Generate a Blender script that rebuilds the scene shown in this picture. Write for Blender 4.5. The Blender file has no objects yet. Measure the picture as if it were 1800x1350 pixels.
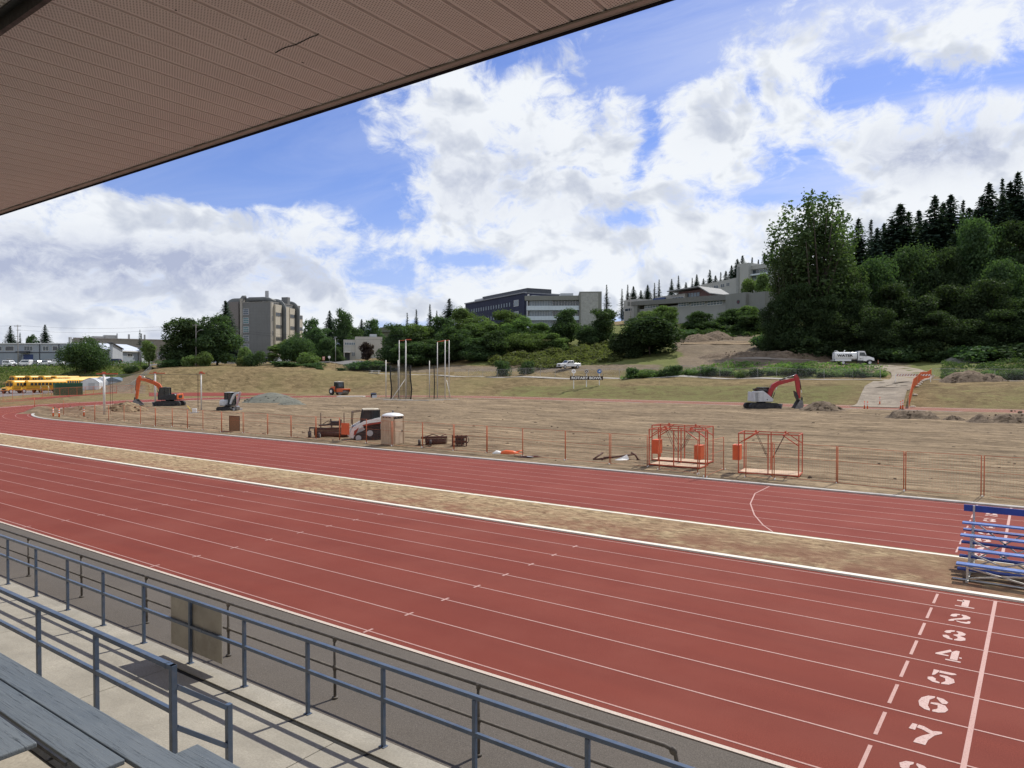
EXPOSURE=0.04; SUN_E=4.4; SKY_S=0.11; SKY_TINT=(.74,.82,1.22,1)
import bpy, bmesh, math, random
import numpy as np
from mathutils import Vector, Matrix
R=math.radians
PI=math.pi
random.seed(7)
S=bpy.context.scene
COL=S.collection
# ---------------------------------------------------------------- measuring: photograph pixel -> place
F_=1271.0; CX_=900.0; CY_=675.0; H_=5.3
YAW=math.atan2(922,F_); PIT=math.atan2(23,F_)
FW=Vector((-math.sin(YAW)*math.cos(PIT),math.cos(YAW)*math.cos(PIT),-math.sin(PIT)))
RT=Vector((math.cos(YAW),math.sin(YAW),0)); UP=RT.cross(FW); CAM=Vector((0,0,H_))
def ray(x,y): return FW+RT*((x-CX_)/F_)-UP*((y-CY_)/F_)
def G(x,y,z=0.0):
    d=ray(x,y); return CAM+d*((z-H_)/d.z)
def D(x,y,dep): return CAM+ray(x,y)*dep
def mpp(dep): return dep/F_
# ---------------------------------------------------------------- mesh builder
class MB:
    def __init__(s): s.v=[]; s.f=[]; s.m=[]; s.s=[]
    def add(s,vs,fs,mi=0,sm=False):
        o=len(s.v); s.v+= [tuple(v) for v in vs]
        for f in fs: s.f.append(tuple(i+o for i in f)); s.m.append(mi); s.s.append(sm)
        return s
    def box(s,c,d,mi=0,rz=0,rx=0,ry=0,tx=1,ty=1):
        M=Matrix.Rotation(rz,3,'Z')@Matrix.Rotation(ry,3,'Y')@Matrix.Rotation(rx,3,'X')
        c=Vector(c); vs=[]
        for k in (-1,1):
            for a,b in ((-1,-1),(1,-1),(1,1),(-1,1)):
                q=(tx,ty) if k>0 else (1,1)
                vs.append(c+M@Vector((a*d[0]/2*q[0],b*d[1]/2*q[1],k*d[2]/2)))
        return s.add(vs,[(3,2,1,0),(4,5,6,7),(0,1,5,4),(1,2,6,5),(2,3,7,6),(3,0,4,7)],mi)
    def bar(s,p,q,w,h=None,mi=0,up=(0,0,1)):
        p=Vector(p);q=Vector(q); h=h or w; d=(q-p)
        if d.length<1e-6: return s
        d.normalize(); u=Vector(up)
        if abs(d.dot(u))>.98: u=Vector((0,1,0)) if abs(d.y)<.9 else Vector((1,0,0))
        a=d.cross(u).normalized(); b=a.cross(d).normalized(); vs=[]
        for e in (p,q):
            for i,j in ((-1,-1),(1,-1),(1,1),(-1,1)): vs.append(e+a*(i*w/2)+b*(j*h/2))
        return s.add(vs,[(3,2,1,0),(4,5,6,7),(0,1,5,4),(1,2,6,5),(2,3,7,6),(3,0,4,7)],mi)
    def tube(s,pts,r,n=8,mi=0,r2=None,cap=True):
        pts=[Vector(p) for p in pts]; N=len(pts); vs=[]; prev=None
        for i,p in enumerate(pts):
            d=(pts[min(i+1,N-1)]-pts[max(i-1,0)]).normalized()
            if prev is None:
                u=Vector((0,0,1)) if abs(d.z)<.95 else Vector((1,0,0)); a=d.cross(u).normalized()
            else: a=(prev-d*prev.dot(d)).normalized()
            prev=a; b=d.cross(a)
            rr=r if r2 is None else r+(r2-r)*i/max(1,N-1)
            if isinstance(r,(list,tuple)): rr=r[i]
            for k in range(n):
                t=2*PI*k/n; vs.append(p+a*(math.cos(t)*rr)+b*(math.sin(t)*rr))
        fs=[(i*n+k,i*n+(k+1)%n,(i+1)*n+(k+1)%n,(i+1)*n+k) for i in range(N-1) for k in range(n)]
        s.add(vs,fs,mi,n>5)
        if cap:
            o=len(s.v)-len(vs); s.f.append(tuple(o+k for k in range(n))[::-1]); s.m.append(mi); s.s.append(False)
            s.f.append(tuple(o+(N-1)*n+k for k in range(n))); s.m.append(mi); s.s.append(False)
        return s
    def cyl(s,p,q,r,n=14,mi=0,r2=None): return s.tube([p,q],r,n,mi,r2)
    def prism(s,poly,p0,ax,ay,ex,mi=0,sm=False):
        """polygon (list of 2-D) in plane p0+ax*u+ay*v, extruded by vector ex"""
        p0=Vector(p0);ax=Vector(ax);ay=Vector(ay);ex=Vector(ex);n=len(poly)
        a=[p0+ax*u+ay*v for u,v in poly]; vs=a+[p+ex for p in a]
        fs=[tuple(range(n))[::-1],tuple(range(n,2*n))]+[(i,(i+1)%n,n+(i+1)%n,n+i) for i in range(n)]
        o=len(s.f); s.add(vs,fs,mi)
        if sm:
            for i in range(o+2,len(s.f)): s.s[i]=True
        return s
    def ell(s,c,r,mi=0,n=12,m=7,noise=0,rz=0):
        c=Vector(c); vs=[];M=Matrix.Rotation(rz,3,'Z')
        for i in range(m+1):
            t=PI*i/m
            for k in range(n):
                p=2*PI*k/n; q=1+(random.uniform(-noise,noise) if noise else 0)
                vs.append(c+M@Vector((r[0]*math.sin(t)*math.cos(p)*q,r[1]*math.sin(t)*math.sin(p)*q,r[2]*math.cos(t)*q)))
        fs=[(i*n+k,(i+1)*n+k,(i+1)*n+(k+1)%n,i*n+(k+1)%n) for i in range(m) for k in range(n)]
        return s.add(vs,fs,mi,True)
    def loft(s,secs,mi=0,cap=True,sm=False,close=True):
        n=len(secs[0]); vs=[p for q in secs for p in q]
        kk=n if close else n-1
        fs=[(i*n+k,i*n+(k+1)%n,(i+1)*n+(k+1)%n,(i+1)*n+k) for i in range(len(secs)-1) for k in range(kk)]
        s.add(vs,fs,mi,sm)
        if cap:
            o=len(s.v)-len(vs)
            for r,sg in ((0,-1),(len(secs)-1,1)):
                s.f.append(tuple(o+r*n+k for k in range(n))[::sg]); s.m.append(mi); s.s.append(False)
        return s
    def quad(s,a,b,c,d,mi=0): return s.add([a,b,c,d],[(0,1,2,3)],mi)
    def build(s,name,mats,parent=None,bevel=0,loc=None,rz=0,fixn=True):
        me=bpy.data.meshes.new(name); me.from_pydata(s.v,[],s.f)
        if not isinstance(mats,(list,tuple)): mats=[mats]
        for m in mats: me.materials.append(m)
        me.polygons.foreach_set('material_index',s.m); me.polygons.foreach_set('use_smooth',s.s)
        if fixn:
            b=bmesh.new(); b.from_mesh(me); bmesh.ops.recalc_face_normals(b,faces=b.faces); b.to_mesh(me); b.free()
        me.update()
        o=bpy.data.objects.new(name,me); COL.objects.link(o)
        if parent is not None: o.parent=parent
        if loc is not None: o.location=loc
        if rz: o.rotation_euler.z=rz
        if bevel:
            bv=o.modifiers.new('edge','BEVEL'); bv.width=bevel; bv.segments=2; bv.limit_method='ANGLE'
        return o
LABELS={}
def tag(o,label,cat,group=None,kind=None):
    o['label']=label; o['category']=cat
    if group: o['group']=group
    if kind: o['kind']=kind
    return o
def thing(name,loc,label,cat,group=None,rz=0):
    o=bpy.data.objects.new(name,None); o.empty_display_size=.3; COL.objects.link(o); o.location=loc; o.rotation_euler.z=rz
    return tag(o,label,cat,group)
def struct(o,label=None,cat=None):
    o['kind']='structure'
    if label: o['label']=label; o['category']=cat or 'ground'
    return o
def copy_tree(o,loc=None,rz=None,label=None,group=None,scale=None,parent=None):
    c=o.copy(); COL.objects.link(c)
    if parent is not None: c.parent=parent
    if loc is not None: c.location=loc
    if rz is not None: c.rotation_euler.z=rz
    if scale is not None: c.scale=scale if hasattr(scale,'__len__') else (scale,)*3
    if label: c['label']=label
    if group: c['group']=group
    for ch in list(o.children): copy_tree(ch,parent=c)
    return c
ORD=['first','second','third','fourth','fifth','sixth','seventh','eighth','ninth','tenth','eleventh','twelfth','thirteenth','fourteenth','fifteenth','sixteenth','seventeenth','eighteenth','nineteenth','twentieth','twenty-first','twenty-second','twenty-third','twenty-fourth','twenty-fifth','twenty-sixth','twenty-seventh','twenty-eighth','twenty-ninth','thirtieth','thirty-first','thirty-second','thirty-third','thirty-fourth','thirty-fifth','thirty-sixth']
# ---------------------------------------------------------------- materials
class NT:
    def __init__(s,m): s.t=m.node_tree; s.n=s.t.nodes; s.l=s.t.links
    def node(s,t,**k):
        x=s.n.new(t)
        for a,b in k.items():
            if a=='ins':
                for i,v in b.items(): s.put(x,i,v)
            else: setattr(x,a,b)
        return x
    def put(s,x,i,v):
        if isinstance(v,bpy.types.NodeSocket): s.l.new(v,x.inputs[i])
        elif v is not None: x.inputs[i].default_value=v
    def math(s,op,a,b=None,c=None,clamp=False):
        x=s.n.new('ShaderNodeMath'); x.operation=op; x.use_clamp=clamp
        for i,v in enumerate((a,b,c)): s.put(x,i,v)
        return x.outputs[0]
    def vmath(s,op,a,b=None):
        x=s.n.new('ShaderNodeVectorMath'); x.operation=op
        s.put(x,0,a); s.put(x,1,b); return x.outputs[0]
    def noise(s,vec,scale,detail=4,rough=.55,dist=0,lac=2.0):
        x=s.node('ShaderNodeTexNoise',ins={'Vector':vec,'Scale':scale,'Detail':detail,'Roughness':rough,'Distortion':dist,'Lacunarity':lac}); return x.outputs['Fac']
    def mix(s,fac,a,b,bt='MIX'):
        x=s.n.new('ShaderNodeMix'); x.data_type='RGBA'; x.blend_type=bt
        s.put(x,0,fac); s.put(x,6,a); s.put(x,7,b); return x.outputs[2]
    def map(s,v,a,b,c=0,d=1,smooth=False):
        x=s.n.new('ShaderNodeMapRange'); x.interpolation_type='SMOOTHSTEP' if smooth else 'LINEAR'
        s.put(x,0,v); s.put(x,1,a); s.put(x,2,b); s.put(x,3,c); s.put(x,4,d); return x.outputs[0]
    def scalev(s,v,sc,rz=0):
        x=s.n.new('ShaderNodeMapping'); s.put(x,'Vector',v); x.inputs['Scale'].default_value=sc; x.inputs['Rotation'].default_value=(0,0,rz); return x.outputs[0]
def c4(c): return (c[0],c[1],c[2],1)
def newmat(name):
    m=bpy.data.materials.new(name); m.use_nodes=True
    n=NT(m); bs=m.node_tree.nodes['Principled BSDF']; co=n.node('ShaderNodeTexCoord').outputs['Object']
    return m,n,bs,co
def bump(n,bs,h,st,dist=.02):
    b=n.node('ShaderNodeBump',ins={'Height':h,'Strength':st,'Distance':dist}); n.l.new(b.outputs[0],bs.inputs['Normal'])
MATS={}
def mat(name,col,rough=.6,metal=0,var=.18,scale=2.0,bmp=0,bscale=30,spec=.4,dirt=None,dirtamt=.35,dscale=1.5):
    if name in MATS: return MATS[name]
    m,n,bs,co=newmat(name)
    f=n.noise(co,scale,5,.6)
    lo=[c*(1-var) for c in col]; hi=[min(1,c*(1+var)) for c in col]
    k=n.mix(n.map(f,.3,.7),c4(lo),c4(hi))
    if dirt:
        d=n.noise(co,dscale,6,.65,.6)
        k=n.mix(n.map(d,.5,.72,0,dirtamt),k,c4(dirt))
    n.l.new(k,bs.inputs['Base Color'])
    bs.inputs['Metallic'].default_value=metal; bs.inputs['Specular IOR Level'].default_value=spec
    n.l.new(n.map(n.noise(co,scale*3,3),.3,.7,max(.03,rough-.1),min(1,rough+.1)),bs.inputs['Roughness'])
    if bmp: bump(n,bs,n.noise(co,bscale,4,.6),bmp,.01)
    MATS[name]=m; return m
def glass(name,col=(.02,.03,.035),rough=.06):
    return mat(name,col,rough,0,.3,.7,spec=.8)
# ---------------------------------------------------------------- camera
cd=bpy.data.cameras.new('camera'); cam=bpy.data.objects.new('camera',cd); COL.objects.link(cam)
cam.location=CAM; cam.rotation_euler=(PI/2-PIT,0,YAW)
cd.sensor_width=36; cd.lens=F_/1800*36; cd.clip_start=.05; cd.clip_end=9000
S.camera=cam
S.view_settings.view_transform='Standard'; S.view_settings.look='None'; S.view_settings.exposure=EXPOSURE; S.view_settings.gamma=1
# ---------------------------------------------------------------- sun + sky
SUN_EL=R(51); SUN_AZ=R(11)      # azimuth measured from +Y towards +X
sd=bpy.data.lights.new('sun','SUN'); sd.energy=SUN_E; sd.angle=R(.53); sd.color=(1,.95,.86)
so=bpy.data.objects.new('sun',sd); COL.objects.link(so)
sdir=Vector((math.sin(SUN_AZ)*math.cos(SUN_EL),math.cos(SUN_AZ)*math.cos(SUN_EL),math.sin(SUN_EL)))
so.rotation_euler=sdir.to_track_quat('Z','Y').to_euler(); so.location=(0,60,80)
W=bpy.data.worlds.new('World'); S.world=W; W.use_nodes=True
wt=NT(W); bg=W.node_tree.nodes['Background']
sky=wt.node('ShaderNodeTexSky',sky_type='NISHITA',sun_disc=False,sun_elevation=SUN_EL,sun_rotation=SUN_AZ,air_density=1.0,dust_density=.4,ozone_density=2.2,altitude=0)
tc=wt.node('ShaderNodeTexCoord'); dv=tc.outputs['Generated']
sx=wt.node('ShaderNodeSeparateXYZ',ins={0:dv}); X,Y,Z=sx.outputs
az=wt.math('ARCTAN2',X,Y)                # 0 at +Y, + to +X
el=wt.math('ARCSINE',Z)
# cloud layer coordinates: a slab overhead seen in perspective
den=wt.math('ADD',wt.math('MAXIMUM',Z,0.0),.10)
cb=wt.node('ShaderNodeCombineXYZ',ins={0:wt.math('DIVIDE',X,den),1:wt.math('DIVIDE',Y,den),2:0.0}).outputs[0]
# direction-space coordinates: keeps billows round when low on the horizon
cd2=wt.node('ShaderNodeCombineXYZ',ins={0:wt.math('MULTIPLY',az,1.0),1:wt.math('MULTIPLY',el,1.35),2:0.0}).outputs[0]
warp=wt.node('ShaderNodeTexNoise',ins={'Vector':cd2,'Scale':5.0,'Detail':3.0,'Roughness':.55}).outputs['Color']
wv=wt.vmath('SCALE',wt.vmath('SUBTRACT',warp,(.5,.5,.5)),None); wv.node.inputs['Scale'].default_value=.10
cw=wt.vmath('ADD',cd2,wv)
def blobs(lst):
    acc=None
    for (px,py,wx,wy,amp) in lst:
        d=ray(px,py).normalized(); a=math.atan2(d.x,d.y); e=math.asin(d.z)
        sa=wx/F_*1.0; se=wy/F_
        u=wt.math('MULTIPLY',wt.math('SUBTRACT',wt.WA,a),1/sa); v=wt.math('MULTIPLY',wt.math('SUBTRACT',wt.WE,e),1/se)
        q=wt.math('ADD',wt.math('MULTIPLY',u,u),wt.math('MULTIPLY',v,v))
        g=wt.math('MULTIPLY',wt.math('EXPONENT',wt.math('MULTIPLY',q,-1.0)),amp)
        acc=g if acc is None else wt.math('ADD',acc,g)
    return acc
sw=wt.node('ShaderNodeSeparateXYZ',ins={0:cw}); wt.WA=sw.outputs[0]; wt.WE=wt.math('MULTIPLY',sw.outputs[1],1/1.35)
GAPS=[(1560,150,90,36,.5),(1720,165,80,22,.45),(880,120,20,30,.2),(1145,175,16,45,.35),(1330,140,14,30,.25),(560,260,150,70,.8),(470,330,130,50,.5),(700,480,110,28,.6),(820,450,70,22,.5),(1100,120,90,45,.6),(1230,90,70,40,.4),(1140,300,20,40,.42),(1160,250,22,36,.36),(1250,335,40,18,.2),(1060,310,25,14,.4),(1400,335,90,26,.55),(1310,360,90,20,.5),(1100,395,60,16,.4),(640,370,60,60,.5),(960,140,30,30,.2),(1500,100,60,60,.4),(1350,250,26,50,.3),(700,395,40,20,.3),(1010,300,24,12,.5),(330,310,120,26,.3),(640,520,60,14,.3),(1420,290,40,50,.4)]
CUM=[(800,210,150,95,1.1),(760,300,170,80,.9),(890,300,190,85,1.0),(960,170,90,60,.8),(1070,190,60,60,.8),(1075,250,85,90,.8),(1060,360,100,60,.75),
     (1215,210,60,90,.95),(1215,300,90,60,.85),(1295,180,60,100,.85),(1310,270,50,50,.5),(1390,110,65,65,.55),(1420,190,55,50,.6),(1450,210,85,55,.8),(1640,250,165,80,1.15),(1560,290,110,50,.75),
     (1000,430,130,50,.8),(1300,460,260,60,.9),(1500,330,150,60,.7),(700,545,260,28,.8),(960,515,240,30,.8),(1150,440,260,45,1.0),(1330,400,150,45,.8),(1600,345,190,40,1.0),(1790,300,60,40,.8),(900,480,180,40,.8),(1100,480,300,40,.8),
     (130,420,330,75,1.1),(420,400,190,60,.95),(560,420,100,40,.7),(260,500,360,60,1.0),(520,490,170,35,.6),(60,570,260,45,.75),(250,560,260,40,.7),(560,545,260,30,.8),(760,525,180,28,.6),(640,480,120,18,.35),
     (700,400,60,22,.45),(780,415,60,25,.5),(1720,50,190,80,.75),(1600,110,140,40,.5),(1480,40,120,40,.3),(100,345,130,35,.5)]
cov=wt.math('MULTIPLY',blobs(CUM),1.05)
cov=wt.math('SUBTRACT',wt.math('MINIMUM',cov,1.15),wt.math('MULTIPLY',wt.math('MINIMUM',blobs(GAPS),1.0),1.6))
n1=wt.noise(cw,12.0,10,.60,.15); n2=wt.noise(cw,34.0,8,.66,.4)
fine=wt.math('ADD',wt.math('MULTIPLY',wt.math('SUBTRACT',n1,.5),2.3),wt.math('MULTIPLY',wt.math('SUBTRACT',n2,.5),1.7))
# unseen cloud cover outside the frame, thickened to brighten the fill light
gen=wt.math('MULTIPLY',wt.map(wt.noise(cb,.55,6,.6),.36,.56),wt.map(wt.math('ABSOLUTE',wt.math('ADD',az,.63)),.75,1.1))
dens_raw=wt.math('ADD',wt.math('ADD',cov,fine),wt.math('MULTIPLY',gen,1.2))
dens=wt.map(dens_raw,.20,1.05,0,1,True)
thick=wt.map(dens_raw,.55,1.75,0,1)
# self shading: compare with the cloud a little nearer the sun (up and to the right)
l0=wt.noise(cw,10.0,4,.52,.15); l1=wt.noise(wt.vmath('ADD',cw,(.016,.034,0)),10.0,4,.52,.15)
lit=wt.map(wt.math('ADD',wt.math('SUBTRACT',l0,l1),wt.math('MULTIPLY',wt.math('SUBTRACT',n1,.5),.12)),-.16,.10,0,1,True)
# broad grey undersides
DK=[(1650,262,100,36,1.6),(250,470,330,40,1.05),(100,440,250,35,.5),(60,500,300,40,.5),(450,440,160,40,.45),(860,330,150,50,.5),(900,260,60,40,.4),(760,250,50,50,.35),(1235,205,35,40,.35),(1075,215,40,40,.3),(1060,370,70,40,.3),(250,600,400,30,.4)]
dk=blobs(DK)
grey=wt.math('MULTIPLY',dk,thick,clamp=True)
cl_hi=(7.9,8.2,8.6,1); cl_mid=(4.5,4.95,5.95,1); cl_dk=(4.0,4.45,5.9,1)
cc=wt.mix(wt.math('ADD',wt.math('MULTIPLY',lit,.95),wt.math('MULTIPLY',wt.map(thick,0,1,.6,0),1.0),clamp=True),cl_mid,cl_hi)
cc=wt.mix(grey,cc,cl_dk)
# cirrus veil
ci=wt.noise(wt.scalev(cb,(.9,2.6,1),R(-38)),.75,8,.62,.9)
veil=wt.math('MULTIPLY',wt.map(ci,.36,.66,.10,.85,True),wt.map(el,.12,.3,.35,1))
rightv=wt.map(az,-.55,-.1,.25,1)
veil=wt.math('MULTIPLY',veil,rightv)
skyc=wt.mix(1.0,sky.outputs[0],SKY_TINT,'MULTIPLY')
low=wt.map(el,0.0,.30,.62,0,True)
s1=wt.mix(low,skyc,(4.6,5.4,8.0,1))
s2=wt.mix(veil,s1,(6.0,6.6,8.4,1))
s3=wt.mix(dens,s2,cc)
wt.l.new(s3,bg.inputs[0]); bg.inputs[1].default_value=SKY_S
W.cycles.sampling_method='MANUAL'; W.cycles.sample_map_resolution=1024
from mathutils import noise as mnoise
# ---------------------------------------------------------------- ground materials
def mat_track(name,base):
    m,n,bs,co=newmat(name)
    g1=n.noise(co,60,3,.8); g2=n.noise(n.scalev(co,(.12,.9,1)),.9,5,.6,.4); g3=n.noise(co,.35,5,.6)
    k=n.mix(n.map(g1,.3,.7),c4([c*.50 for c in base]),c4([min(1,c*1.50) for c in base]))
    k=n.mix(n.map(g2,.35,.7,0,.5),k,c4((base[0]*.82,base[1]*.85,base[2]*.9)))
    k=n.mix(n.map(n.noise(n.scalev(co,(.02,1.0,1)),.85,3,.5),.45,.62,0,.30),k,c4((base[0]*.74,base[1]*.78,base[2]*.85))); k=n.mix(n.map(g3,.42,.68,0,.6),k,c4((base[0]*1.12,base[1]*1.35,base[2]*1.4)))
    st=n.noise(co,1.7,8,.75,1.2); k=n.mix(n.map(st,.68,.78,0,.35),k,c4((base[0]*.6,base[1]*.6,base[2]*.6)))
    sp=n.node('ShaderNodeSeparateXYZ',ins={0:co}); dd=n.math('MULTIPLY',n.map(sp.outputs[1],98,112,0,.5),n.map(g3,.3,.6,.5,1)); k=n.mix(dd,k,c4((.26,.185,.125)))
    n.l.new(k,bs.inputs['Base Color']); bs.inputs['Roughness'].default_value=.9; bs.inputs['Specular IOR Level'].default_value=.12
    bump(n,bs,g1,.35,.004); return m
def mat_paint(name,col,under,wear=.45):
    m,n,bs,co=newmat(name)
    w=n.noise(co,38,4,.75); w2=n.noise(co,1.3,4,.6)
    k=n.mix(n.map(n.math('ADD',w,n.math('MULTIPLY',n.math('SUBTRACT',w2,.5),.3)),.5,.72,0,wear),c4(col),c4(under))
    n.l.new(k,bs.inputs['Base Color']); bs.inputs['Roughness'].default_value=.7; return m
def mat_soil(name,a,b,c,stretch=(.12,1.4,1),rz=0,bm=.6,fs=2.2):
    m,n,bs,co=newmat(name)
    v=n.scalev(co,stretch,rz)
    s1=n.noise(v,1.0,8,.68,.8); s2=n.noise(co,.09,4,.6); s3=n.noise(co,fs,9,.7,.5); s4=n.noise(n.scalev(co,(.05,2.0,1),rz+.05),1.6,6,.7,.3)
    k=n.mix(n.map(s1,.40,.60),c4(a),c4(b)); k=n.mix(n.map(s2,.4,.62,0,.5),k,c4(c))
    k=n.mix(n.map(s3,.5,.72,0,.65),k,c4([x*.55 for x in a])); big=n.noise(n.scalev(co,(.05,.22,1),rz),1.0,6,.7,.8); k=n.mix(n.map(big,.50,.68,0,.55),k,c4([x*.75 for x in a])); k=n.mix(n.map(big,.28,.42,.5,0),k,c4([min(1,x*1.12) for x in b])); k=n.mix(n.map(s4,.53,.64,0,.7),k,c4([x*.62 for x in a]))
    k=n.mix(n.map(s4,.28,.42,.5,0),k,c4([min(1,x*1.18) for x in b]))
    wv=n.node('ShaderNodeTexWave',wave_type='BANDS',bands_direction='Y',ins={'Vector':n.scalev(co,(.06,1,1),rz+.03),'Scale':.55,'Distortion':3.5,'Detail':3.0,'Detail Scale':1.2}).outputs['Fac']
    rutm=n.map(n.noise(n.scalev(co,(.04,.10,1)),1.0,4,.6),.47,.60); rut=n.math('MULTIPLY',n.map(wv,.72,.92),n.math('MULTIPLY',rutm,n.map(s3,.3,.55)))
    if stretch[0]<.3: k=n.mix(n.math('MULTIPLY',rut,.8),k,c4([x*.5 for x in a]))
    n.l.new(k,bs.inputs['Base Color']); bs.inputs['Roughness'].default_value=.95; bs.inputs['Specular IOR Level'].default_value=.15
    h=n.math('ADD',n.math('MULTIPLY',s1,.6),n.math('ADD',n.math('MULTIPLY',s3,.6),n.math('MULTIPLY',s4,-.5)))
    bump(n,bs,h,bm,.2); return m
RED=(.190,.046,.032)
M_TRK=mat_track('red_track_rubber',RED)
M_TRK2=mat_track('pinker_red_track_rubber',(.205,.048,.035))
M_LINE=mat_paint('worn_lane_paint',(.46,.27,.23),(.27,.085,.065),.8)
M_KERB=mat_paint('white_kerb_paint',(.72,.68,.58),(.45,.40,.33),.4)
M_DIRT=mat_soil('infield_dirt',(.125,.088,.052),(.385,.288,.178),(.200,.148,.094),(.17,1.9,1),.03,1.0,1.6)
M_DARKDIRT=mat_soil('dark_spoil',(.115,.085,.060),(.235,.18,.128),(.17,.13,.092),(1,1,1),0,.9,3.5)
M_LIGHTDIRT=mat_soil('pale_gravel',(.25,.21,.165),(.38,.325,.255),(.31,.265,.21),(.5,.8,1),.5,.7,6)
M_GRAVEL=mat_soil('grey_green_gravel',(.145,.147,.122),(.215,.217,.180),(.175,.176,.15),(1,1,1),0,.6,9)
def mat_drygrass(name):
    m,n,bs,co=newmat(name)
    a=n.noise(n.scalev(co,(1,2.2,1)),2.1,8,.7,.7); b=n.noise(co,.3,4,.6); f=n.noise(n.scalev(co,(3.0,14,1),.15),1.0,5,.75,.6); r=n.noise(co,.8,8,.7)
    k=n.mix(n.map(a,.40,.60),c4((.105,.066,.034)),c4((.46,.345,.20)))
    k=n.mix(n.map(f,.4,.75,0,.6),k,c4((.52,.42,.26)))
    k=n.mix(n.map(b,.45,.7,0,.5),k,c4((.23,.15,.085)))
    # red rubber crumb trodden into the near, right-hand margin
    sp=n.node('ShaderNodeSeparateXYZ',ins={0:co}); yy=sp.outputs[1]; xx=sp.outputs[0]
    w=n.math('MULTIPLY',n.map(yy,20.3,23.4,1,0.1),n.map(xx,-45,-10,.6,1))
    w=n.math('MULTIPLY',w,n.map(r,.38,.58)); k=n.mix(n.math('MULTIPLY',w,.9),k,c4((.19,.062,.042)))
    w2=n.math('MULTIPLY',n.map(xx,-16,-3,0,1),n.map(r,.35,.65,.2,.95)); k=n.mix(n.math('MULTIPLY',w2,.8),k,c4((.17,.095,.06)))
    n.l.new(k,bs.inputs['Base Color']); bs.inputs['Roughness'].default_value=.95; bs.inputs['Specular IOR Level'].default_value=.1
    bump(n,bs,n.math('ADD',a,f),.7,.05); return m
M_DRY=mat_drygrass('dry_grass')
def mat_asphalt(name,col):
    m,n,bs,co=newmat(name)
    g=n.noise(co,48,4,.8); p=n.noise(co,.5,6,.65,.5); sp=n.noise(co,70,2,.6)
    k=n.mix(n.map(g,.3,.7),c4([c*.5 for c in col]),c4([c*1.5 for c in col])); k=n.mix(n.map(p,.4,.7,0,.4),k,c4([c*1.35 for c in col]))
    k=n.mix(n.map(sp,.68,.74,0,.7),k,c4((.42,.40,.37)))
    st=n.noise(n.scalev(co,(.4,1.5,1)),1.1,7,.7,1.0); k=n.mix(n.map(st,.62,.74,0,.5),k,c4([c*.55 for c in col]))
    n.l.new(k,bs.inputs['Base Color']); bs.inputs['Roughness'].default_value=.9; bs.inputs['Specular IOR Level'].default_value=.2
    bump(n,bs,g,.4,.006); return m
M_ASPH=mat_asphalt('old_asphalt',(.112,.098,.083))
M_ROAD=mat_asphalt('road_asphalt',(.16,.155,.15))
def mat_conc(name,col,sc=1):
    m,n,bs,co=newmat(name)
    g=n.noise(co,36*sc,5,.75); p=n.noise(co,.9,6,.65,.6); q=n.noise(co,5,6,.7)
    k=n.mix(n.map(p,.3,.7),c4([c*.72 for c in col]),c4([c*1.12 for c in col])); k=n.mix(n.map(g,.38,.66,0,.62),k,c4([c*.52 for c in col])); k=n.mix(n.map(n.noise(n.scalev(co,(.6,2.0,1)),1.6,8,.75,1.2),.55,.72,0,.55),k,c4([col[0]*.55,col[1]*.55,col[2]*.58]))
    k=n.mix(n.map(q,.52,.72,0,.5),k,c4([c*.62 for c in col]))
    n.l.new(k,bs.inputs['Base Color']); bs.inputs['Roughness'].default_value=.88; bs.inputs['Specular IOR Level'].default_value=.25
    bump(n,bs,g,.3,.005); return m
M_CONC=mat_conc('weathered_concrete',(.41,.38,.315))
# ---------------------------------------------------------------- terrain (heights measured from the photograph)
CTR=[]   # control points x,y,z
def cp(px,py,dep): p=D(px,py,dep); CTR.append((p.x,p.y,p.z))
def cz(x,y,z): CTR.append((x,y,z))
for x in (-100,-80,-60,-40,-20,0,25,60): cz(x,123,0); cz(x,121,0)
for x in (-60,-30,0,30,60,-90,-120,-150): cz(x,60,0)
for px,py,dp in [(600,690,177),(520,689,182),(450,688.5,184),(380,688,186),(300,688,187)]: q=G(px,py); cz(q.x,q.y,0)
for px,py,dp in [(265,650,212),(300,648,208),(350,646,207),(400,646.5,205),(450,647,203),(500,648,200),(550,651,196),(600,653.5,193),(640,656,190),(700,658,187),(750,659.5,183),(830,662.5,175),(900,664,168),(1030,666,158),(1120,666,151),(1200,667,145),(1300,667.5,138),(1400,668.5,131),(1500,669,125),(1570,669.5,122),(1620,669,119),(1700,671,115),(1800,672.5,110),(1900,674,106),(2050,675,98)]:
    cp(px,py,dp); p=CTR[-1]; v=Vector((p[0],p[1],0)).normalized(); 
    cz(p[0]+v.x*7,p[1]+v.y*7,p[2]+.15)
# bus yard and green bank at far left
for px,py in [(0,690),(60,688),(120,687),(180,686),(220,688),(-80,690),(0,683),(120,681),(-200,690),(-80,682)]: q=G(px,py); cz(q.x,q.y,0)
for px,py in [(0,680),(60,680),(120,680),(-100,680),(170,681)]: q=G(px,py); cz(q.x,q.y,0)
for px,py,dp in [(-100,661,248),(0,661,246),(60,661,245),(120,660,242),(180,662,232),(225,663,218)]: cp(px,py,dp)
for px,py,dp in [(-100,646,260),(0,646,258),(60,646,257),(120,645,255),(180,645,248),(240,646,236),(300,643,228),(360,643,226),(440,642,226),(520,642,226),(580,641,224),(640,645,215)]: cp(px,py,dp)
for px,py,dp in [(-300,641,300),(0,641,290),(100,641,290),(200,641,290),(300,639,280),(400,639,270),(500,638,270),(600,634,268),(560,636,250),(640,632,262),(480,638,320),(200,640,350),(0,640,350),(700,625,262)]: cp(px,py,dp)
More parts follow.
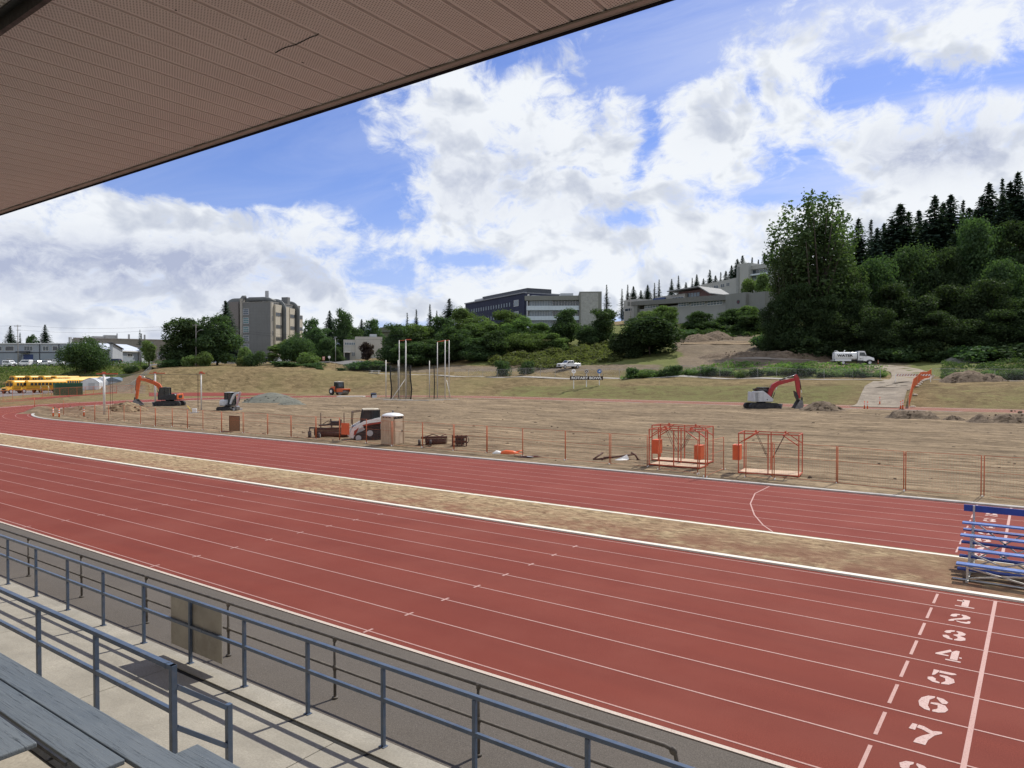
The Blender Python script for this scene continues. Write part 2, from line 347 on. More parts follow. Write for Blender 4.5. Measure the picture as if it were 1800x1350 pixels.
# slope behind the embankment, wooded bank, campus hill
for px,py,dp in [(700,652,200),(760,650,198),(830,647,194),(860,645,195),(960,651,176),(1000,648,174),(1050,647,172),(1100,648,165),(1200,642,160),
                 (700,628,225),(780,625,225),(860,620,225),(950,606,222),(1050,604,218),(1100,618,200),(1150,600,205),
                 (850,600,275),(950,588,260),(1050,580,258),(1130,572,256),(1250,568,250),(1330,572,240),(1400,580,215),(1200,590,215),(1260,596,205),(1330,590,205),
                 (1230,610,190),(1300,612,186),(1390,605,184),(1460,614,178),(1280,625,176),(1350,630,166),(1430,632,162),
                 (1440,641,163),(1500,642,160),(1545,643,154),(1590,650,144),(1620,658,134),(1460,655,141),(1300,655,146),(1380,656,140),(1200,657,150),
                 (1600,630,165),(1680,640,148),(1740,640,144),(1800,640,140),(1900,640,138),(1800,628,158),(1700,626,168),(1560,620,180),(1500,606,190),
                 (1450,568,240),(1550,552,240),(1650,538,232),(1750,520,226),(1850,500,222),(1480,520,320),(1560,500,310),(1640,480,300),(1720,455,290),(1800,435,285),(1950,400,280),
                 (1350,530,380),(1250,548,380),(1150,556,370),(1080,566,350),(900,585,340),(800,610,330),(1400,540,480),(1600,480,450),(1800,430,420),(1200,565,500),(1000,590,480),(800,620,450)]: cp(px,py,dp)
for a in range(-180,200,20):
    cz(900*math.sin(R(a-30)),900*math.cos(R(a-30)),6 if a<20 else 60)
for x in (-320,-220,-150,-90,-40,0,40,90,200):
    cz(x,0,0); cz(x,-60,0)
for y in (20,45,70,95): cz(-165,y,0) if y<80 else None; cz(60,y,0); cz(110,y,0)
cz(-200,30,0); cz(-230,40,0); cz(90,135,4); cz(90,170,12); cz(120,230,40)
_P=np.array(CTR)
def _k(r): return r
def _fit():
    x=_P[:,:2]/100.; n=len(x)
    A=np.linalg.norm(x[:,None]-x[None],axis=2)
    M=np.zeros((n+3,n+3)); M[:n,:n]=_k(A)-np.eye(n)*.001; M[:n,n]=1; M[:n,n+1:]=x; M[n,:n]=1; M[n+1:,:n]=x.T
    b=np.zeros(n+3); b[:n]=_P[:,2]; return x,np.linalg.lstsq(M,b,rcond=None)[0]
_X,_W=_fit()
def _oval_out(x,y):
    """distance outside the oval track's outer edge (negative inside)"""
    x=np.asarray(x,float); y=np.asarray(y,float)
    cx=np.clip(x,-84.5,0.0); return np.hypot(x-cx,y-71.85)-49.6
def hz_raw(x,y):
    x=np.atleast_1d(np.asarray(x,float)); y=np.atleast_1d(np.asarray(y,float)); q=np.stack([x,y],1)/100.
    out=np.zeros(len(q))
    for i in range(0,len(q),20000):
        a=np.linalg.norm(q[i:i+20000,None]-_X[None],axis=2)
        out[i:i+20000]=_k(a)@_W[:-3]+_W[-3]+q[i:i+20000]@_W[-2:]
    return out
def hz(x,y):
    x=np.atleast_1d(np.asarray(x,float)); y=np.atleast_1d(np.asarray(y,float))
    z=hz_raw(x,y)
    z=np.maximum(z,0)
    flat=np.clip((_oval_out(x,y)-0.0)/5.0,0,1); z=z*flat
    z=np.where(y<33,0,z); z=z*np.clip((y-14)/30.,0,1)
    return z
def TZ(x,y): return float(hz(x,y)[0])
def TG(px,py,d0=60,d1=520):
    """first hit of the pixel's ray with the terrain"""
    dd=np.arange(d0,d1,.5); r=ray(px,py); xs=CAM.x+r.x*dd; ys=CAM.y+r.y*dd; zs=CAM.z+r.z*dd
    h=hz(xs,ys); k=np.argmax(zs<=h)
    if not (zs<=h).any(): return None
    return Vector((xs[k],ys[k],h[k]))
def T(px,dep,sink=0):
    """terrain point under image column px at depth dep"""
    p=D(px,652,dep); return Vector((p.x,p.y,TZ(p.x,p.y)-sink))
def axis(lo,hi,a,b,st,far):
    core=list(np.arange(a,b+.01,st)); L=[]; R_=[]; x=a; s=st
    while x>lo: s*=1.35; x-=s; L.append(max(x,lo))
    x=b; s=st
    while x<hi: s*=1.35; x+=s; R_.append(min(x,hi))
    return np.array(L[::-1]+core+R_)
gx=axis(-4000,4000,-300,40,1.6,0); gy=axis(-3000,4500,20,300,1.6,0)
XX,YY=np.meshgrid(gx,gy); fx=XX.ravel(); fy=YY.ravel()
fz=hz(fx,fy)
rng=np.random.RandomState(3)
rough=np.clip((_oval_out(fx,fy)-14)/12,0,1)*np.clip((fy-115)/15,0,1)
fz=fz+rng.randn(len(fz))*.10*rough
far=np.clip((np.hypot(fx,fy)-700)/800,0,1); fz=fz*(1-far)+far*np.where(fz>40,25,2)
inside=np.clip(-(_oval_out(fx,fy))/1.0,0,1); fz=fz-.02-.25*inside
nearstand=(fy<26)&(fy>-40)&(fx<80)&(fx>-320); fz=np.where(nearstand,-.25,fz)
ny,nx=XX.shape
me=bpy.data.meshes.new('ground'); 
idx=np.arange(nx*ny).reshape(ny,nx)
faces=np.stack([idx[:-1,:-1],idx[:-1,1:],idx[1:,1:],idx[1:,:-1]],-1).reshape(-1,4)
me.from_pydata(np.stack([fx,fy,fz],1).tolist(),[],faces.tolist())
# cover classes as vertex weights: x=green, y=bare earth, z=gravel
cov_g=np.zeros(len(fx)); cov_b=np.zeros(len(fx)); cov_v=np.zeros(len(fx))
def img(x,y,z):
    v=np.stack([x,y,z-H_],1); f=np.array(FW); r=np.array(RT); u=np.array(UP); d=v@f
    d=np.where(d<1,1,d); return CX_+F_*(v@r)/d, CY_-F_*(v@u)/d, d
ix,iy,idp=img(fx,fy,fz)
nzv=np.array([(mnoise.noise((a*.07,b*.07,1)),mnoise.noise((a*.07,b*.07,9))) if 100<b<330 and -330<a<60 else (0,0) for a,b in zip(fx,fy)]); ix=ix+nzv[:,0]*45; iy=iy+nzv[:,1]*5
def region(x0,x1,y0,y1,d0=0,d1=1e9,sf=10):
    a=np.clip((ix-x0)/sf,0,1)*np.clip((x1-ix)/sf,0,1)*np.clip((iy-y0)/3,0,1)*np.clip((y1-iy)/3,0,1)
    return a*((idp>d0)&(idp<d1))
hill=np.clip((fz-6.3)/1.0,0,1)*(fx>-130)
cov_g=np.maximum(cov_g,hill)
cov_g=np.maximum(cov_g,region(-400,235,640,672,205,300,15))
cov_g=np.maximum(cov_g,.50*region(800,1560,675,720,100,160,90)*1)
cov_g=np.maximum(cov_g,0.33*region(1600,2300,675,730,80,160,40))
cov_g=np.maximum(cov_g,region(1060,2400,632,664,128,170,40)*.8)
cov_g=np.maximum(cov_g,region(850,1090,598,655,180,260,20)*.9)
cov_b=np.maximum(cov_b,region(1195,1480,588,652,150,215,12))
cov_b=np.maximum(cov_b,region(1440,1600,636,664,140,175,14)*.6)
cov_b=np.maximum(cov_b,region(720,1180,640,656,160,205,20)*.7)
cov_b=np.maximum(cov_b,region(170,262,655,700,170,215,8)*.7)
at=me.attributes.new('cover','FLOAT_COLOR','POINT'); buf=np.zeros((len(fx),4)); buf[:,0]=cov_g; buf[:,1]=cov_b; buf[:,2]=cov_v; buf[:,3]=1
at.data.foreach_set('color',buf.ravel())
def mat_terrain():
    m,n,bs,co=newmat('bank_grass')
    at=n.node('ShaderNodeAttribute',attribute_name='cover'); sp=n.node('ShaderNodeSeparateColor',ins={0:at.outputs['Color']})
    a=n.noise(n.scalev(co,(.6,1.2,1)),.55,9,.74,.8); b=n.noise(co,.06,4,.6); f=n.noise(n.scalev(co,(1,1,3)),2.4,7,.75,.4)
    dry=n.mix(n.map(a,.38,.6),c4((.115,.083,.040)),c4((.30,.222,.115))); dry=n.mix(n.map(f,.45,.65,0,.7),dry,c4((.12,.092,.045)))
    dry=n.mix(n.map(b,.45,.65,0,.5),dry,c4((.20,.175,.075)))
    gr=n.mix(n.map(a,.3,.7),c4((.095,.115,.035)),c4((.19,.195,.07))); gr=n.mix(n.map(f,.5,.75,0,.6),gr,c4((.05,.075,.022)))
    be=n.mix(n.map(a,.3,.7),c4((.125,.098,.07)),c4((.26,.205,.14))); be=n.mix(n.map(f,.5,.75,0,.6),be,c4((.08,.065,.045)))
    wob=n.math('MULTIPLY',n.math('SUBTRACT',a,.5),1.3)
    k=n.mix(n.map(n.math('ADD',sp.outputs[0],wob),.3,.7),dry,gr)
    k=n.mix(n.map(n.math('ADD',sp.outputs[1],wob),.35,.65),k,be)
    n.l.new(k,bs.inputs['Base Color']); bs.inputs['Roughness'].default_value=.95; bs.inputs['Specular IOR Level'].default_value=.1
    bump(n,bs,n.math('ADD',a,n.math('MULTIPLY',f,.6)),.9,.35); return m
me.materials.append(mat_terrain()); me.polygons.foreach_set('use_smooth',[True]*len(me.polygons))
o=bpy.data.objects.new('ground',me); COL.objects.link(o); struct(o)
# ---------------------------------------------------------------- draped strips
def drape(name,pts,w,m,lift=.05,step=2.0,wf=None):
    P=[Vector(p) for p in pts]; out=[]
    for a,b in zip(P[:-1],P[1:]):
        k=max(1,int((b-a).length/step))
        for i in range(k): out.append(a.lerp(b,i/k))
    out.append(P[-1]); mb=MB(); rows=[]; nw=max(2,int(w/1.5)+1)
    for i,p in enumerate(out):
        d=(out[min(i+1,len(out)-1)]-out[max(i-1,0)]); d.z=0; d.normalize(); nrm=Vector((-d.y,d.x,0)); ww=w if wf is None else wf(i/(len(out)-1))
        for j in range(nw+1):
            q=p+nrm*(ww*(j/nw-.5)); rows.append((q.x,q.y,TZ(q.x,q.y)+lift))
    n=nw+1
    mb.add(rows,[(i*n+j,i*n+j+1,(i+1)*n+j+1,(i+1)*n+j) for i in range(len(out)-1) for j in range(nw)],0,True)
    return mb.build(name,m)
# ---------------------------------------------------------------- track
def stadium(r,n=64,x0=0.0,x1=-84.5,yc=71.85):
    P=[]
    for i in range(n+1): t=-PI/2+PI*i/n; P.append((x0+r*math.cos(t),yc+r*math.sin(t)))
    for i in range(n+1): t=PI/2+PI*i/n; P.append((x1+r*math.cos(t),yc+r*math.sin(t)))
    return P
def ring(mb,r0,r1,z,mi=0,h=None):
    a=stadium(r0); b=stadium(r1); n=len(a); top=z if h is None else z+h
    vs=[(x,y,top) for x,y in a]+[(x,y,top) for x,y in b]
    fs=[(i,(i+1)%n,n+(i+1)%n,n+i) for i in range(n)]
    if h:
        vs+=[(x,y,z) for x,y in a]+[(x,y,z) for x,y in b]
        fs+=[(2*n+i,2*n+(i+1)%n,(i+1)%n,i) for i in range(n)]+[(n+i,n+(i+1)%n,3*n+(i+1)%n,3*n+i) for i in range(n)]
    mb.add(vs,fs,mi); return mb
mb=MB(); ring(mb,37.9,49.0,.0); oval=struct(mb.build('oval_track',M_TRK2))
mb=MB()
for k in range(0,8): r=38.25+1.22*k; ring(mb,r-.018,r+.018,.004)
# finish line, stagger marks and the break line of the far start
mb.add([(-.78,24.2,.0045),(-.70,24.2,.0045),(-.70,33.9,.0045),(-.78,33.9,.0045)],[(0,1,2,3)])
for k in range(8): y=24.45+1.22*k; mb.add([(-1.87,y+.18,.0045),(-1.82,y+.18,.0045),(-1.82,y+1.0,.0045),(-1.87,y+1.0,.0045)],[(0,1,2,3)])
arc=[G(*p) for p in [(1348,857),(1330,868),(1322,885),(1327,905),(1345,925),(1358,935.5)]]
pp=[Vector((-9.87,33.7,0)),Vector((-9.80,31.4,0)),Vector((-9.2,28.9,0)),Vector((-8.35,26.7,0)),Vector((-7.55,25.1,0)),Vector((-6.98,24.25,0))]
for a,b in zip(pp[:-1],pp[1:]): mb.bar(a+Vector((0,0,.0035)),b+Vector((0,0,.0035)),.05,.004)
lo=mb.build('lane_lines',M_LINE,oval); 
mb=MB(); ring(mb,47.70,47.86,.0,0,.012); mb.build('outer_edge_line',M_KERB,oval)
mb=MB(); ring(mb,37.62,37.92,.0,0,.06); mb.build('inner_kerb',mat('kerb_concrete',(.42,.40,.37),.8,dirt=(.2,.18,.15)),oval)
# straight nearest the stand
mb=MB(); mb.add([(-330,9.95,.0),(60,9.95,.0),(60,20.15,.0),(-330,20.15,.0)],[(0,1,2,3)]); spr=struct(mb.build('sprint_track',M_TRK))
mb=MB(); LY=[10.14+1.225*k for k in range(8)]+[19.92]
for y in LY: mb.add([(-330,y-.018,.004),(60,y-.018,.004),(60,y+.018,.004),(-330,y+.018,.004)],[(0,1,2,3)])
mb.add([(-.775,10.0,.0045),(-.705,10.0,.0045),(-.675,19.95,.0045),(-.745,19.95,.0045)],[(0,1,2,3)])
for k in range(8):
    y=LY[k]+.2; mb.add([(-1.875,y,.0045),(-1.82,y,.0045),(-1.82,y+.85,.0045),(-1.875,y+.85,.0045)],[(0,1,2,3)])
for X0 in (-10.98,-19.35,-27.75,-36.1,-44.5):
    for k in range(8):
        x=X0-.035*k; y=LY[k]; mb.add([(x-.03,y-.13,.005),(x+.03,y-.13,.005),(x+.03,y+.13,.005),(x-.03,y+.13,.005)],[(0,1,2,3)])
mb.build('lane_lines',M_LINE,spr)
# lane numerals, stencil cut, traced as polygons in a 1 x 1 cell
NUM={1:[[(.12,.72),(.12,.86),(.45,.86),(.45,.72)],[(.38,.12),(.38,1),(.70,1),(.70,.12)],[(.10,0),(.10,.10),(.98,.10),(.98,0)]],
 2:[[(.05,.62),(.10,.86),(.26,.98),(.46,1),(.46,.90),(.34,.84),(.34,.66),(.20,.58)],[(.52,1),(.72,.98),(.92,.82),(.92,.62),(.72,.46),(.40,.30),(.26,.20),(.30,.12),(.10,0),(.02,.06),(.14,.26),(.40,.46),(.58,.60),(.62,.76),(.52,.90)],[(.36,.18),(.60,.14),(.80,.20),(.88,.34),(.98,.32),(.96,.08),(.82,0),(.62,0),(.40,.08)]],
 3:[[(.04,.68),(.10,.86),(.28,.98),(.46,1),(.46,.9),(.32,.80),(.30,.66),(.16,.60)],[(.52,1),(.74,.98),(.92,.84),(.88,.64),(.70,.54),(.94,.40),(.96,.18),(.76,.02),(.52,0),(.52,.1),(.64,.22),(.62,.40),(.44,.50),(.44,.56),(.60,.66),(.62,.80),(.52,.90)],[(.46,0),(.26,.02),(.06,.16),(.02,.32),(.16,.40),(.30,.32),(.32,.18),(.46,.1)]],
 4:[[(.0,.36),(.0,.46),(.50,1),(.58,.84),(.24,.46),(.50,.46),(.50,.36)],[(.58,.14),(.58,.80),(.72,1),(.86,1),(.86,.14)],[(.90,.36),(.90,.46),(1,.46),(1,.36)],[(.42,0),(.42,.10),(1,.10),(1,0)]],
 5:[[(.14,.52),(.14,1),(.34,1),(.34,.88),(.24,.60)],[(.36,.82),(.36,1),(.92,1),(.98,.92),(.80,.82)],[(.40,.66),(.66,.68),(.92,.54),(.98,.30),(.80,.06),(.54,0),(.54,.1),(.66,.26),(.62,.48),(.42,.56)],[(.48,0),(.24,.02),(.04,.16),(.02,.32),(.18,.40),(.32,.30),(.32,.16),(.48,.1)]],
 6:[[(.48,1),(.26,.96),(.06,.74),(.0,.46),(.08,.18),(.26,.03),(.44,0),(.44,.1),(.34,.3),(.34,.7),(.48,.9)],[(.54,1),(.76,.96),(.94,.80),(.90,.66),(.76,.62),(.66,.74),(.54,.9)],[(.40,.56),(.62,.62),(.88,.54),(1,.32),(.92,.12),(.72,.01),(.52,0),(.52,.1),(.66,.24),(.64,.46),(.40,.46)]],
 7:[[(.0,.66),(.06,1),(.22,1),(.20,.66)],[(.22,.82),(.26,1),(.42,.98),(.70,.84),(.98,.92),(1,.82),(.80,.62),(.66,.30),(.62,0),(.26,0),(.30,.22),(.44,.44),(.66,.66),(.40,.78)]],
 8:[[(.46,1),(.24,.96),(.08,.80),(.14,.62),(.30,.52),(.06,.40),(.02,.18),(.22,.02),(.46,0),(.46,.1),(.36,.24),(.36,.42),(.46,.48),(.46,.56),(.38,.66),(.38,.82),(.46,.9)],[(.54,1),(.76,.96),(.92,.80),(.86,.62),(.70,.52),(.94,.40),(.98,.18),(.78,.02),(.54,0),(.54,.1),(.64,.24),(.64,.42),(.54,.48),(.54,.56),(.62,.66),(.62,.82),(.54,.9)]]}
M_NUM=mat_paint('worn_numeral_paint',(.52,.36,.32),(.27,.10,.08),.9)
def numeral(n,x,y,w,h,par):
    mb=MB()
    for poly in NUM[n]: mb.add([(x+u*w,y+v*h,.005) for u,v in poly],[tuple(range(len(poly)))])
    o=mb.build('lane_number',M_NUM,par); 
    bm=bmesh.new(); bm.from_mesh(o.data); bmesh.ops.triangulate(bm,faces=bm.faces[:]); bm.to_mesh(o.data); bm.free()
for k in range(8):
    n=8-k; numeral(n,-1.48,LY[k]+.28,.42,.62,spr)
for k in range(8): numeral(k+1,-1.5,33.7-1.22*(k+1)+.3,.42,.62,oval)
mb=MB(); mb.box((-135,20.24,.02),(390,.20,.06)); mb.build('inner_kerb',M_KERB,spr)
mb=MB(); mb.box((-135,9.915,-.022),(390,.085,.06)); mb.build('outer_kerb',mat_paint('pale_kerb_edge',(.56,.47,.39),(.30,.20,.16),.85),spr)
# far-side extra strip, long-jump lane
mb=MB(); a=[G(*p) for p in [(262,690.2),(330,690),(400,690),(470,691),(520,692.6),(520,693.4),(470,694.6),(400,696),(330,696.2),(262,696.4)]]; mb.add([(p.x,p.y,.006) for p in a],[tuple(range(len(a)))]); struct(mb.build('jump_runway',M_TRK2))
mb=MB(); a=[G(*p) for p in [(-60,707),(0,703.3),(60,699),(120,694.8),(180,690.6),(205,689),(205,691),(180,692.6),(120,697.6),(60,703),(0,707),(-60,711)]]; mb.add([(p.x,p.y,.006) for p in a],[tuple(range(len(a)))]); struct(mb.build('warmup_track',M_TRK2))
mb=MB(); a=[G(*p) for p in [(-120,702),(0,697.5),(60,693.5),(100,690),(150,687.5),(150,683),(60,683),(0,683),(-120,683)]]; mb.add([(p.x,p.y,.01) for p in a],[tuple(range(len(a)))]); struct(mb.build('bus_yard',M_ROAD))
# grass strip between the two tracks (a fine sheet with a lumpy surface)
def sheet(name,x0,x1,y0,y1,dx,dy,m,zf):
    xs=np.arange(x0,x1+.01,dx); ys=np.linspace(y0,y1,int((y1-y0)/dy)+1); mb=MB(); n=len(xs)
    mb.add([(x,y,zf(x,y)) for y in ys for x in xs],[(j*n+i,j*n+i+1,(j+1)*n+i+1,(j+1)*n+i) for j in range(len(ys)-1) for i in range(n-1)],0,True)
    return mb.build(name,m,fixn=False)
rr=random.Random(5)
struct(sheet('grass_strip',-330,60,20.3,24.3,1.0,.25,M_DRY,lambda x,y:.012+rr.uniform(0,.022) if 20.5<y<23.9 else .003))
# infield earth
mb=MB(); rows=[]; NXC=260; ys=np.linspace(71.85-37.75,71.85+37.75,330); r2=np.random.RandomState(9)
for y in ys:
    h=math.sqrt(max(0,37.7**2-(y-71.85)**2)); xl=-84.5-h; xr=h
    for i in range(NXC+1):
        x=xl+(xr-xl)*i/NXC; e=min(x-xl,xr-x,y-34.1,109.6-y); fade=min(1,max(0,e/1.5))
        rut=max(0,mnoise.noise((x*.03,y*.25,7))+.15); z=.006+fade*(.09+.05*rut*math.sin((y+.04*x+.8*mnoise.noise((x*.06,y*.2,2)))*7.5)+.055*mnoise.noise((x*.10,y*.9,1))+.07*mnoise.noise((x*.4,y*.6,4))+.03*r2.rand()); rows.append((x,y,max(.005,z)))
n=NXC+1; mb.add(rows,[(j*n+i,j*n+i+1,(j+1)*n+i+1,(j+1)*n+i) for j in range(len(ys)-1) for i in range(NXC)],0,True)
struct(mb.build('infield_earth',M_DIRT,fixn=False))
# asphalt walk in front of the stand
mb=MB(); mb.add([(-330,6.98,-.004),(60,6.98,-.004),(60,9.85,-.004),(-330,9.85,-.004)],[(0,1,2,3)]); struct(mb.build('asphalt_path',M_ASPH))
# concrete walk behind the rail, with the open drain slot and saw-cut joints
mb=MB(); mb.box((-30,6.80,.06),(160,.36,.28));
x=-110.0
while x<50: mb.box((x+2.13,4.50,.055),(4.245,4.06,.28)); x+=4.26
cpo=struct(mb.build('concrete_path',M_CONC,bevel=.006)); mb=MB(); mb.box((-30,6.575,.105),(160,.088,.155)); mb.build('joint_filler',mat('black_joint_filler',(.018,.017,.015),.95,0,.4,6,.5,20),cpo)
# paths and roads on the bank
M_PATH=mat_soil('pale_path_gravel',(.36,.33,.29),(.46,.43,.38),(.4,.37,.33),(1,1,1),0,.3,5)
def TP(*l): return [TG(*p) for p in l]
def line_top(l): return [T(px,dp) for px,dp in l]
struct(drape('bank_path',line_top([(650,192),(750,185.5),(830,177.5),(900,171),(1030,161),(1120,154),(1200,148),(1300,141),(1400,134),(1500,128),(1560,125)]),1.5,M_PATH,.06))
struct(drape('bank_path',line_top([(1640,121),(1700,118),(1800,113.5),(1900,109)]),1.5,M_PATH,.06))
struct(drape('gravel_ramp',[G(1535,716),G(1560,708)]+line_top([(1575,118),(1597,123),(1603,130),(1600,137),(1585,144),(1560,150)]),6.4,M_LIGHTDIRT,.07,1.5))
struct(drape('site_road',line_top([(1560,150),(1530,156),(1480,161),(1420,163),(1360,165),(1290,170)]),4.6,M_LIGHTDIRT,.09,1.5,lambda t:5.5-1.5*t))
struct(drape('site_road',line_top([(1460,178),(1400,184),(1330,192),(1260,196),(1200,200)]),6.0,M_DIRT,.09,1.5))
struct(drape('campus_road',line_top([(-200,266),(0,266),(130,264),(250,252),(350,246),(450,246),(540,246),(600,236),(630,220),(660,205),(690,200)]),8.0,M_ROAD,.10,2.5))
struct(drape('car_park',line_top([(560,262),(620,262),(690,258)]),14.0,M_ROAD,.08,3))
# ================================================================ grandstand
M_BLUE=mat('blue_grey_rail_paint',(.072,.104,.158),.36,0,.18,3,.05,40,.5,dirt=(.20,.17,.14),dirtamt=.35,dscale=6)
M_BENCH=None
def mat_bench():
    m,n,bs,co=newmat('worn_grey_bench_paint')
    v=n.scalev(co,(.5,9,9)); g=n.noise(v,2.2,8,.7,1.6); c=n.noise(n.scalev(co,(.25,14,3)),3.0,6,.8,2.2); p=n.noise(co,1.1,5,.6); s_=n.noise(co,9,5,.75)
    k=n.mix(n.map(g,.3,.7),c4((.090,.112,.135)),c4((.150,.178,.205))); k=n.mix(n.map(p,.35,.7,0,.6),k,c4((.155,.178,.20)))
    k=n.mix(n.map(c,.55,.60,0,.9),k,c4((.035,.045,.055))); k=n.mix(n.map(s_,.66,.74,0,.45),k,c4((.17,.155,.14)))
    k=n.mix(n.map(n.noise(co,70,1),.75,.78,0,.6),k,c4((.4,.42,.42)))
    n.l.new(k,bs.inputs['Base Color']); n.l.new(n.map(g,.3,.7,.5,.75),bs.inputs['Roughness']); bs.inputs['Specular IOR Level'].default_value=.3
    bump(n,bs,n.math('SUBTRACT',g,n.math('MULTIPLY',n.map(c,.64,.74),.8)),.5,.006); return m
M_BENCH=mat_bench()
M_DKST=mat('dark_steel',(.03,.032,.035),.5,.3,.3,4,.1,30)
def mat_soffit():
    m,n,bs,co=newmat('perforated_brown_soffit')
    sp=n.node('ShaderNodeSeparateXYZ',ins={0:co}); x,y,z=sp.outputs
    px=.403/13; py=.034
    u=n.math('DIVIDE',x,px); v=n.math('DIVIDE',y,py)
    # staggered rows of holes
    row=n.math('FLOOR',u); v=n.math('ADD',v,n.math('MULTIPLY',n.math('MODULO',n.math('ABSOLUTE',row),2),.5))
    du=n.math('SUBTRACT',n.math('FRACT',u),.5); dv=n.math('SUBTRACT',n.math('FRACT',v),.5)
    d=n.math('SQRT',n.math('ADD',n.math('MULTIPLY',du,du),n.math('MULTIPLY',dv,dv)))
    hole=n.map(d,.20,.30,1,0)
    pan=n.math('FRACT',n.math('DIVIDE',x,.403)); inp=n.math('MULTIPLY',n.math('GREATER_THAN',pan,.13),n.math('LESS_THAN',pan,.90))
    hole=n.math('MULTIPLY',hole,inp)
    f=n.noise(co,.7,5,.6); s_=n.noise(co,6,5,.7)
    wn=n.node('ShaderNodeTexWhiteNoise',noise_dimensions='1D',ins={'W':n.math('FLOOR',n.math('DIVIDE',x,.403))}).outputs[0]
    k=n.mix(n.map(f,.3,.7),c4((.64,.60,.585)),c4((.70,.66,.645))); k=n.mix(n.map(wn,0,1,0,.25),k,c4((.61,.57,.555))); k=n.mix(n.map(s_,.6,.75,0,.2),k,c4((.54,.50,.48)))
    k=n.mix(n.math('MULTIPLY',hole,.8),k,c4((.03,.022,.02)))
    n.l.new(k,bs.inputs['Base Color']); bs.inputs['Roughness'].default_value=.6; bs.inputs['Specular IOR Level'].default_value=.25; return m
RZ=9.0; RY=6.72; PW=.403
stand=thing('grandstand',(0,0,0),'covered grandstand with stepped concrete tiers under a brown perforated soffit roof','grandstand')
mb=MB(); i0=-240; i1=60
for i in range(i0,i1):
    x=i*PW; g=.028
    prof=[(x,RZ),(x+g*.2,RZ+.045),(x+g*.8,RZ+.045),(x+g,RZ),(x+PW*.955,RZ),(x+PW*.96,RZ+.02),(x+PW*.985,RZ+.02),(x+PW,RZ)]
    vs=[(a,-3.0,b) for a,b in prof]+[(a,RY-.06,b) for a,b in prof]
    n=len(prof); mb.add(vs,[(k,n+k,n+k+1,k+1) for k in range(n-1)])
mb.build('soffit',mat_soffit(),stand,fixn=False)
L0,L1=i0*PW,i1*PW; LC=(L0+L1)/2; LL=L1-L0
mb=MB(); mb.box((LC,1.2,RZ+.25),(LL,11.0,.40)); mb.build('roof_deck',mat('roof_deck',(.2,.17,.15)),stand)
mb=MB(); mb.box((LC,RY-.045,RZ-.012),(LL,.085,.022)); mb.box((LC,RY-.005,RZ-.004),(LL,.012,.05)); mb.build('edge_trim',mat('tan_edge_trim',(.36,.32,.30),.7,spec=.1),stand)
mb=MB(); mb.box((LC,RY+.035,RZ+.20),(LL,.068,.47)); mb.build('fascia',mat('black_fascia',(.010,.010,.013),.9,spec=.05),stand)
mb=MB(); mb.box((LC,3.05,RZ-.075),(LL,.05,.15)); mb.box((LC,2.99,RZ-.012),(LL,.07,.022)); mb.build('roof_beam',M_DKST,stand)
M_JNT=mat('dark_joint',(.012,.01,.01),.9)
# gappy dark caulk line where the panels meet the trim, and a split joint
mb=MB(); rj=random.Random(2)
for i in range(i0,i1):
    x=i*PW; w=rj.choice([.004,.006,.01,.016])
    mb.add([(x,RY-.092-w,RZ-.0015),(x+PW*rj.uniform(.5,1),RY-.092-w*rj.random(),RZ-.0015),(x+PW,RY-.086,RZ-.0015),(x,RY-.086,RZ-.0015)],[(0,1,2,3)])
def atz(px,py,z): return G(px,py,z)
pts=[atz(x,y,RZ-.003) for x,y in [(484,93),(492,88),(503,83),(517,79.5),(521,78),(535,71),(547,65),(557,62),(560,59)]]
mb.build('gap_line',M_JNT,stand)
for x,y in [(309,18),(431,69),(532,110)]: mb=MB(); mb.ell(atz(x,y,RZ-.002),(.012,.012,.004),n=8,m=4); mb.build('screw_hole',M_JNT,stand)
mb=MB(); mb.tube(pts,.006,5); mb.build('split_joint',M_JNT,stand)
mb=MB()
for k in range(7):
    z=1.13+.43*k; y1=3.90-.66*k
    mb.box((-30,(y1-6)/2,z-.22),(160,y1+6,.43))
mb.box((-30,-1.2,.45),(160,9.9,.9)); mb.build('tier_steps',mat_conc('stand_concrete',(.40,.36,.29)),stand)
# ---------------------------------------------------------------- rails
def atX(px,py,X): d=ray(px,py); return CAM+d*(X/d.x)
rail=thing('steel_railing',(-11,6.85,.2),'long blue-grey square tube railing along the front edge of the concrete walk','railing')
def loc(t): return Matrix.Translation(-Vector(t.location))
def rbuild(mb,name,m,t,bevel=0):
    o=Vector(t.location); mb.v=[tuple(Vector(v)-o) for v in mb.v]; return mb.build(name,m,t,bevel)
X0=-8.72
for k in range(-22,8):
    x=X0+1.592*k; mb=MB(); mb.box((x,6.85,.735),(.05,.05,1.07)); mb.box((x,6.85,.205),(.10,.09,.012)); rbuild(mb,'post',M_BLUE,rail,.003)
mb=MB(); mb.box((-18,6.85,1.305),(52,.062,.05)); rbuild(mb,'top_rail',M_BLUE,rail,.004)
for k in range(-22,7):
    x=X0+1.592*(k+.5); mb=MB(); mb.box((x,6.85,.845),(1.592-.05,.048,.05)); rbuild(mb,'mid_rail',M_BLUE,rail,.003)
t=thing('steel_railing',(-9,3.95,1.13),'short blue-grey square tube railing beside the front benches, stepping down to a stair handrail','railing')
for x in (-10.48-3.18,-10.48-1.59,-10.48,-8.89): mb=MB(); mb.box((x,3.95,1.67),(.05,.05,1.1)); rbuild(mb,'post',M_BLUE,t,.003)
mb=MB(); mb.box((-7.20,3.95,1.67),(.06,.06,1.18)); rbuild(mb,'post',M_BLUE,t,.003)
mb=MB(); mb.box((-11.6,3.95,2.235),(8.86,.062,.05)); mb.box((-7.3,3.95,2.236),(.02,.07,.062)); rbuild(mb,'top_rail',M_BLUE,t,.004)
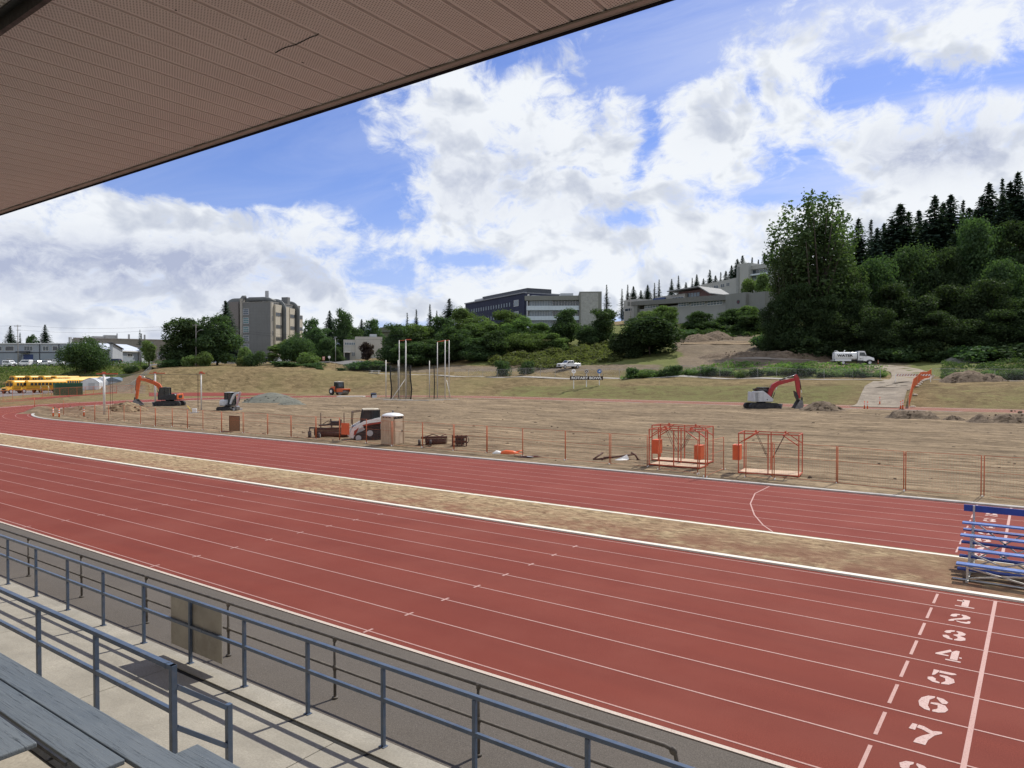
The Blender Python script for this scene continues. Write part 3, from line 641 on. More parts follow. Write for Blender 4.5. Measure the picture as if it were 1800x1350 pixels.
mb=MB(); mb.box((-11.6,3.95,1.775),(8.76,.046,.05)); rbuild(mb,'mid_rail',M_BLUE,t,.003)
pe=atX(402,1237,-7.17); a1=atX(309,1207,-7.19); a2=atX(309,1279,-7.19)
mb=MB(); mb.box((pe.x,pe.y,(pe.z+.2)/2),(.06,.06,pe.z-.2)); rbuild(mb,'post',M_BLUE,t,.003)
s1=(pe.z-.02-a1.z); 
mb=MB(); mb.bar((a1.x,3.98,a1.z),(pe.x,pe.y-.03,pe.z-.03),.05,.05); rbuild(mb,'handrail',M_BLUE,t,.003)
mb=MB(); mb.bar((a1.x,3.98,a2.z),(pe.x,pe.y-.03,pe.z-.03-(a1.z-a2.z)),.046,.05); rbuild(mb,'handrail',M_BLUE,t,.003)
M_PIPE=mat('oxidised_pipe',(.135,.12,.102),.7,.1,.3,6,.15,60,dirt=(.02,.02,.02),dirtamt=.6,dscale=4)
t=thing('pipe_railing',(-12,7.72,0),'dark weathered round pipe railing on the asphalt between walk and track','railing')
for k in range(-14,6):
    x=-6.17-2.972*k
    if k<0: continue
for k in range(0,22):
    x=-6.17-2.972*k; mb=MB(); mb.cyl((x,7.72,-.05),(x,7.72,.97),.024,10); mb.cyl((x,7.72,0),(x,7.72,.03),.05,10); mb.cyl((x,7.72,.46),(x,7.72,.54),.034,10); mb.cyl((x,7.72,.93),(x,7.72,1.0),.033,10); rbuild(mb,'post',M_PIPE,t)
mb=MB(); mb.tube([(-75,7.72,.985),(-3.42,7.72,.985),(-3.34,7.72,.968),(-3.29,7.72,.92),(-3.28,7.72,.85),(-3.28,7.72,-.05)],.026,10); mb.ell((-3.32,7.72,.95),(.05,.036,.05)); rbuild(mb,'top_rail',M_PIPE,t)
mb=MB(); mb.cyl((-75,7.72,.50),(-3.28,7.72,.50),.021,8); rbuild(mb,'mid_rail',M_PIPE,t)
o=MB().box((-11.81,6.898,.825),(1.60,.018,.89)).build('plywood_board',mat('weathered_plywood',(.37,.335,.275),.8,0,.2,1.2,.2,18,dirt=(.2,.17,.13),dirtamt=.5,dscale=3),bevel=.002)
tag(o,'bare tan plywood board fixed to the far side of the front railing','board')
# ---------------------------------------------------------------- benches
def plank(mb,x0,x1,y0,y1,z,th=.045): mb.box(((x0+x1)/2,(y0+y1)/2,z-th/2),(x1-x0,y1-y0,th))
z=1.95
t=thing('bench',(-8,3.0,1.56),'two-plank grey painted bench, the longest, right behind the short railing','bench')
for nm,y0,y1,xe in (('seat_plank',3.055,3.345,-4.6),('seat_plank',2.755,3.040,-6.33)):
    mb=MB(); plank(mb,-16,xe,y0,y1,z); rbuild(mb,nm,M_BENCH,t,.008)
for k in range(9):
    x=-8.3-1.6*k; mb=MB(); mb.box((x,3.05,z-.07),(.05,.56,.05)); mb.bar((x,3.2,z-.09),(x,3.2,1.50),.05,.05); mb.bar((x,2.9,z-.09),(x,2.9,1.56),.05,.05); rbuild(mb,'leg',M_DKST,t)
mb=MB(); mb.box((-10,2.70,z-.10),(12,.012,.014))
for k in range(16): mb.box((-5.9-.55*k,2.74,z-.07),(.022,.09,.016))
rbuild(mb,'support_angle',M_DKST,t)
t=thing('bench',(-8,2.26,1.99),'grey plank bench one tier up, its rounded end on a curved black leg','bench')
mb=MB(); plank(mb,-16,-6.40,2.13,2.395,2.35); rbuild(mb,'seat_plank',M_BENCH,t,.012)
for k in range(8):
    x=-6.55-1.3*k; mb=MB(); mb.tube([(x,2.30,2.29),(x,2.18,2.26),(x,2.05,2.18),(x,1.98,2.05),(x,1.97,1.86)],.018,8); mb.box((x,2.26,2.29),(.05,.24,.02)); rbuild(mb,'leg',M_DKST,t)
mb=MB(); mb.box((-11,2.44,2.28),(10,.02,.03)); rbuild(mb,'support_angle',M_DKST,t)
t=thing('bench',(-5,3.8,1.13),'grey plank bench across the stair gap, its square end beside the handrail post','bench')
mb=MB(); plank(mb,-6.74,4,3.66,3.945,1.58); rbuild(mb,'seat_plank',M_BENCH,t,.008)
for k in range(6):
    x=-6.3+1.5*k; mb=MB(); mb.box((x,3.8,1.50),(.05,.28,.06)); mb.box((x,3.8,1.30),(.05,.06,.36)); rbuild(mb,'leg',M_DKST,t)
# ================================================================ things on the field
M_ORF=mat('orange_fence_paint',(.50,.130,.050),.55,0,.25,4,0,30,dirt=(.25,.12,.07),dirtamt=.5)
M_ORD=mat('red_orange_cage_paint',(.46,.085,.040),.5,0,.2,3,0,30,dirt=(.22,.08,.05),dirtamt=.5)
M_ORP=mat('orange_plastic',(.75,.13,.03),.45,0,.12,3)
M_WHT=mat('white_paint',(.74,.74,.72),.35,0,.08,2,dirt=(.45,.40,.33),dirtamt=.3)
M_WPL=mat('white_plastic',(.78,.77,.74),.5,0,.08,2)
M_GRY=mat('light_grey_paint',(.42,.43,.45),.4,0,.1,2,dirt=(.3,.26,.2),dirtamt=.3)
M_BLK=mat('black_rubber',(.022,.022,.024),.7,0,.3,5,.2,30,dirt=(.12,.10,.08),dirtamt=.5,dscale=4)
M_BLP=mat('black_paint',(.025,.026,.03),.35,0,.25,3,dirt=(.13,.11,.08),dirtamt=.3)
M_GAL=mat('galvanised_steel',(.40,.40,.39),.45,.6,.15,4)
M_GLS=glass('dark_window_glass')
M_RUST=mat('rusty_dark_steel',(.075,.035,.028),.7,.2,.4,4,.3,20,dirt=(.15,.08,.05),dirtamt=.5)
M_WOOD=mat('tan_plywood_deck',(.50,.36,.24),.8,0,.2,2)
M_WPOST=mat('weathered_white_pole',(.62,.60,.57),.55,.2,.15,3,dirt=(.4,.33,.26),dirtamt=.4)
M_BWH=mat('bright_white_sign_paint',(.92,.92,.90),.5,0,.03,2)
M_NET=mat('black_netting',(.015,.015,.016),.9)
M_ZINC=M_GAL
FG='orange temporary fence panels round the infield'
# one prototype panel: 2 posts, 2 rails, wire mesh; copies are scaled along their length only in mesh data of the same kind
def panel_mesh(w,h=1.82,full=True):
    fr=MB(); r=.023
    fr.tube([(0.03,0,.06),(0.03,0,h)],r,6); fr.tube([(w-.03,0,h),(w-.03,0,.06)],r,6); fr.cyl((.03,0,h-.01),(w-.03,0,h-.01),.011,6); fr.cyl((.03,0,.14),(w-.03,0,.14),.010,6); fr.cyl((.03,0,h*.62),(w-.03,0,h*.62),.007,5)
    wr=MB(); 
    for i in range(1,int(w/.11)): x=.03+i*.11; wr.bar((x,0,.14),(x,0,h),.0022,.0022)
    for j in range(1,int((h-.14)/.2)+1): z=.14+j*.2; wr.bar((.03,.003,z),(w-.03,.003,z),.0022,.0022)
    fts=[]
    for x in (.0,w): ft=MB(); fts.append(ft); ft.box((x,0,.02),(.10,.50,.04)); ft.cyl((x,-.08,.03),(x,-.08,.16),.02,6); ft.cyl((x,.08,.03),(x,.08,.16),.02,6)
    return fr,wr,fts
_pm={}
def fence_panel(p,q,label,h=1.82,foot=True):
    p=Vector((p.x,p.y,p.z));q=Vector((q.x,q.y,q.z)); d=q-p; w=round(max(.6,math.hypot(d.x,d.y)),1); rz=math.atan2(d.y,d.x)
    t=thing('temporary_fence',p,label,'fence',FG,rz)
    key=(w,h)
    if key not in _pm:
        a,b,c=panel_mesh(w,h); _pm[key]=[a.build('frame',M_ORF,t),b.build('wire_mesh',M_ORF,t)]+[q.build('foot',M_WPL,t) for q in c]
    else:
        for o in _pm[key]:
            if o is not None: c=o.copy(); COL.objects.link(c); c.parent=t
    return t
BASE=[(-17,733),(61,722),(112,731),(166.7,742),(191,743),(218,744),(247,747),(273.3,750.8),(303,751.7),(329.7,755),(356.7,757.5),(389.7,761),(428.3,763),(470.8,766.7),(511.7,771),(555.6,774),(597,777),(644,781),(690,786),(742.6,789),(798,794.7),(856,799),(918.3,805),(993.3,811.6),(1072.8,819),(1140,824)]
pts=[G(*b) for b in BASE]; n=len(pts)
WHERE={0:'orange fence panel standing on the red track at the left end of the row',1:'orange fence panel across the inside tip of the bend beside two striped posts',17:'orange fence panel in front of the white track loader',18:'orange fence panel just right of the portable toilet',19:'orange fence panel behind which lie the wheeled and small black attachments',
 21:'orange fence panel left of the orange and white tube',22:'orange fence panel between the orange tube and the bent metal frame',23:'orange fence panel in front of the bent frame with the white sheet',24:'orange fence panel joining the left red cage frame',16:'orange fence panel between landscape rake and track loader'}
for i in range(n-1):
    lab=WHERE.get(i) or 'orange wire fence panel, %s to the left of the portable toilet along the track'%ORD[17-i] if i<17 else (WHERE.get(i) or 'orange wire fence panel, right of the small black attachment on the dirt')
    fence_panel(pts[i],pts[i+1],lab)
B2=[(1228,833),(1471.2,853.2),(1590.4,867),(1728,877.8),(1850,889)]
p2=[G(*b) for b in B2]
p2[0]=Vector((p2[1].x-3.0,p2[1].y+.1,0))
for i,l in enumerate(['orange fence panel right of the single red cage frame','wide open orange fence panel on bare dirt above the painted arc','orange fence panel over the dirt left of the blue bleachers','orange fence panel rising behind the blue bleachers']): fence_panel(p2[i],p2[i+1],l)
fence_panel(G(1239.5,841.8),G(1271.6,828.5),'orange fence panel turned end-on between the two red cage frames')
fence_panel(G(1158,828),G(1227,836.5),'orange fence panel standing in front of the double red cage frame')
fence_panel(G(1310,842),G(1361,846.2),'orange fence panel leaning along the front of the single red cage')
# far row around the outside of the bend
FB=[(-12,706),(22,703.5),(58,701),(90,699),(120,697),(150,695),(178,693.5),(205,692),(232,691),(262,690.5)]
fp=[G(*b) for b in FB]; ln=['first','second','third','fourth','fifth','sixth','seventh','eighth','ninth']
for i in range(len(fp)-1):
    v=fp[i+1]-fp[i]; k=max(1,round(v.length/3.6))
    t=thing('fence_run',fp[i],'orange wire fence outside the bend before the bus yard, %s stretch from the left'%ln[i],'fence','far orange fence by the bus yard',math.atan2(v.y,v.x))
    L=v.length; mb=MB()
    for j in range(k+1): mb.tube([(L*j/k,0,0),(L*j/k,0,1.85)],.035,5)
    mb.bar((0,0,1.85),(L,0,1.85),.04); mb.bar((0,0,.15),(L,0,.15),.03); mb.build('frame',M_ORF,t)
    mb=MB()
    for j in range(1,12): mb.bar((0,0,.15+.15*j),(L,0,.15+.15*j),.006)
    for j in range(1,int(L/.25)): mb.bar((.25*j,0,.15),(.25*j,0,1.85),.005)
    mb.build('wire_mesh',M_ORF,t)
t=thing('fence_run',G(1640,712),'orange wire fence along the far straight at the right edge','fence','far orange fence by the far straight',0)
mb=MB()
for j in range(8): mb.tube([(3.5*j,0,0),(3.5*j,0,1.85)],.03,5)
mb.bar((0,0,1.85),(24.5,0,1.85),.035); mb.build('frame',M_ORF,t)
mb=MB()
for j in range(1,12): mb.bar((0,0,.15*j),(24.5,0,.15*j),.005)
for j in range(1,98): mb.bar((.25*j,0,.0),(.25*j,0,1.85),.004)
mb.build('wire_mesh',M_ORF,t)
# ---------------------------------------------------------------- cages
def cage(loc_,rz,w,d,h,label,boxes):
    t=thing('steel_frame_cage',loc_,label,'cage frame','red steel frame cages',rz)
    s=.05
    for x,y in ((0,0),(w,0),(0,d),(w,d)): m=MB(); m.box((x,y,h/2),(s,s,h)); m.build('upright',M_ORD,t)
    for x,y in ((w*.47,d),(w*.50,0)): m=MB(); m.box((x,y,h/2),(s,s,h)); m.build('upright',M_ORD,t)
    for z in (h,.16):
        m=MB(); m.bar((0,0,z),(w,0,z),s*.9); m.bar((0,d,z),(w,d,z),s*.9); m.bar((0,0,z),(0,d,z),s*.9); m.bar((w,0,z),(w,d,z),s*.9); m.build('frame_rail',M_ORD,t)
    m=MB()
    for y in (0,d):
        for x0,x1 in ((0,w*.26),(w,w*.74)): q=MB(); q.bar((x0,y,h*.76),(x1,y,h-.02),.045); q.build('corner_brace',M_ORD,t)
    for x in (w*.25,w*.75): m.bar((x,0,h),(x,d,h),.045); m.box((x,d*.5,h+.07),(.08,.08,.12))
    m.build('top_bar',M_ORD,t)
    m=MB(); m.box((w/2,d/2,.185),(w-.06,d-.06,.03)); m.build('deck',M_WOOD,t)
    m=MB(); m.box((w/2,0,.09),(w,.06,.1)); m.box((w/2,d,.09),(w,.06,.1)); m.build('skid',M_RUST,t)
    m=MB()
    for y in (d*.4,d*.6): m.tube([(w*.25,y,h),(w*.45,y+.1,h*.42)],.012,5); m.tube([(w*.75,y,h),(w*.54,y-.1,h*.42)],.012,5)
    m.build('chain',M_RUST,t)
    for bx,by,bz in boxes: m=MB(); m.box((bx,by,bz),(.36,.60,.74)); m.box((bx,by,bz+.38),(.38,.62,.03)); m.build('side_box',M_ORP2,t,bevel=.01)
    return t
M_ORP2=mat('red_orange_panel',(.62,.115,.04),.5,0,.12,2)
a=G(1298,836); cage(a,R(8),2.85,1.55,2.15,'single open red steel frame cage with one side box, right of the pair',[(-.12,.3,1.15)])
a=G(1141,821); cage(a,R(1),2.85,1.25,2.1,'front one of the two nested red steel frame cages, side boxes at each end',[(.42,.1,1.15),(2.8,.15,.98)])
a=G(1146,812.5); cage(a,R(1),3.2,1.2,2.15,'rear one of the two nested red steel frame cages',[])
# ---------------------------------------------------------------- portable toilet
def porta(loc_,rz):
    t=thing('portable_toilet',loc_,'tan portable toilet with domed white roof on the dirt beside the loader','portable toilet',None,rz)
    w=1.16; h=2.0; T_=mat('tan_plastic',(.52,.40,.275),.55,0,.1,2,dirt=(.3,.2,.14),dirtamt=.3)
    m=MB(); m.box((0,0,h/2+.08),(w-.06,w-.06,h))
    for x in (-1,1):
        for y in (-1,1): m.box((x*(w/2-.03),y*(w/2-.03),h/2+.08),(.08,.08,h))
    for z in (.7,1.35): 
        for s_ in (-1,1): m.box((s_*(w/2-.02),0,z),(.03,w-.14,.03)); 
    for k in range(4): m.box((-w/2+.02,-.36+.24*k,1.0),(.03,.05,1.7))
    m.build('cabin',T_,t)
    m=MB(); m.box((0,0,.05),(w+.06,w+.06,.1)); m.build('base_skid',M_BLP,t)
    d=MB(); d.box((0,-w/2-.005,1.03),(.74,.045,1.78)); d.box((-.16,-w/2-.03,.62),(.26,.02,.9)); d.box((.17,-w/2-.03,.62),(.26,.02,.9)); d.box((0,-w/2-.03,1.55),(.6,.02,.34)); dd=d.build('door',mat('pale_tan_door',(.60,.47,.33),.5,0,.1,2),t,bevel=.01)
    m=MB(); m.box((.3,-w/2-.05,1.05),(.05,.05,.14)); m.build('latch',M_BLP,dd)
    m=MB(); m.box((0,-w/2-.02,1.98),(.8,.02,.08))
    for x in (-.3,0,.3): m.box((x,-w/2-.02,2.03),(.10,.03,.05)); m.box((-w/2-.02,x,2.03),(.03,.10,.05))
    m.build('vent_slot',M_BLP,t)
    secs=[]
    for z,s_ in ((2.08,1.06),(2.14,1.08),(2.20,.98),(2.29,.66),(2.325,.3)):
        a=w/2*s_; c=a*.75; secs.append([(x,y,z) for x,y in ((-a,-c),(-c,-a),(c,-a),(a,-c),(a,c),(c,a),(-c,a),(-a,c))])
    m=MB(); m.loft(secs,0,True,True); m.build('roof',M_WHT,t)
    m=MB(); m.cyl((.25,.25,2.1),(.25,.25,2.47),.05,8); m.build('vent_pipe',M_BLP,t)
_pg=G(690.5,785); porta(_pg+(_pg-CAM).normalized()*.75-Vector((0,0,(_pg-CAM).normalized().z*.75)),R(36+52))
# hose and cable near the toilet
o=MB().tube([(-36.6,38.9,.05),(-36.0,38.2,.07),(-35.4,38.1,.05),(-35.0,37.9,.06)],.03,6).build('hose',M_BLK); tag(o,'dark hose lying on the dirt between toilet and wheeled attachment','hose')
# ---------------------------------------------------------------- bleachers
M_BBL=mat('bright_blue_paint',(.028,.062,.27),.4,0,.12,3); M_ALU=mat('aluminium_tube',(.55,.55,.53),.4,.7,.1,3)
M_BBT=mat('pale_blue_plank',(.10,.18,.45),.4,0,.12,3)
t=thing('bleachers',(-1.47,21.30,.0),'small five-row bleachers with blue planks on an aluminium frame, on the dry grass','bleachers',None,R(0))
Lb=4.6; 
rows=[(0.0,.45),(.6,.70),(1.2,.95),(1.8,1.18)]
for i,(y,z) in enumerate(rows):
    m=MB(); m.box((Lb/2-.12,y,z),(Lb,.25,.045)); m.build('seat_plank',M_BBT,t,bevel=.006)
    if i>0 or True:
        m=MB(); m.box((Lb/2-.12,y+.30,z-.24 if i else .26),(Lb,.22,.04)); m.build('foot_plank',M_BBL,t,bevel=.006)
m=MB(); m.box((Lb/2-.12,2.20,1.52),(Lb,.04,.18)); m.build('back_board',M_BBL,t,bevel=.006)
for x in (.12,1.55,2.98,4.2):
    m=MB(); 
    for y,z in rows: m.bar((x,y,0.06),(x,y,z-.02),.055)
    m.bar((x,2.16,.06),(x,2.16,1.6),.05); m.bar((x,-.15,.05),(x,2.3,.05),.06)
    for y,z in rows: m.bar((x,y-.1,z-.05),(x,y+.5,z-.05),.05)
    m.bar((x,0,.1),(x,2.1,1.0),.04); m.build('frame_truss',M_ALU,t)
for y in (.02,.64,1.26,2.14):
    m=MB()
    for x0,x1 in ((.12,1.55),(1.55,2.98),(2.98,4.2)): m.bar((x0,y,.10),(x1,y,.36+y*.38),.035); m.bar((x0,y,.36+y*.38),(x1,y,.10),.035)
    m.build('cross_brace',M_ALU,t)
m=MB(); m.cyl((-.2,.02,.05),(4.5,.02,.05),.03,8); m.build('base_tube',M_ALU,t)
# ---------------------------------------------------------------- poles and throwing cages
def polecage(pole_px,name,label,top_r,cat='throwing cage',H=None,rad=.07,net=None,arms=True):
    base=G(*pole_px[0][:2]); t=thing(name,base,label,cat)
    tops=[]
    for px,py,pt,rd in pole_px:
        b=G(px,py); dep=(b-CAM).dot(FW); tp=D(px,pt,dep); tops.append(Vector((b.x,b.y,tp.z)))
        m=MB(); m.tube([b-base+Vector((0,0,-.1)),Vector((b.x,b.y,tp.z))-base],rd,8); m.build('pole',M_WPOST,t)
        m=MB(); m.box(b-base+Vector((0,0,.05)),(.9,.6,.12)); m.build('base_block',M_RUST,t)
    return t,base,tops
t,base,tops=polecage([(183.5,731,657,.13),(273,713,656,.14),(354,722,656,.085)],'batting_cage','tall grey pole cage with orange top arms and cable, around the orange excavator','')
m=MB()
m.tube([tops[0]-base+Vector((0,0,-.15)),tops[1]-base+Vector((0,0,-.2)),tops[2]-base+Vector((0,0,-.15))],.03,5)
m.tube([tops[0]-base+Vector((-6,-3,-.15)),tops[0]-base+Vector((0,0,-.15))],.03,5); m.build('cable',M_DKST,t)
for p,dx in ((tops[0],2.0),(tops[1],1.9),(tops[2],.6)):
    m=MB(); m.bar(p-base-RT*.9*(dx/2),p-base+RT*dx*.8,.12,.14); m.box(p-base+Vector((0,0,.1)),(.3,.3,.25)); m.build('top_arm',M_ORD,t)
m=MB()
for px,py in ((194.5,729),(198,727),(284,712),(349,720),(347.5,718)):
    b=G(px,py); m.tube([b-base,Vector((b.x,b.y,tops[0].z-.2))-base,],.02,5)
m.build('net_line',M_RUST,t)
def netpart(t,base,a,b,z0,z1,nx=18,nz=24,wr=.014):
    m=MB(); 
    for i in range(nx+1):
        p=a.lerp(b,i/nx); m.bar(Vector((p.x,p.y,z0))-base,Vector((p.x,p.y,z1))-base,wr)
    for j in range(nz+1):
        z=z0+(z1-z0)*j/nz; m.bar(Vector((a.x,a.y,z))-base,Vector((b.x,b.y,z))-base,wr)
    return m.build('net',M_NET,t)
t,base,tops=polecage([(713.5,703,597,.11),(702,703,598,.075),(678.5,701,633,.08),(700,701,633,.07)],'throwing_cage','taller left half of the hammer cage, white poles with slanted brace and black net','')
m=MB(); p=G(687,704); q=tops[0]; b=G(713.5,703); m.tube([p-base,Vector((b.x,b.y,b.z+(q.z-b.z)*.36))-base],.055,6); m.build('brace',M_WPOST,t)
m=MB(); m.bar(tops[0]-base+Vector((0,0,-.1)),tops[1]-base+Vector((0,0,-.1)),.1); m.bar(tops[0]-base,tops[0]-base+RT*1.0,.16); m.build('top_arm',M_ORD,t)
na=G(687,703); nb=G(722,703); nc=G(708,700); 
netpart(t,base,na,nc,.2,6.2,14,32,.02); netpart(t,base,nc,nb,.2,6.4,12,32,.02); netpart(t,base,na,nb,.2,6.2,16,32,.02)
m=MB()
for p in (na,nb): m.tube([p-base,p-base+Vector((.15,.1,2)),p-base+Vector((-.1,0,4.2)),p-base+Vector((0,0,6.3))],.12,6)
m.build('gathered_net',M_NET,t)
t,base,tops=polecage([(769,702,601,.07),(782.5,703,598,.085),(789.5,701,598,.075),(755,701,634,.07)],'throwing_cage','right half of the hammer cage, three tall white poles close together','')
m=MB(); m.bar(tops[0]-base,tops[2]-base,.09); m.bar(tops[0]-base,tops[1]-base,.1); m.build('top_arm',M_ORD,t)
m=MB(); p=G(793,702); b=G(785,702); m.tube([p-base,Vector((b.x,b.y,3.6))-base],.05,6); m.build('brace',M_WPOST,t)
na=G(763,702); nb=G(783,702); netpart(t,base,na,nb,.2,6.3,12,32,.017); na2=G(750,700); netpart(t,base,na2,na,.2,6.2,9,30,.012)
m=MB()
for p in (na,): m.tube([p-base,p-base+Vector((.05,.05,3)),p-base+Vector((0,0,6.3))],.09,6)
m.build('gathered_net',M_NET,t)
mb=MB(); a=G(668,701.5); 
for px,py,w,h in ((700,704.5,5.2,.9),(680,703,3.6,.7),(726,705.2,5.5,.6),(785,703.8,4.2,.7),(755,705,5,.5),(617,698,5.4,3.0)):
    q=G(px,py); mb.box((q.x,q.y,.10),(w,h,.22),rz=YAW+.04)
struct(mb.build('concrete_pad',mat_conc('pale_pad',(.55,.51,.45))))
q=G(657,700); tt=thing('equipment_box',q,'small dark box tipped beside the left hammer cage base','box')
m=MB(); m.box((0,0,.45),(1.0,.7,1.0),rz=.6,rx=.35); m.build('body',M_BLP,tt); m=MB(); m.box((.5,-.3,.35),(.9,.1,.7),rz=.6,rx=-.5); m.build('lid',M_GRY,tt)
# ---------------------------------------------------------------- delineators, cones
def delin(px,py,label,dep=None,cone=False,h=1.1):
    b=G(px,py) if dep is None else T(px,dep)
    t=thing('traffic_post',b,label,'traffic post','orange striped traffic posts')
    m=MB(); m.tube([(0,0,.05),(0,0,h)],[.10,.055],8); m.ell((0,0,h),(.06,.06,.05),n=8,m=4); m.build('post',M_ORP,t)
    m=MB(); m.tube([(0,0,h*.50),(0,0,h*.62)],[.086,.078],8); m.tube([(0,0,h*.72),(0,0,h*.84)],[.077,.070],8); m.build('reflective_band',M_WPL,t)
    m=MB(); m.cyl((0,0,0),(0,0,.07),.22,8); m.build('base',M_BLK,t)
delin(93.5,734,'orange traffic post nearest the inner tip of the left bend')
delin(104,735,'orange traffic post with white bands, second from the tip of the left bend')
delin(147.5,733,'orange traffic post standing alone before the dirt bank left of the grey poles')
delin(1519.5,719.5,'orange traffic post at the foot of the ramp, left of its pair')
delin(1524.8,720,'orange traffic post at the foot of the ramp, right of its pair')
delin(1546.5,712.5,'taller orange traffic post on the left edge of the gravel ramp',h=1.25)
delin(1583,719.5,'orange traffic post at the foot of the ramp close behind the dark spoil')
delin(1586.8,720,'orange traffic post at the foot of the ramp next to the orange barrier mesh',h=1.3)
delin(1543.5,0,'short orange and white post on the road in front of the water truck',dep=158,h=.9)
delin(1556,0,'pale marker post at the wood edge behind the water truck',dep=176,h=.9)
delin(1581,0,'pale marker post at the wood edge right of the water truck',dep=168,h=.9)
# ---------------------------------------------------------------- spoil heaps
def heap(px,py,w,h,label,m=None,d=None,seed=1,name='dirt_pile',dep=None,amp=.3,ridge=1):
    b=G(px,py) if dep is None else T(px,dep)
    cs,sn=math.cos(YAW),math.sin(YAW)
    def lift(x,y): return 0 if dep is None else TZ(b.x+x*cs-y*sn,b.y+x*sn+y*cs)-b.z
    d=d or w*.7; rnd=random.Random(seed); mb=MB(); N=44; K=12; rows=[]
    pk=[(rnd.uniform(-.5,.5)*(ridge>1),rnd.uniform(-.2,.2),rnd.uniform(.6,1)) for _ in range(ridge)]
    G_=30; vs=[]
    for j in range(G_+1):
        for i in range(G_+1):
            u=i/G_*2-1; v=j/G_*2-1
            rr=math.sqrt(u*u+v*v); e=1-rr**1.6*(1+.25*mnoise.noise((math.atan2(v,u)*1.3+seed,seed,0)))
            if ridge>1: e=max(0,(1-abs(v)**1.5))*(.55+.45*mnoise.noise((u*2.4+seed,0,seed*1.7)))*min(1,(1-abs(u))*4)
            z=h*max(-.05,e)+ (h*amp*(mnoise.noise((u*3+seed,v*3,seed))*.6+mnoise.noise((u*8+seed,v*8,seed))*.4+mnoise.noise((u*19,v*19,seed))*.28) if e>0 else 0)*min(1,max(0,e)*3)
            vs.append((u*w/2,v*d/2,z-.03+lift(u*w/2,v*d/2)))
    mb.add(vs,[(j*(G_+1)+i,j*(G_+1)+i+1,(j+1)*(G_+1)+i+1,(j+1)*(G_+1)+i) for j in range(G_) for i in range(G_)],0,True)
    for k in range(26):
        u=rnd.uniform(-1,1)*.9; v=-rnd.uniform(.2,1.0)*.9; r_=rnd.uniform(.04,.12)*min(1.6,h); 
        mb.ell((u*w/2,v*d/2,max(0,h*(1-math.hypot(u,v)**1.6)*.9)+r_*.3+lift(u*w/2,v*d/2)),(r_*1.3,r_,r_*.8),n=7,m=4,noise=.25)
    o=mb.build(name,m or M_DARKDIRT,loc=b,rz=YAW); tag(o,label,'dirt pile'); return o
heap(1445,723,6.4,1.35,'round brown dirt pile beside the red excavator bucket',seed=3,d=4.2)
heap(1604,737,5.6,1.15,'dark spoil heap at the foot of the orange barrier on the ramp',seed=5,ridge=2,d=3)
heap(1676,740,2.6,.6,'small low dirt clump between two larger spoil ridges',seed=8,d=2)
heap(1775,744,8.5,1.5,'long dark spoil ridge at the right edge of the field',seed=9,ridge=3,d=3.2)
heap(478,708,10.5,1.75,'grey-green gravel heap right of the mini excavator',M_GRAVEL,seed=11,d=7,amp=.1)
heap(513,712,5,.7,'low gravel spill in front of the big gravel heap',M_GRAVEL,seed=12,d=4,amp=.15)
heap(125,725.5,12,1.05,'long brown dirt bank inside the left bend',mat_soil('brown_cut_earth',(.16,.115,.075),(.28,.205,.135),(.22,.16,.105),(.5,1,1),0,.7,2),seed=14,ridge=2,d=5)
heap(222,724,6,1.35,'greyish dirt mound right of the first grey pole',M_DIRT,seed=15,d=5)
heap(255,739,8,.35,'low scraped dirt mound behind the orange fence at left',M_DIRT,seed=16,d=3)
heap(1700,0,9,1.7,'brown earth pile on the bank right of the ramp',M_DARKDIRT,seed=18,d=5,dep=117)
heap(1740,0,5,1.2,'smaller dark earth pile trailing right on the bank',M_DARKDIRT,seed=19,d=4,dep=116)
heap(1685,0,7,1.6,'pale gravel cone at the wood edge right of the road',M_GRAVEL,seed=20,d=6,dep=152,amp=.1)
heap(1225,0,12,1.8,'left brown spoil heap on the upper site road',M_DARKDIRT,seed=21,d=8,dep=203)
heap(1258,0,10,2.1,'right brown spoil heap on the upper site road',M_DARKDIRT,seed=22,d=8,dep=205)
heap(1310,0,22,1.9,'long rough earth ridge across the bank left of the water truck',M_DARKDIRT,seed=23,d=6,dep=172,ridge=4)
heap(1410,0,16,2.2,'stony dark earth ridge just left of the water truck',M_DARKDIRT,seed=24,d=6,dep=168,ridge=3)
# scattered clods
cl=MB(); rc=random.Random(4)
for k in range(1300):
    x=rc.uniform(-110,3); y=rc.choice([rc.uniform(34.4,40),rc.uniform(36,75),rc.uniform(70,108)]); 
    if ((min(max(x,-84.5),0)-x)**2+(y-71.85)**2)>36.5**2: continue
    r_=rc.choice([.02,.03,.03,.05,.05,.08,.12]); cl.ell((x,y,.08),(r_*1.5,r_,r_*.7),n=6,m=4,noise=.3,rz=rc.uniform(0,3))
o=cl.build('dirt_clods',M_DARKDIRT); tag(o,'loose clods of earth strewn over the stripped infield','clods',kind='stuff')
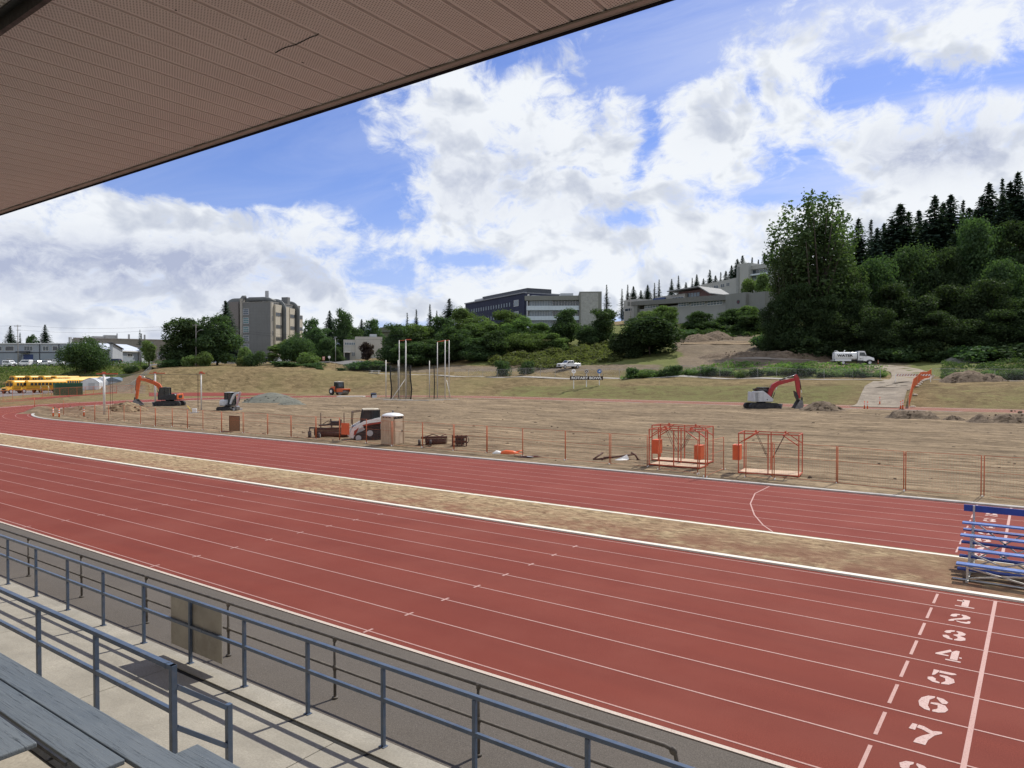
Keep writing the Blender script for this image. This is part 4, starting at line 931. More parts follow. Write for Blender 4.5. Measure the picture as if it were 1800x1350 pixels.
# ---------------------------------------------------------------- litter by the fence
def chunk(name,label,cat,b,parts,rz=0,group=None):
    t=thing(name,b,label,cat,group,rz)
    for nm,m,mm in parts: m.build(nm,mm,t)
    return t
b=G(895,801)
m1=MB(); m1.tube([(-.55,0,.12),(-.2,.02,.17),(.25,.0,.15),(.55,.03,.12)],[.13,.19,.17,.10],10); m1.tube([(.5,.0,.12),(.95,-.12,.07)],[.09,.05],8); m1.tube([(.4,.08,.22),(.85,.30,.33)],[.05,.03],6)
m2=MB(); m2.tube([(-1.05,-.02,.10),(-.8,0,.16),(-.52,0,.13)],[.06,.17,.14],10)
chunk('plastic_tube','crumpled orange and white plastic tube lying on the dirt by the fence','plastic tube',b,[('orange_sleeve',m1,M_ORP),('white_end',m2,M_WPL)],YAW-.1)
m=MB(); m.tube([(-.8,0,.03),(0,.1,.05),(.9,-.15,.03)],.025,5)
o=m.build('cord',M_ORP,loc=G(862,803)); tag(o,'thin orange cord on the ground left of the orange tube','cord')
b=G(945,806); m=MB()
rc=random.Random(11)
for k in range(9): x=rc.uniform(-1.0,1.0); m.bar((x-.5,rc.uniform(-.3,.3),rc.uniform(.03,.12)),(x+.5,rc.uniform(-.3,.3),rc.uniform(.05,.18)),.08,.03)
m2=MB(); m2.box((-.1,-.1,.10),(1.1,.25,.03),rz=.2,ry=.1)
chunk('scrap_heap','low heap of grey and brown scrap boards behind the fence','scrap',b,[('board',m,M_RUST),('pale_board',m2,M_GRY)],YAW)
b=G(1083,812); m=MB()
m.tube([(-1.25,.3,.0),(-1.3,.25,.12),(-.7,.8,.45)],.05,6); m.tube([(-1.3,.2,.1),(.1,.1,.30),(1.05,.25,.42)],.055,6); m.tube([(-.9,-.2,.0),(-.7,.05,.25),(-.35,.1,.28)],.045,6); m.tube([(.9,.3,.52),(1.15,.2,.38),(1.35,.0,.0)],.055,6); m.tube([(.3,-.35,.02),(.8,-.2,.2),(.95,.1,.05)],.02,5)
m2=MB(); m2.add([(-.1,-.05,.12),(.35,-.3,.04),(.75,-.1,.14),(.65,.12,.42),(.35,.0,.2),(.2,.1,.22)],[(0,1,4),(1,2,4),(2,3,4),(3,5,4),(5,0,4)])
m2.add([(-.1,-.05,.10),(.35,-.3,.02),(.75,-.1,.12),(.65,.14,.40),(.35,.0,.18),(.2,.12,.20)],[(4,1,0),(4,2,1),(4,3,2),(4,5,3),(4,0,5)])
chunk('bent_frame','bent rusty pipe frame with a white sheet caught in it on the dirt','scrap metal',b,[('pipe_frame',m,M_RUST),('white_sheet',m2,M_WPL)],YAW-.05)
# orange mesh panel and brown mat leaning on the fence
t=thing('mesh_screen',G(410,760),'brown wire mesh screen leaning on the orange fence at left','screen',None,R(4))
m=MB(); m.box((0,.15,.72),(1.35,.02,1.35)); m.build('mesh_sheet',mat('rusty_mesh',(.22,.12,.06),.8,0,.5,14),t); m=MB(); 
for x in (-.68,.68): m.bar((x,.13,.02),(x,.13,1.42),.04)
m.bar((-.68,.13,1.4),(.68,.13,1.4),.04); m.build('frame',M_RUST,t)
o=MB().box((0,0,0),(.80,.03,.86)).build('orange_board',M_ORP2,loc=G(608,778)+Vector((0,-.05,1.02)),rz=R(6),bevel=.02); tag(o,'red-orange plastic board hung on the fence in front of the loader','board')
# ---------------------------------------------------------------- orange barrier mesh down the ramp
t=thing('snow_fence',G(1597,720),'orange plastic barrier mesh running down the right side of the gravel ramp','barrier mesh')
O=Vector(t.location)
pts=[G(1597,718)]+[T(px,dp) for px,dp in ((1606,115.5),(1613,117),(1618.5,119),(1624,121.5),(1629,124),(1633,127),(1637,131))]
hh=[1.5,1.5,1.45,1.4,1.35,1.3,1.3,1.2]
m=MB()
for a,b,h1,h2 in zip(pts[:-1],pts[1:],hh[:-1],hh[1:]):
    n=max(3,int((b-a).length/.16))
    for i in range(n): p=a.lerp(b,i/n)-O; h=h1+(h2-h1)*i/n; m.bar(p+Vector((0,0,.03)),p+Vector((0,0,h)),.075,.006)
    for j in range(9): z=j/8; m.bar(a-O+Vector((0,0,.03+z*(h1-.05))),b-O+Vector((0,0,.03+z*(h2-.05))),.02,.075)
m.build('mesh',mat('orange_barrier_plastic',(.62,.17,.07),.6,0,.15,2),t)
for p,h in zip(pts,hh): m=MB(); m.bar(p-O,p-O+Vector((0,0,h+.15)),.06); m.build('stake',mat('pale_stake',(.55,.42,.30),.8),t)
for i,(a,b) in enumerate(zip(pts[:-1],pts[1:])):
    for k in range(2):
        p=a.lerp(b,(k+.5)/2)+RT*.45; p.z=TZ(p.x,p.y)+.1
        o=MB().ell((0,0,0),(.36,.2,.13),noise=.1,n=10,m=5).build('sandbag',mat('pale_sandbag',(.58,.52,.42),.9),loc=p,rz=.5*i); tag(o,'pale sandbag holding down the orange barrier mesh on the ramp','sandbag','sandbags along the ramp barrier')
# barricade across the ramp top
t=thing('barricade',T(1573,121),'long red and white striped barricade across the top of the gravel ramp','barricade',None,R(2))
m=MB(); W_=5.2
for i in range(13): 
    x=i*W_/13; m.prism([(x,1.0),(x+W_/26,1.0),(x+W_/26+.2,1.28),(x+.2,1.28)],(0,0,0),(1,0,0),(0,0,1),(0,.04,0),0); m.prism([(x+W_/26,1.0),(x+W_/13,1.0),(x+W_/13+.2,1.28),(x+W_/26+.2,1.28)],(0,0,0),(1,0,0),(0,0,1),(0,.04,0),1)
m.build('striped_board',[M_WPL,mat('faded_red_stripe',(.42,.16,.10),.6)],t)
for x in (.1,W_): m=MB(); m.bar((x,.03,0),(x,.03,1.1),.09); m.bar((x,-.4,.04),(x,.4,.04),.08); m.build('leg',M_WPL,t)
# ---------------------------------------------------------------- stadium sign
def text_mesh(s,size,ex,name,m,parent,loc_,rot,sx=1,bold=.0):
    c=bpy.data.curves.new(name,'FONT'); c.body=s; c.size=size; c.extrude=ex; c.align_x='CENTER'; c.align_y='CENTER'; c.offset=bold
    o=bpy.data.objects.new(name,c); COL.objects.link(o); dg=bpy.context.evaluated_depsgraph_get(); me=bpy.data.meshes.new_from_object(o.evaluated_get(dg))
    bpy.data.objects.remove(o); bpy.data.curves.remove(c); me.materials.clear(); me.materials.append(m)
    o=bpy.data.objects.new(name,me); COL.objects.link(o); o.parent=parent; o.location=loc_; o.rotation_euler=rot; o.scale=(sx,1,1); return o
dS=150.5; bs_=T(1031,dS); 
t=thing('stadium_sign',bs_,'dark brown ROTARY BOWL sign on three white posts topped with round emblems','sign',None,YAW+R(-2))
sw_=58*mpp(dS); zb=D(1031,664.5,dS).z-bs_.z
m=MB(); m.box((0,0,zb),(sw_,.12,.80)); m.build('board',mat('dark_brown_board',(.035,.022,.016),.7),t)
text_mesh('ROTARY BOWL',.68,.015,'lettering',M_BWH,t,(0,-.08,zb-.01),(PI/2,0,0),1.30,.02)
em=[(-22.5,'white_emblem',M_BWH,(.28,.2,.22)),(0.0,'ring_emblem',mat('dark_emblem',(.10,.07,.06),.6),(.8,.78,.74)),(22.5,'blue_emblem',mat('blue_emblem_paint',(.05,.16,.42),.5),(.75,.76,.8))]
for dx,nm,mm,c2 in em:
    x=dx*mpp(dS); m=MB(); bz=TZ(*( (Matrix.Rotation(t.rotation_euler.z,3,'Z')@Vector((x,0,0))+bs_).xy))-bs_.z
    m.box((x,.1,(bz+zb+1.2)/2),(.16,.1,zb+1.2-bz)); m.build('post',M_WPL,t)
    zc=zb+1.40; m=MB(); m.cyl((x,-.05,zc),(x,.05,zc),.46,20); e=m.build(nm,mm,t)
    mi=mat('emblem_mark_%d'%int(dx),c2,.6); m=MB()
    if nm=='ring_emblem':
        a=[(x+.36*math.cos(2*PI*k/20),-.06,zc+.36*math.sin(2*PI*k/20)) for k in range(21)]; m.tube(a,.06,5); m.prism([(x-.12,zc),(x,zc-.16),(x+.12,zc),(x,zc+.16)],(0,-.07,0),(1,0,0),(0,0,1),(0,.02,0))
    elif nm=='white_emblem':
        for dz,w_ in ((.12,.3),(0,.46),(-.12,.36)): m.box((x,-.06,zc+dz),(w_,.02,.05))
    else:
        m.prism([(x-.26,zc-.12),(x-.05,zc+.02),(x-.02,zc+.2),(x+.2,zc+.16),(x+.26,zc-.02),(x+.05,zc-.14)],(0,-.07,0),(1,0,0),(0,0,1),(0,.02,0))
    m.build('emblem_mark',mi,e)
# picnic table, bank signs
t=thing('picnic_table',T(660,191),'white picnic table on the bank path in front of the dark trees','table',None,YAW)
m=MB(); m.box((0,0,.75),(2.6,.8,.06)); m.build('tabletop',M_WPL,t)
for s_ in (-1,1): m=MB(); m.box((0,s_*.75,.45),(2.6,.28,.05)); m.build('seat',M_WPL,t)
for x in (-.9,.9): m=MB(); m.bar((x,-.7,0),(x,.3,.75),.1); m.bar((x,.7,0),(x,-.3,.75),.1); m.build('leg',M_WPL,t)
t=thing('road_sign',T(569,224),'small orange and white road sign at the bend of the access road','sign',None,YAW)
m=MB(); m.cyl((0,0,0),(0,0,2.6),.04,6); m.build('post',M_GAL,t); m=MB(); m.box((0,-.05,2.0),(.75,.04,1.1)); m.build('panel',mat('salmon_sign',(.62,.25,.2),.6),t); m=MB(); m.box((0,-.08,2.25),(.5,.02,.2)); m.box((0,-.08,1.8),(.5,.02,.12)); m.build('white_panel',M_WPL,t)
t=thing('road_sign',T(579,226),'round white sign on a post beside the orange road sign','sign',None,YAW)
m=MB(); m.cyl((0,0,0),(0,0,2.4),.04,6); m.build('post',M_GAL,t); m=MB(); m.cyl((0,-.06,2.2),(0,-.02,2.2),.42,14); m.build('panel',M_WPL,t)
# chain-link fence along the bank top
def chain(name,pts,label,h=1.9,sp=3.0,m=None,dense=.12):
    O=pts[0].copy(); t=thing(name,O,label,'fence'); m=m or M_GAL
    f=MB(); w=MB()
    for a,b in zip(pts[:-1],pts[1:]):
        n=max(1,round((b-a).length/sp)); 
        for i in range(n+1): p=a.lerp(b,i/n); p.z=TZ(p.x,p.y); f.tube([p-O,p-O+Vector((0,0,h))],.035,5)
        k=int((b-a).length/dense)
        for i in range(n):
            p=a.lerp(b,i/n); q=a.lerp(b,(i+1)/n); p.z=TZ(p.x,p.y); q.z=TZ(q.x,q.y)
            f.bar(p-O+Vector((0,0,h)),q-O+Vector((0,0,h)),.04); 
            kk=int((q-p).length/dense)
            for j in range(kk): 
                u=p.lerp(q,j/kk)-O; v=p.lerp(q,min(1,(j+4)/kk))-O; w.bar(u+Vector((0,0,.05)),v+Vector((0,0,h)),.005); w.bar(v+Vector((0,0,.05)),u+Vector((0,0,h)),.005)
    f.build('frame',m,t); w.build('chain_mesh',m,t); return t
chain('chain_link_fence',line_top([(800,179),(900,172.5),(1030,162.5),(1120,155.5),(1200,149.5),(1300,142.5),(1400,135.5),(1500,129.5),(1548,127)]),'long grey chain-link fence along the bank behind the stadium sign',sp=4)
chain('chain_link_fence',line_top([(1640,122.5),(1700,119.5),(1800,115),(1900,110)]),'grey chain-link fence on the bank right of the ramp',sp=4)
chain('chain_link_fence',line_top([(590,200),(640,196),(680,192),(720,189)]),'dark chain-link fence around the path left of the hammer cage',m=M_DKST)
pts=[T(266,211),G(248,668).lerp(T(248,200),1.0),T(230,190),T(205,183),T(182,178)]
chain('chain_link_fence',pts,'sloping chain-link fence dropping from the bank to the bus yard',h=1.6)

t=thing('plate_compactor',G(341,728),'small white and yellow compactor machine on the dirt by the third grey pole','compactor',None,YAW+.3)
m=MB(); m.box((0,0,.12),(.9,.6,.1)); m.prism([(.35,.1),(.55,.25),(.52,.3),(.35,.2)],(0,-.3,0),(1,0,0),(0,0,1),(0,.6,0)); m.build('base_plate',M_STEEL if 'M_STEEL' in globals() else M_GRY,t); m=MB(); m.box((.05,0,.45),(.55,.45,.45)); m.build('engine_block',M_WHT,t,bevel=.05)
m=MB(); m.tube([(-.2,-.25,.3),(-.75,-.25,1.05),(-.75,.25,1.05),(-.2,.25,.3)],.03,6); m.build('handle_bar',mat('yellow_tube',(.7,.5,.08),.5),t)
# ================================================================ machines (local x = forward, y = left, z = up)
M_EXO=mat('orange_machine_paint',(.55,.105,.025),.4,0,.15,2,dirt=(.2,.13,.08),dirtamt=.4)
M_EXR=mat('red_machine_paint',(.36,.028,.030),.4,0,.15,2,dirt=(.2,.1,.08),dirtamt=.4)
M_MGR=mat('machine_grey_white',(.52,.53,.55),.4,0,.1,2,dirt=(.3,.26,.2),dirtamt=.3)
M_STEEL=mat('worn_bucket_steel',(.20,.20,.21),.45,.5,.3,3,dirt=(.2,.16,.12),dirtamt=.6)
M_CHR=mat('chrome_rod',(.7,.7,.7),.2,.9,.05)
def stad(l,h,n=8):
    r=h/2; P=[]
    for i in range(n+1): t=-PI/2+PI*i/n; P.append((l/2-r+r*math.cos(t),r+r*math.sin(t)))
    for i in range(n+1): t=PI/2+PI*i/n; P.append((-l/2+r+r*math.cos(t),r+r*math.sin(t)))
    return P
def track(t,y,l,h,w,x0=0):
    m=MB(); P=stad(l,h); m.prism(P,(x0,y-w/2,0),(1,0,0),(0,0,1),(0,w,0))
    # grousers
    n=len(P); tot=0
    for i in range(n):
        a=Vector(P[i]); b=Vector(P[(i+1)%n]); L=(b-a).length; k=max(1,int(L/.16))
        for j in range(k): p=a.lerp(b,(j+.5)/k); d=(b-a).normalized(); m.bar((x0+p.x-d.x*.03,y,p.y-d.y*.03),(x0+p.x+d.x*.03,y,p.y+d.y*.03),w+.01,.05,0,(d.y,0,-d.x))
    o=m.build('track',M_BLK,t); 
    m=MB(); s=-1 if y<0 else 1
    for i in range(5): x=-l/2+h/2+(l-h)*i/4; r=h*.36 if i in(0,4) else h*.22; m.cyl((x0+x,y+s*(w/2-.05),h*.5 if i in(0,4) else h*.3),(x0+x,y+s*(w/2+.02),h*.5 if i in (0,4) else h*.3),r,12)
    m.box((x0,y+s*(w/2),h*.5),(l-h,.04,h*.3)); m.build('track_roller',M_BLP,o); return o
def boomprof(t,name,pts,wid,th,m,y=0):
    """box-section beam following pts (x,z) with depth th[i]"""
    mb=MB(); n=len(pts); secs=[]
    for i,(x,z) in enumerate(pts):
        a=Vector(pts[max(0,i-1)]); b=Vector(pts[min(n-1,i+1)]); d=(b-a).normalized(); nn=Vector((-d.y,d.x)); h=th[i]/2
        secs.append([(x+nn.x*h,y-wid/2,z+nn.y*h),(x+nn.x*h,y+wid/2,z+nn.y*h),(x-nn.x*h,y+wid/2,z-nn.y*h),(x-nn.x*h,y-wid/2,z-nn.y*h)])
    mb.loft(secs); return mb.build(name,m,t,bevel=.015)
def cylinder(t,a,b,y,r=.06):
    a=Vector((a[0],y,a[1]));b=Vector((b[0],y,b[1])); c=a.lerp(b,.58); m=MB(); m.cyl(a,c,r,8); o=m.build('hydraulic_cylinder',M_BLP,t)
    m=MB(); m.cyl(c,b,r*.5,8); m.build('rod',M_CHR,o); return o
def bucket(t,pts,w,y=0,m=None):
    mb=MB(); P=pts; mb.prism(P,(0,y-w/2,0),(1,0,0),(0,0,1),(0,.03,0)); mb.prism(P,(0,y+w/2-.03,0),(1,0,0),(0,0,1),(0,.03,0))
    for a,b in zip(P[:-1],P[1:]): mb.bar((a[0],y,a[1]),(b[0],y,b[1]),w,.03,0,(0,0,1) if abs(b[0]-a[0])>abs(b[1]-a[1]) else (1,0,0))
    return mb.build('bucket',m or M_STEEL,t)
def cab(t,x0,x1,y0,y1,z0,z1,fr,rake=.12,roofm=None,sl=0):
    cx=(x0+x1)/2; cy=(y0+y1)/2; P=[(x0,z0),(x1,z0),(x1+.02,z0+(z1-z0)*.35),(x1-rake,z1),(x0+sl,z1)]
    m=MB(); m.prism([(cx+(a-cx)*.94,b) for a,b in P],(0,y0+.04,0),(1,0,0),(0,0,1),(0,y1-y0-.08,0)); g=m.build('cab_glass',M_GLS,t)
    m=MB()
    for y in (y0+.02,y1-.02):
        for a,b in zip(P,P[1:]+P[:1]): m.bar((a[0],y,a[1]),(b[0],y,b[1]),.08,.09,0,(0,1,0))
        m.bar((cx-.1,y,z0),(cx-.1,y,z1),.07,.07); m.box((cx,y,z0+.12),(x1-x0,.05,.25))
    for a in (P[1],P[2],P[3],P[4],P[0]): m.bar((a[0],y0,a[1]),(a[0],y1,a[1]),.07)
    c=m.build('cab_frame',fr,t)
    m=MB(); m.box((cx-.03,cy,z1+.03),(x1-x0-rake+.02,y1-y0+.06,.08)); m.box((cx,cy,z1+.08),(.5,.5,.04)); m.build('cab_roof',roofm or fr,t,bevel=.02)
    m=MB(); m.box((cx-.12,cy,z0+.55),(.42,.45,.12)); m.box((cx-.34,cy,z0+.85),(.12,.45,.6)); m.build('operator_seat',M_BLP,t); return c
# ---- orange excavator, facing left
t=thing('excavator',G(299,714.5),'orange excavator with raised boom and black cab inside the left bend','excavator','excavators on the field',YAW+PI+R(4))
for y in (-.95,.95): track(t,y,3.7,.82,.55)
m=MB(); m.box((0,0,.62),(1.6,1.5,.4)); m.cyl((0,0,.8),(0,0,1.0),.6,16); m.build('undercarriage',M_BLP,t)
m=MB(); m.prism([(-1.35,1.0),(1.2,1.0),(1.25,1.35),(.3,1.75),(-1.1,1.95),(-1.4,1.6)],(0,-1.15,0),(1,0,0),(0,0,1),(0,2.3,0)); m.build('upper_body',M_BLP,t,bevel=.06)
m=MB(); m.prism([(-1.58,1.1),(-1.38,1.1),(-1.38,1.95),(-1.5,1.9)],(0,-1.18,0),(1,0,0),(0,0,1),(0,2.36,0)); cw_=m.build('counterweight',M_EXO,t,bevel=.06)
cab(t,-.25,1.25,.25,1.15,1.05,2.80,M_BLP,.25)
boomprof(t,'boom',[(.9,1.55),(1.35,2.55),(1.75,3.15),(2.4,3.55),(3.6,3.95),(4.65,4.15)],.34,[.42,.55,.62,.52,.42,.34],M_EXO,-.25)
boomprof(t,'arm',[(4.35,4.55),(4.6,4.1),(4.75,2.8),(4.9,1.15)],.30,[.30,.55,.46,.26],M_EXO,-.25)
cylinder(t,(1.25,1.2),(2.2,3.15),-.52); cylinder(t,(1.25,1.2),(2.2,3.15),.02); cylinder(t,(2.5,3.9),(4.3,4.6),-.25,.075); cylinder(t,(4.95,3.9),(5.15,1.4),-.25,.065)
m=MB(); m.bar((4.9,-.25,1.15),(5.15,-.25,1.35),.22,.1); m.bar((5.15,-.25,1.35),(5.2,-.25,.85),.22,.1); m.build('linkage',M_BLP,t)
bucket(t,[(4.85,1.1),(5.25,.85),(5.2,.25),(4.8,.02),(4.25,.08),(4.05,.3)],1.1,-.25)
m=MB(); m.prism([(1.9,.15),(2.0,.15),(2.12,.7),(2.0,.7)],(0,-1.25,0),(1,0,0),(0,0,1),(0,2.5,0)); m.bar((1.4,-.5,.4),(1.95,-.5,.45),.15); m.bar((1.4,.5,.4),(1.95,.5,.45),.15); m.build('dozer_blade',M_STEEL,t)
m=MB(); m.box((-1.6,.2,1.5),(.06,1.2,.4)); m.build('vent_grille',M_BLP,cw_)
# ---- red excavator, facing right, seen from its grey flank
t=thing('excavator',G(1338,719),'red-armed excavator with grey body digging by the far straight','excavator','excavators on the field',YAW+R(4))
for y in (-1.0,1.0): track(t,y,4.1,.86,.6)
m=MB(); m.box((0,0,.65),(1.6,1.5,.45)); m.cyl((0,0,.85),(0,0,1.05),.62,16); m.build('undercarriage',M_BLP,t)
m=MB(); m.prism([(-1.45,1.05),(1.15,1.05),(1.25,1.4),(.25,2.25),(-.2,2.55),(-1.45,2.5)],(0,-1.2,0),(1,0,0),(0,0,1),(0,.95,0)); m.prism([(-1.5,1.05),(-.9,1.05),(-.9,2.35),(-1.45,2.4)],(0,-1.2,0),(1,0,0),(0,0,1),(0,2.4,0)); b_=m.build('body_panel',M_MGR,t,bevel=.07)
m=MB()
for x in (-.85,-.25): m.box((x,-1.203,1.75),(.02,.012,1.2))
m.box((.35,-1.203,1.35),(.14,.012,.14)); m.build('panel_seam',M_BLP,b_)
m=MB(); m.box((-.3,-.6,2.62),(1.7,.9,.2)); m.box((-.9,-.3,2.75),(.6,.8,.2)); m.box((.55,.15,1.5),(1.1,1.0,.9)); m.tube([(-1.1,-1.0,2.5),(-1.1,-1.0,2.95),(.2,-1.0,2.95),(.6,-1.0,2.3)],.03,6); m.build('engine_deck',M_BLP,t)
m=MB(); m.cyl((-1.2,-.9,2.55),(-1.2,-.9,2.95),.09,10); m.box((-1.05,-1.1,2.82),(.5,.12,.16)); m.build('exhaust',M_RUST,t)
cab(t,-.2,1.4,.3,1.2,1.1,2.95,M_BLP,.22)
boomprof(t,'boom',[(.9,1.5),(1.25,2.5),(1.65,3.2),(2.3,3.6),(3.6,3.9),(5.0,4.2)],.36,[.45,.58,.66,.56,.46,.36],M_EXR,-.2)
boomprof(t,'arm',[(4.75,4.75),(5.0,4.2),(5.15,2.9),(5.3,1.5)],.32,[.36,.62,.52,.30],M_EXR,-.2)
cylinder(t,(1.3,1.25),(2.05,3.1),-.48); cylinder(t,(1.3,1.25),(2.05,3.1),.08); cylinder(t,(2.5,4.0),(4.75,4.75),-.2,.08); cylinder(t,(5.4,4.0),(5.75,1.75),-.2,.07)
m=MB(); m.bar((5.3,-.2,1.5),(5.75,-.2,1.6),.22,.1); m.bar((5.75,-.2,1.6),(5.7,-.2,1.05),.22,.1); m.build('linkage',M_BLP,t)
m=MB(); m.prism([(4.55,2.55),(4.75,2.4),(5.1,1.9),(5.2,1.3),(5.0,1.3),(4.75,1.75),(4.65,2.25)],(0,-.45,0),(1,0,0),(0,0,1),(0,.5,0)); m.build('thumb',M_BLP,t)
bucket(t,[(5.25,1.35),(5.6,1.05),(5.7,.45),(5.45,.05),(4.9,.0),(4.45,.05)],1.2,-.2)
m=MB(); m.prism([(2.25,.12),(2.36,.12),(2.5,.75),(2.36,.75)],(0,-1.3,0),(1,0,0),(0,0,1),(0,2.6,0)); m.bar((1.4,-.5,.7),(2.3,-.5,.5),.16); m.bar((1.4,.5,.7),(2.3,.5,.5),.16); m.build('dozer_blade',M_STEEL,t)
m=MB(); m.bar((1.75,1.25,2.2),(1.75,1.25,2.5),.04); m.box((1.75,1.3,2.45),(.05,.2,.3)); m.build('mirror',M_BLP,t)
# ---- mini excavator
t=thing('mini_excavator',G(400,722.5),'small pale grey mini excavator with folded arm and canopy cab','excavator','excavators on the field',YAW+R(-18))
for y in (-.62,.62): track(t,y,2.3,.55,.36)
m=MB(); m.box((0,0,.45),(1.0,1.0,.3)); m.cyl((0,0,.55),(0,0,.72),.4,14); m.build('undercarriage',M_BLP,t)
m=MB(); secs=[]
for z,s_ in ((.70,.95),(.85,1.0),(1.25,1.0),(1.42,.9),(1.5,.7)):
    secs.append([(-.28+ (-.72*s_)*math.cos(a)-.02,.82*s_*math.sin(a),z) for a in [-PI/2+PI*i/10 for i in range(11)]]+[(.15,.82*s_,z),(.15,-.82*s_,z)])
m.loft(secs,0,True,True); m.build('engine_cover',M_MGR,t)
m=MB(); m.box((.15,0,.78),(1.3,1.2,.2)); m.build('upper_body',M_BLP,t)
cab(t,-.35,.72,-.15,.78,.85,2.42,M_BLP,.10,M_MGR)
boomprof(t,'boom',[(.75,.95),(1.0,1.6),(1.35,2.15),(1.75,2.40),(2.15,2.38)],.18,[.22,.28,.32,.28,.22],M_MGR,-.35)
boomprof(t,'arm',[(2.35,2.55),(2.2,2.2),(1.95,1.4),(1.75,.75)],.16,[.2,.3,.26,.16],mat('mini_red_grey',(.45,.30,.32),.4),-.35)
cylinder(t,(.9,.8),(1.3,1.95),-.2,.045); cylinder(t,(1.3,2.45),(2.35,2.58),-.35,.04); cylinder(t,(2.25,2.0),(2.1,.8),-.35,.035)
bucket(t,[(1.75,.75),(2.0,.6),(1.95,.2),(1.65,.05),(1.3,.12),(1.2,.3)],.6,-.35)
m=MB(); m.prism([(1.55,.08),(1.62,.08),(1.72,.42),(1.62,.42)],(0,-.82,0),(1,0,0),(0,0,1),(0,1.64,0)); m.bar((.8,-.3,.35),(1.6,-.3,.25),.1); m.bar((.8,.3,.35),(1.6,.3,.25),.1); m.build('dozer_blade',M_MGR,t)
# ---- compact track loader + landscape rake
M_LWH=M_WHT; M_LRD=mat('loader_red_decal',(.30,.045,.03),.45,0,.2,2)
lp=G(636,775)+Vector((0,.85,0)); LRZ=YAW+PI+R(16)
t=thing('track_loader',lp,'white compact track loader with red flank markings and black tracks','loader',None,LRZ); t.scale=(1.2,1.12,1.12)
for y in (-.78,.78):
    m=MB(); P=[(-1.35,.28),(-1.25,.08),(-1.0,.0),(.75,.0),(.98,.10),(1.05,.30),(.95,.5),(.35,.78),(-.05,.82),(-1.15,.52)]
    m.prism(P,(0,y-.2,0),(1,0,0),(0,0,1),(0,.40,0)); o=m.build('track',M_BLK,t)
    s=-1 if y<0 else 1
    for x,z,r in ((.1,.55,.2),(.8,.25,.18),(-1.12,.28,.18),(-.6,.14,.1),(-.1,.14,.1),(.4,.14,.1)): m=MB(); m.cyl((x,y+s*.15,z),(x,y+s*.22,z),r,12); m.build('track_roller',M_GRY if r>.15 else M_RUST,o)
m=MB(); m.box((-.05,0,.65),(2.3,1.1,.7)); m.build('chassis',M_BLP,t,bevel=.04)
m=MB(); m.prism([(-1.35,.6),(-.95,.55),(-.6,.75),(-.6,1.45),(-1.0,1.55),(-1.3,1.45)],(0,-.72,0),(1,0,0),(0,0,1),(0,1.44,0)); m.build('engine_cover',M_LWH,t,bevel=.06)
for y in (-.80,.80):
    s=-1 if y<0 else 1
    o=boomprof(t,'lift_arm',[(-1.1,1.4),(-.5,1.42),(.4,1.22),(1.0,.85),(1.25,.25)],.16,[.30,.30,.28,.34,.3],M_LWH,y)
    m=MB(); m.prism([(-.7,1.32),(.1,1.22),(.55,1.1),(.5,1.02),(-.1,1.12),(-.7,1.2)],(0,y+s*.083,0),(1,0,0),(0,0,1),(0,s*.006,0)); m.prism([(.75,.95),(1.05,.72),(1.1,.4),(.95,.5)],(0,y+s*.083,0),(1,0,0),(0,0,1),(0,s*.006,0)); m.build('red_decal',M_LRD,o)
cab(t,-.55,.55,-.5,.5,.95,2.08,M_BLP,.10,mat('cream_roof',(.62,.55,.42),.5))
m=MB(); m.prism([(.15,.45),(1.15,.15),(1.2,.5),(.75,1.0),(.55,1.05)],(0,-.62,0),(1,0,0),(0,0,1),(0,1.24,0)); m.build('front_plate',M_LWH,t,bevel=.04)
m=MB(); m.tube([(.55,-.62,2.02),(1.1,-.62,1.95),(1.15,-.62,1.1)],.03,6); m.tube([(.55,.62,2.02),(1.1,.62,1.95),(1.15,.62,1.1)],.03,6); m.bar((1.1,-.62,1.95),(1.1,.62,1.95),.05); m.build('guard_bar',M_RUST,t)
fw=Vector((math.cos(LRZ),math.sin(LRZ),0))
t=thing('landscape_rake',G(571,771)+Vector((0,.55,0)),'dark red and black landscape rake with roller drum and two caster wheels','rake attachment',None,YAW+R(6))
m=MB(); m.cyl((-1.15,0,.30),(1.35,0,.30),.27,18)
for k in range(40):
    for j in range(8): a=2*PI*(j+.5*(k%2))/8; x=-1.1+2.4*k/39; m.bar((x,.27*math.cos(a),.30+.27*math.sin(a)),(x,.31*math.cos(a),.30+.31*math.sin(a)),.025)
m.build('roller_drum',M_RUST,t)
m=MB(); m.bar((-1.2,0,.75),(1.4,0,.75),.16,.16); m.bar((-1.2,.35,.7),(1.4,.35,.7),.12); m.box((-1.2,0,.5),(.05,.5,.5)); m.box((1.4,0,.5),(.05,.5,.5)); m.box((.1,.2,.62),(2.5,.5,.05)); m.build('frame',M_RUST,t)
m=MB(); m.bar((.1,.1,.8),(.0,.2,1.5),.1); m.bar((.7,.1,.8),(.8,.2,1.45),.1); m.bar((-.9,0,1.0),(.9,.1,1.15),.14,.12); m.box((.35,.2,1.15),(.7,.3,.35)); m.build('hitch',M_BLP,t)
for x in (-.75,1.05): m=MB(); m.tube([(x,.1,.8),(x,.1,2.0)],.035,6); m.build('marker_rod',M_RUST,t)
m=MB(); m.tube([(-.6,.1,1.1),(-.2,.2,1.35),(.3,.2,1.2),(.8,.3,1.4)],.03,6); m.tube([(-.4,.0,1.05),(.1,.1,1.2),(.6,.2,1.1)],.03,6); m.build('hose',M_BLK,t)
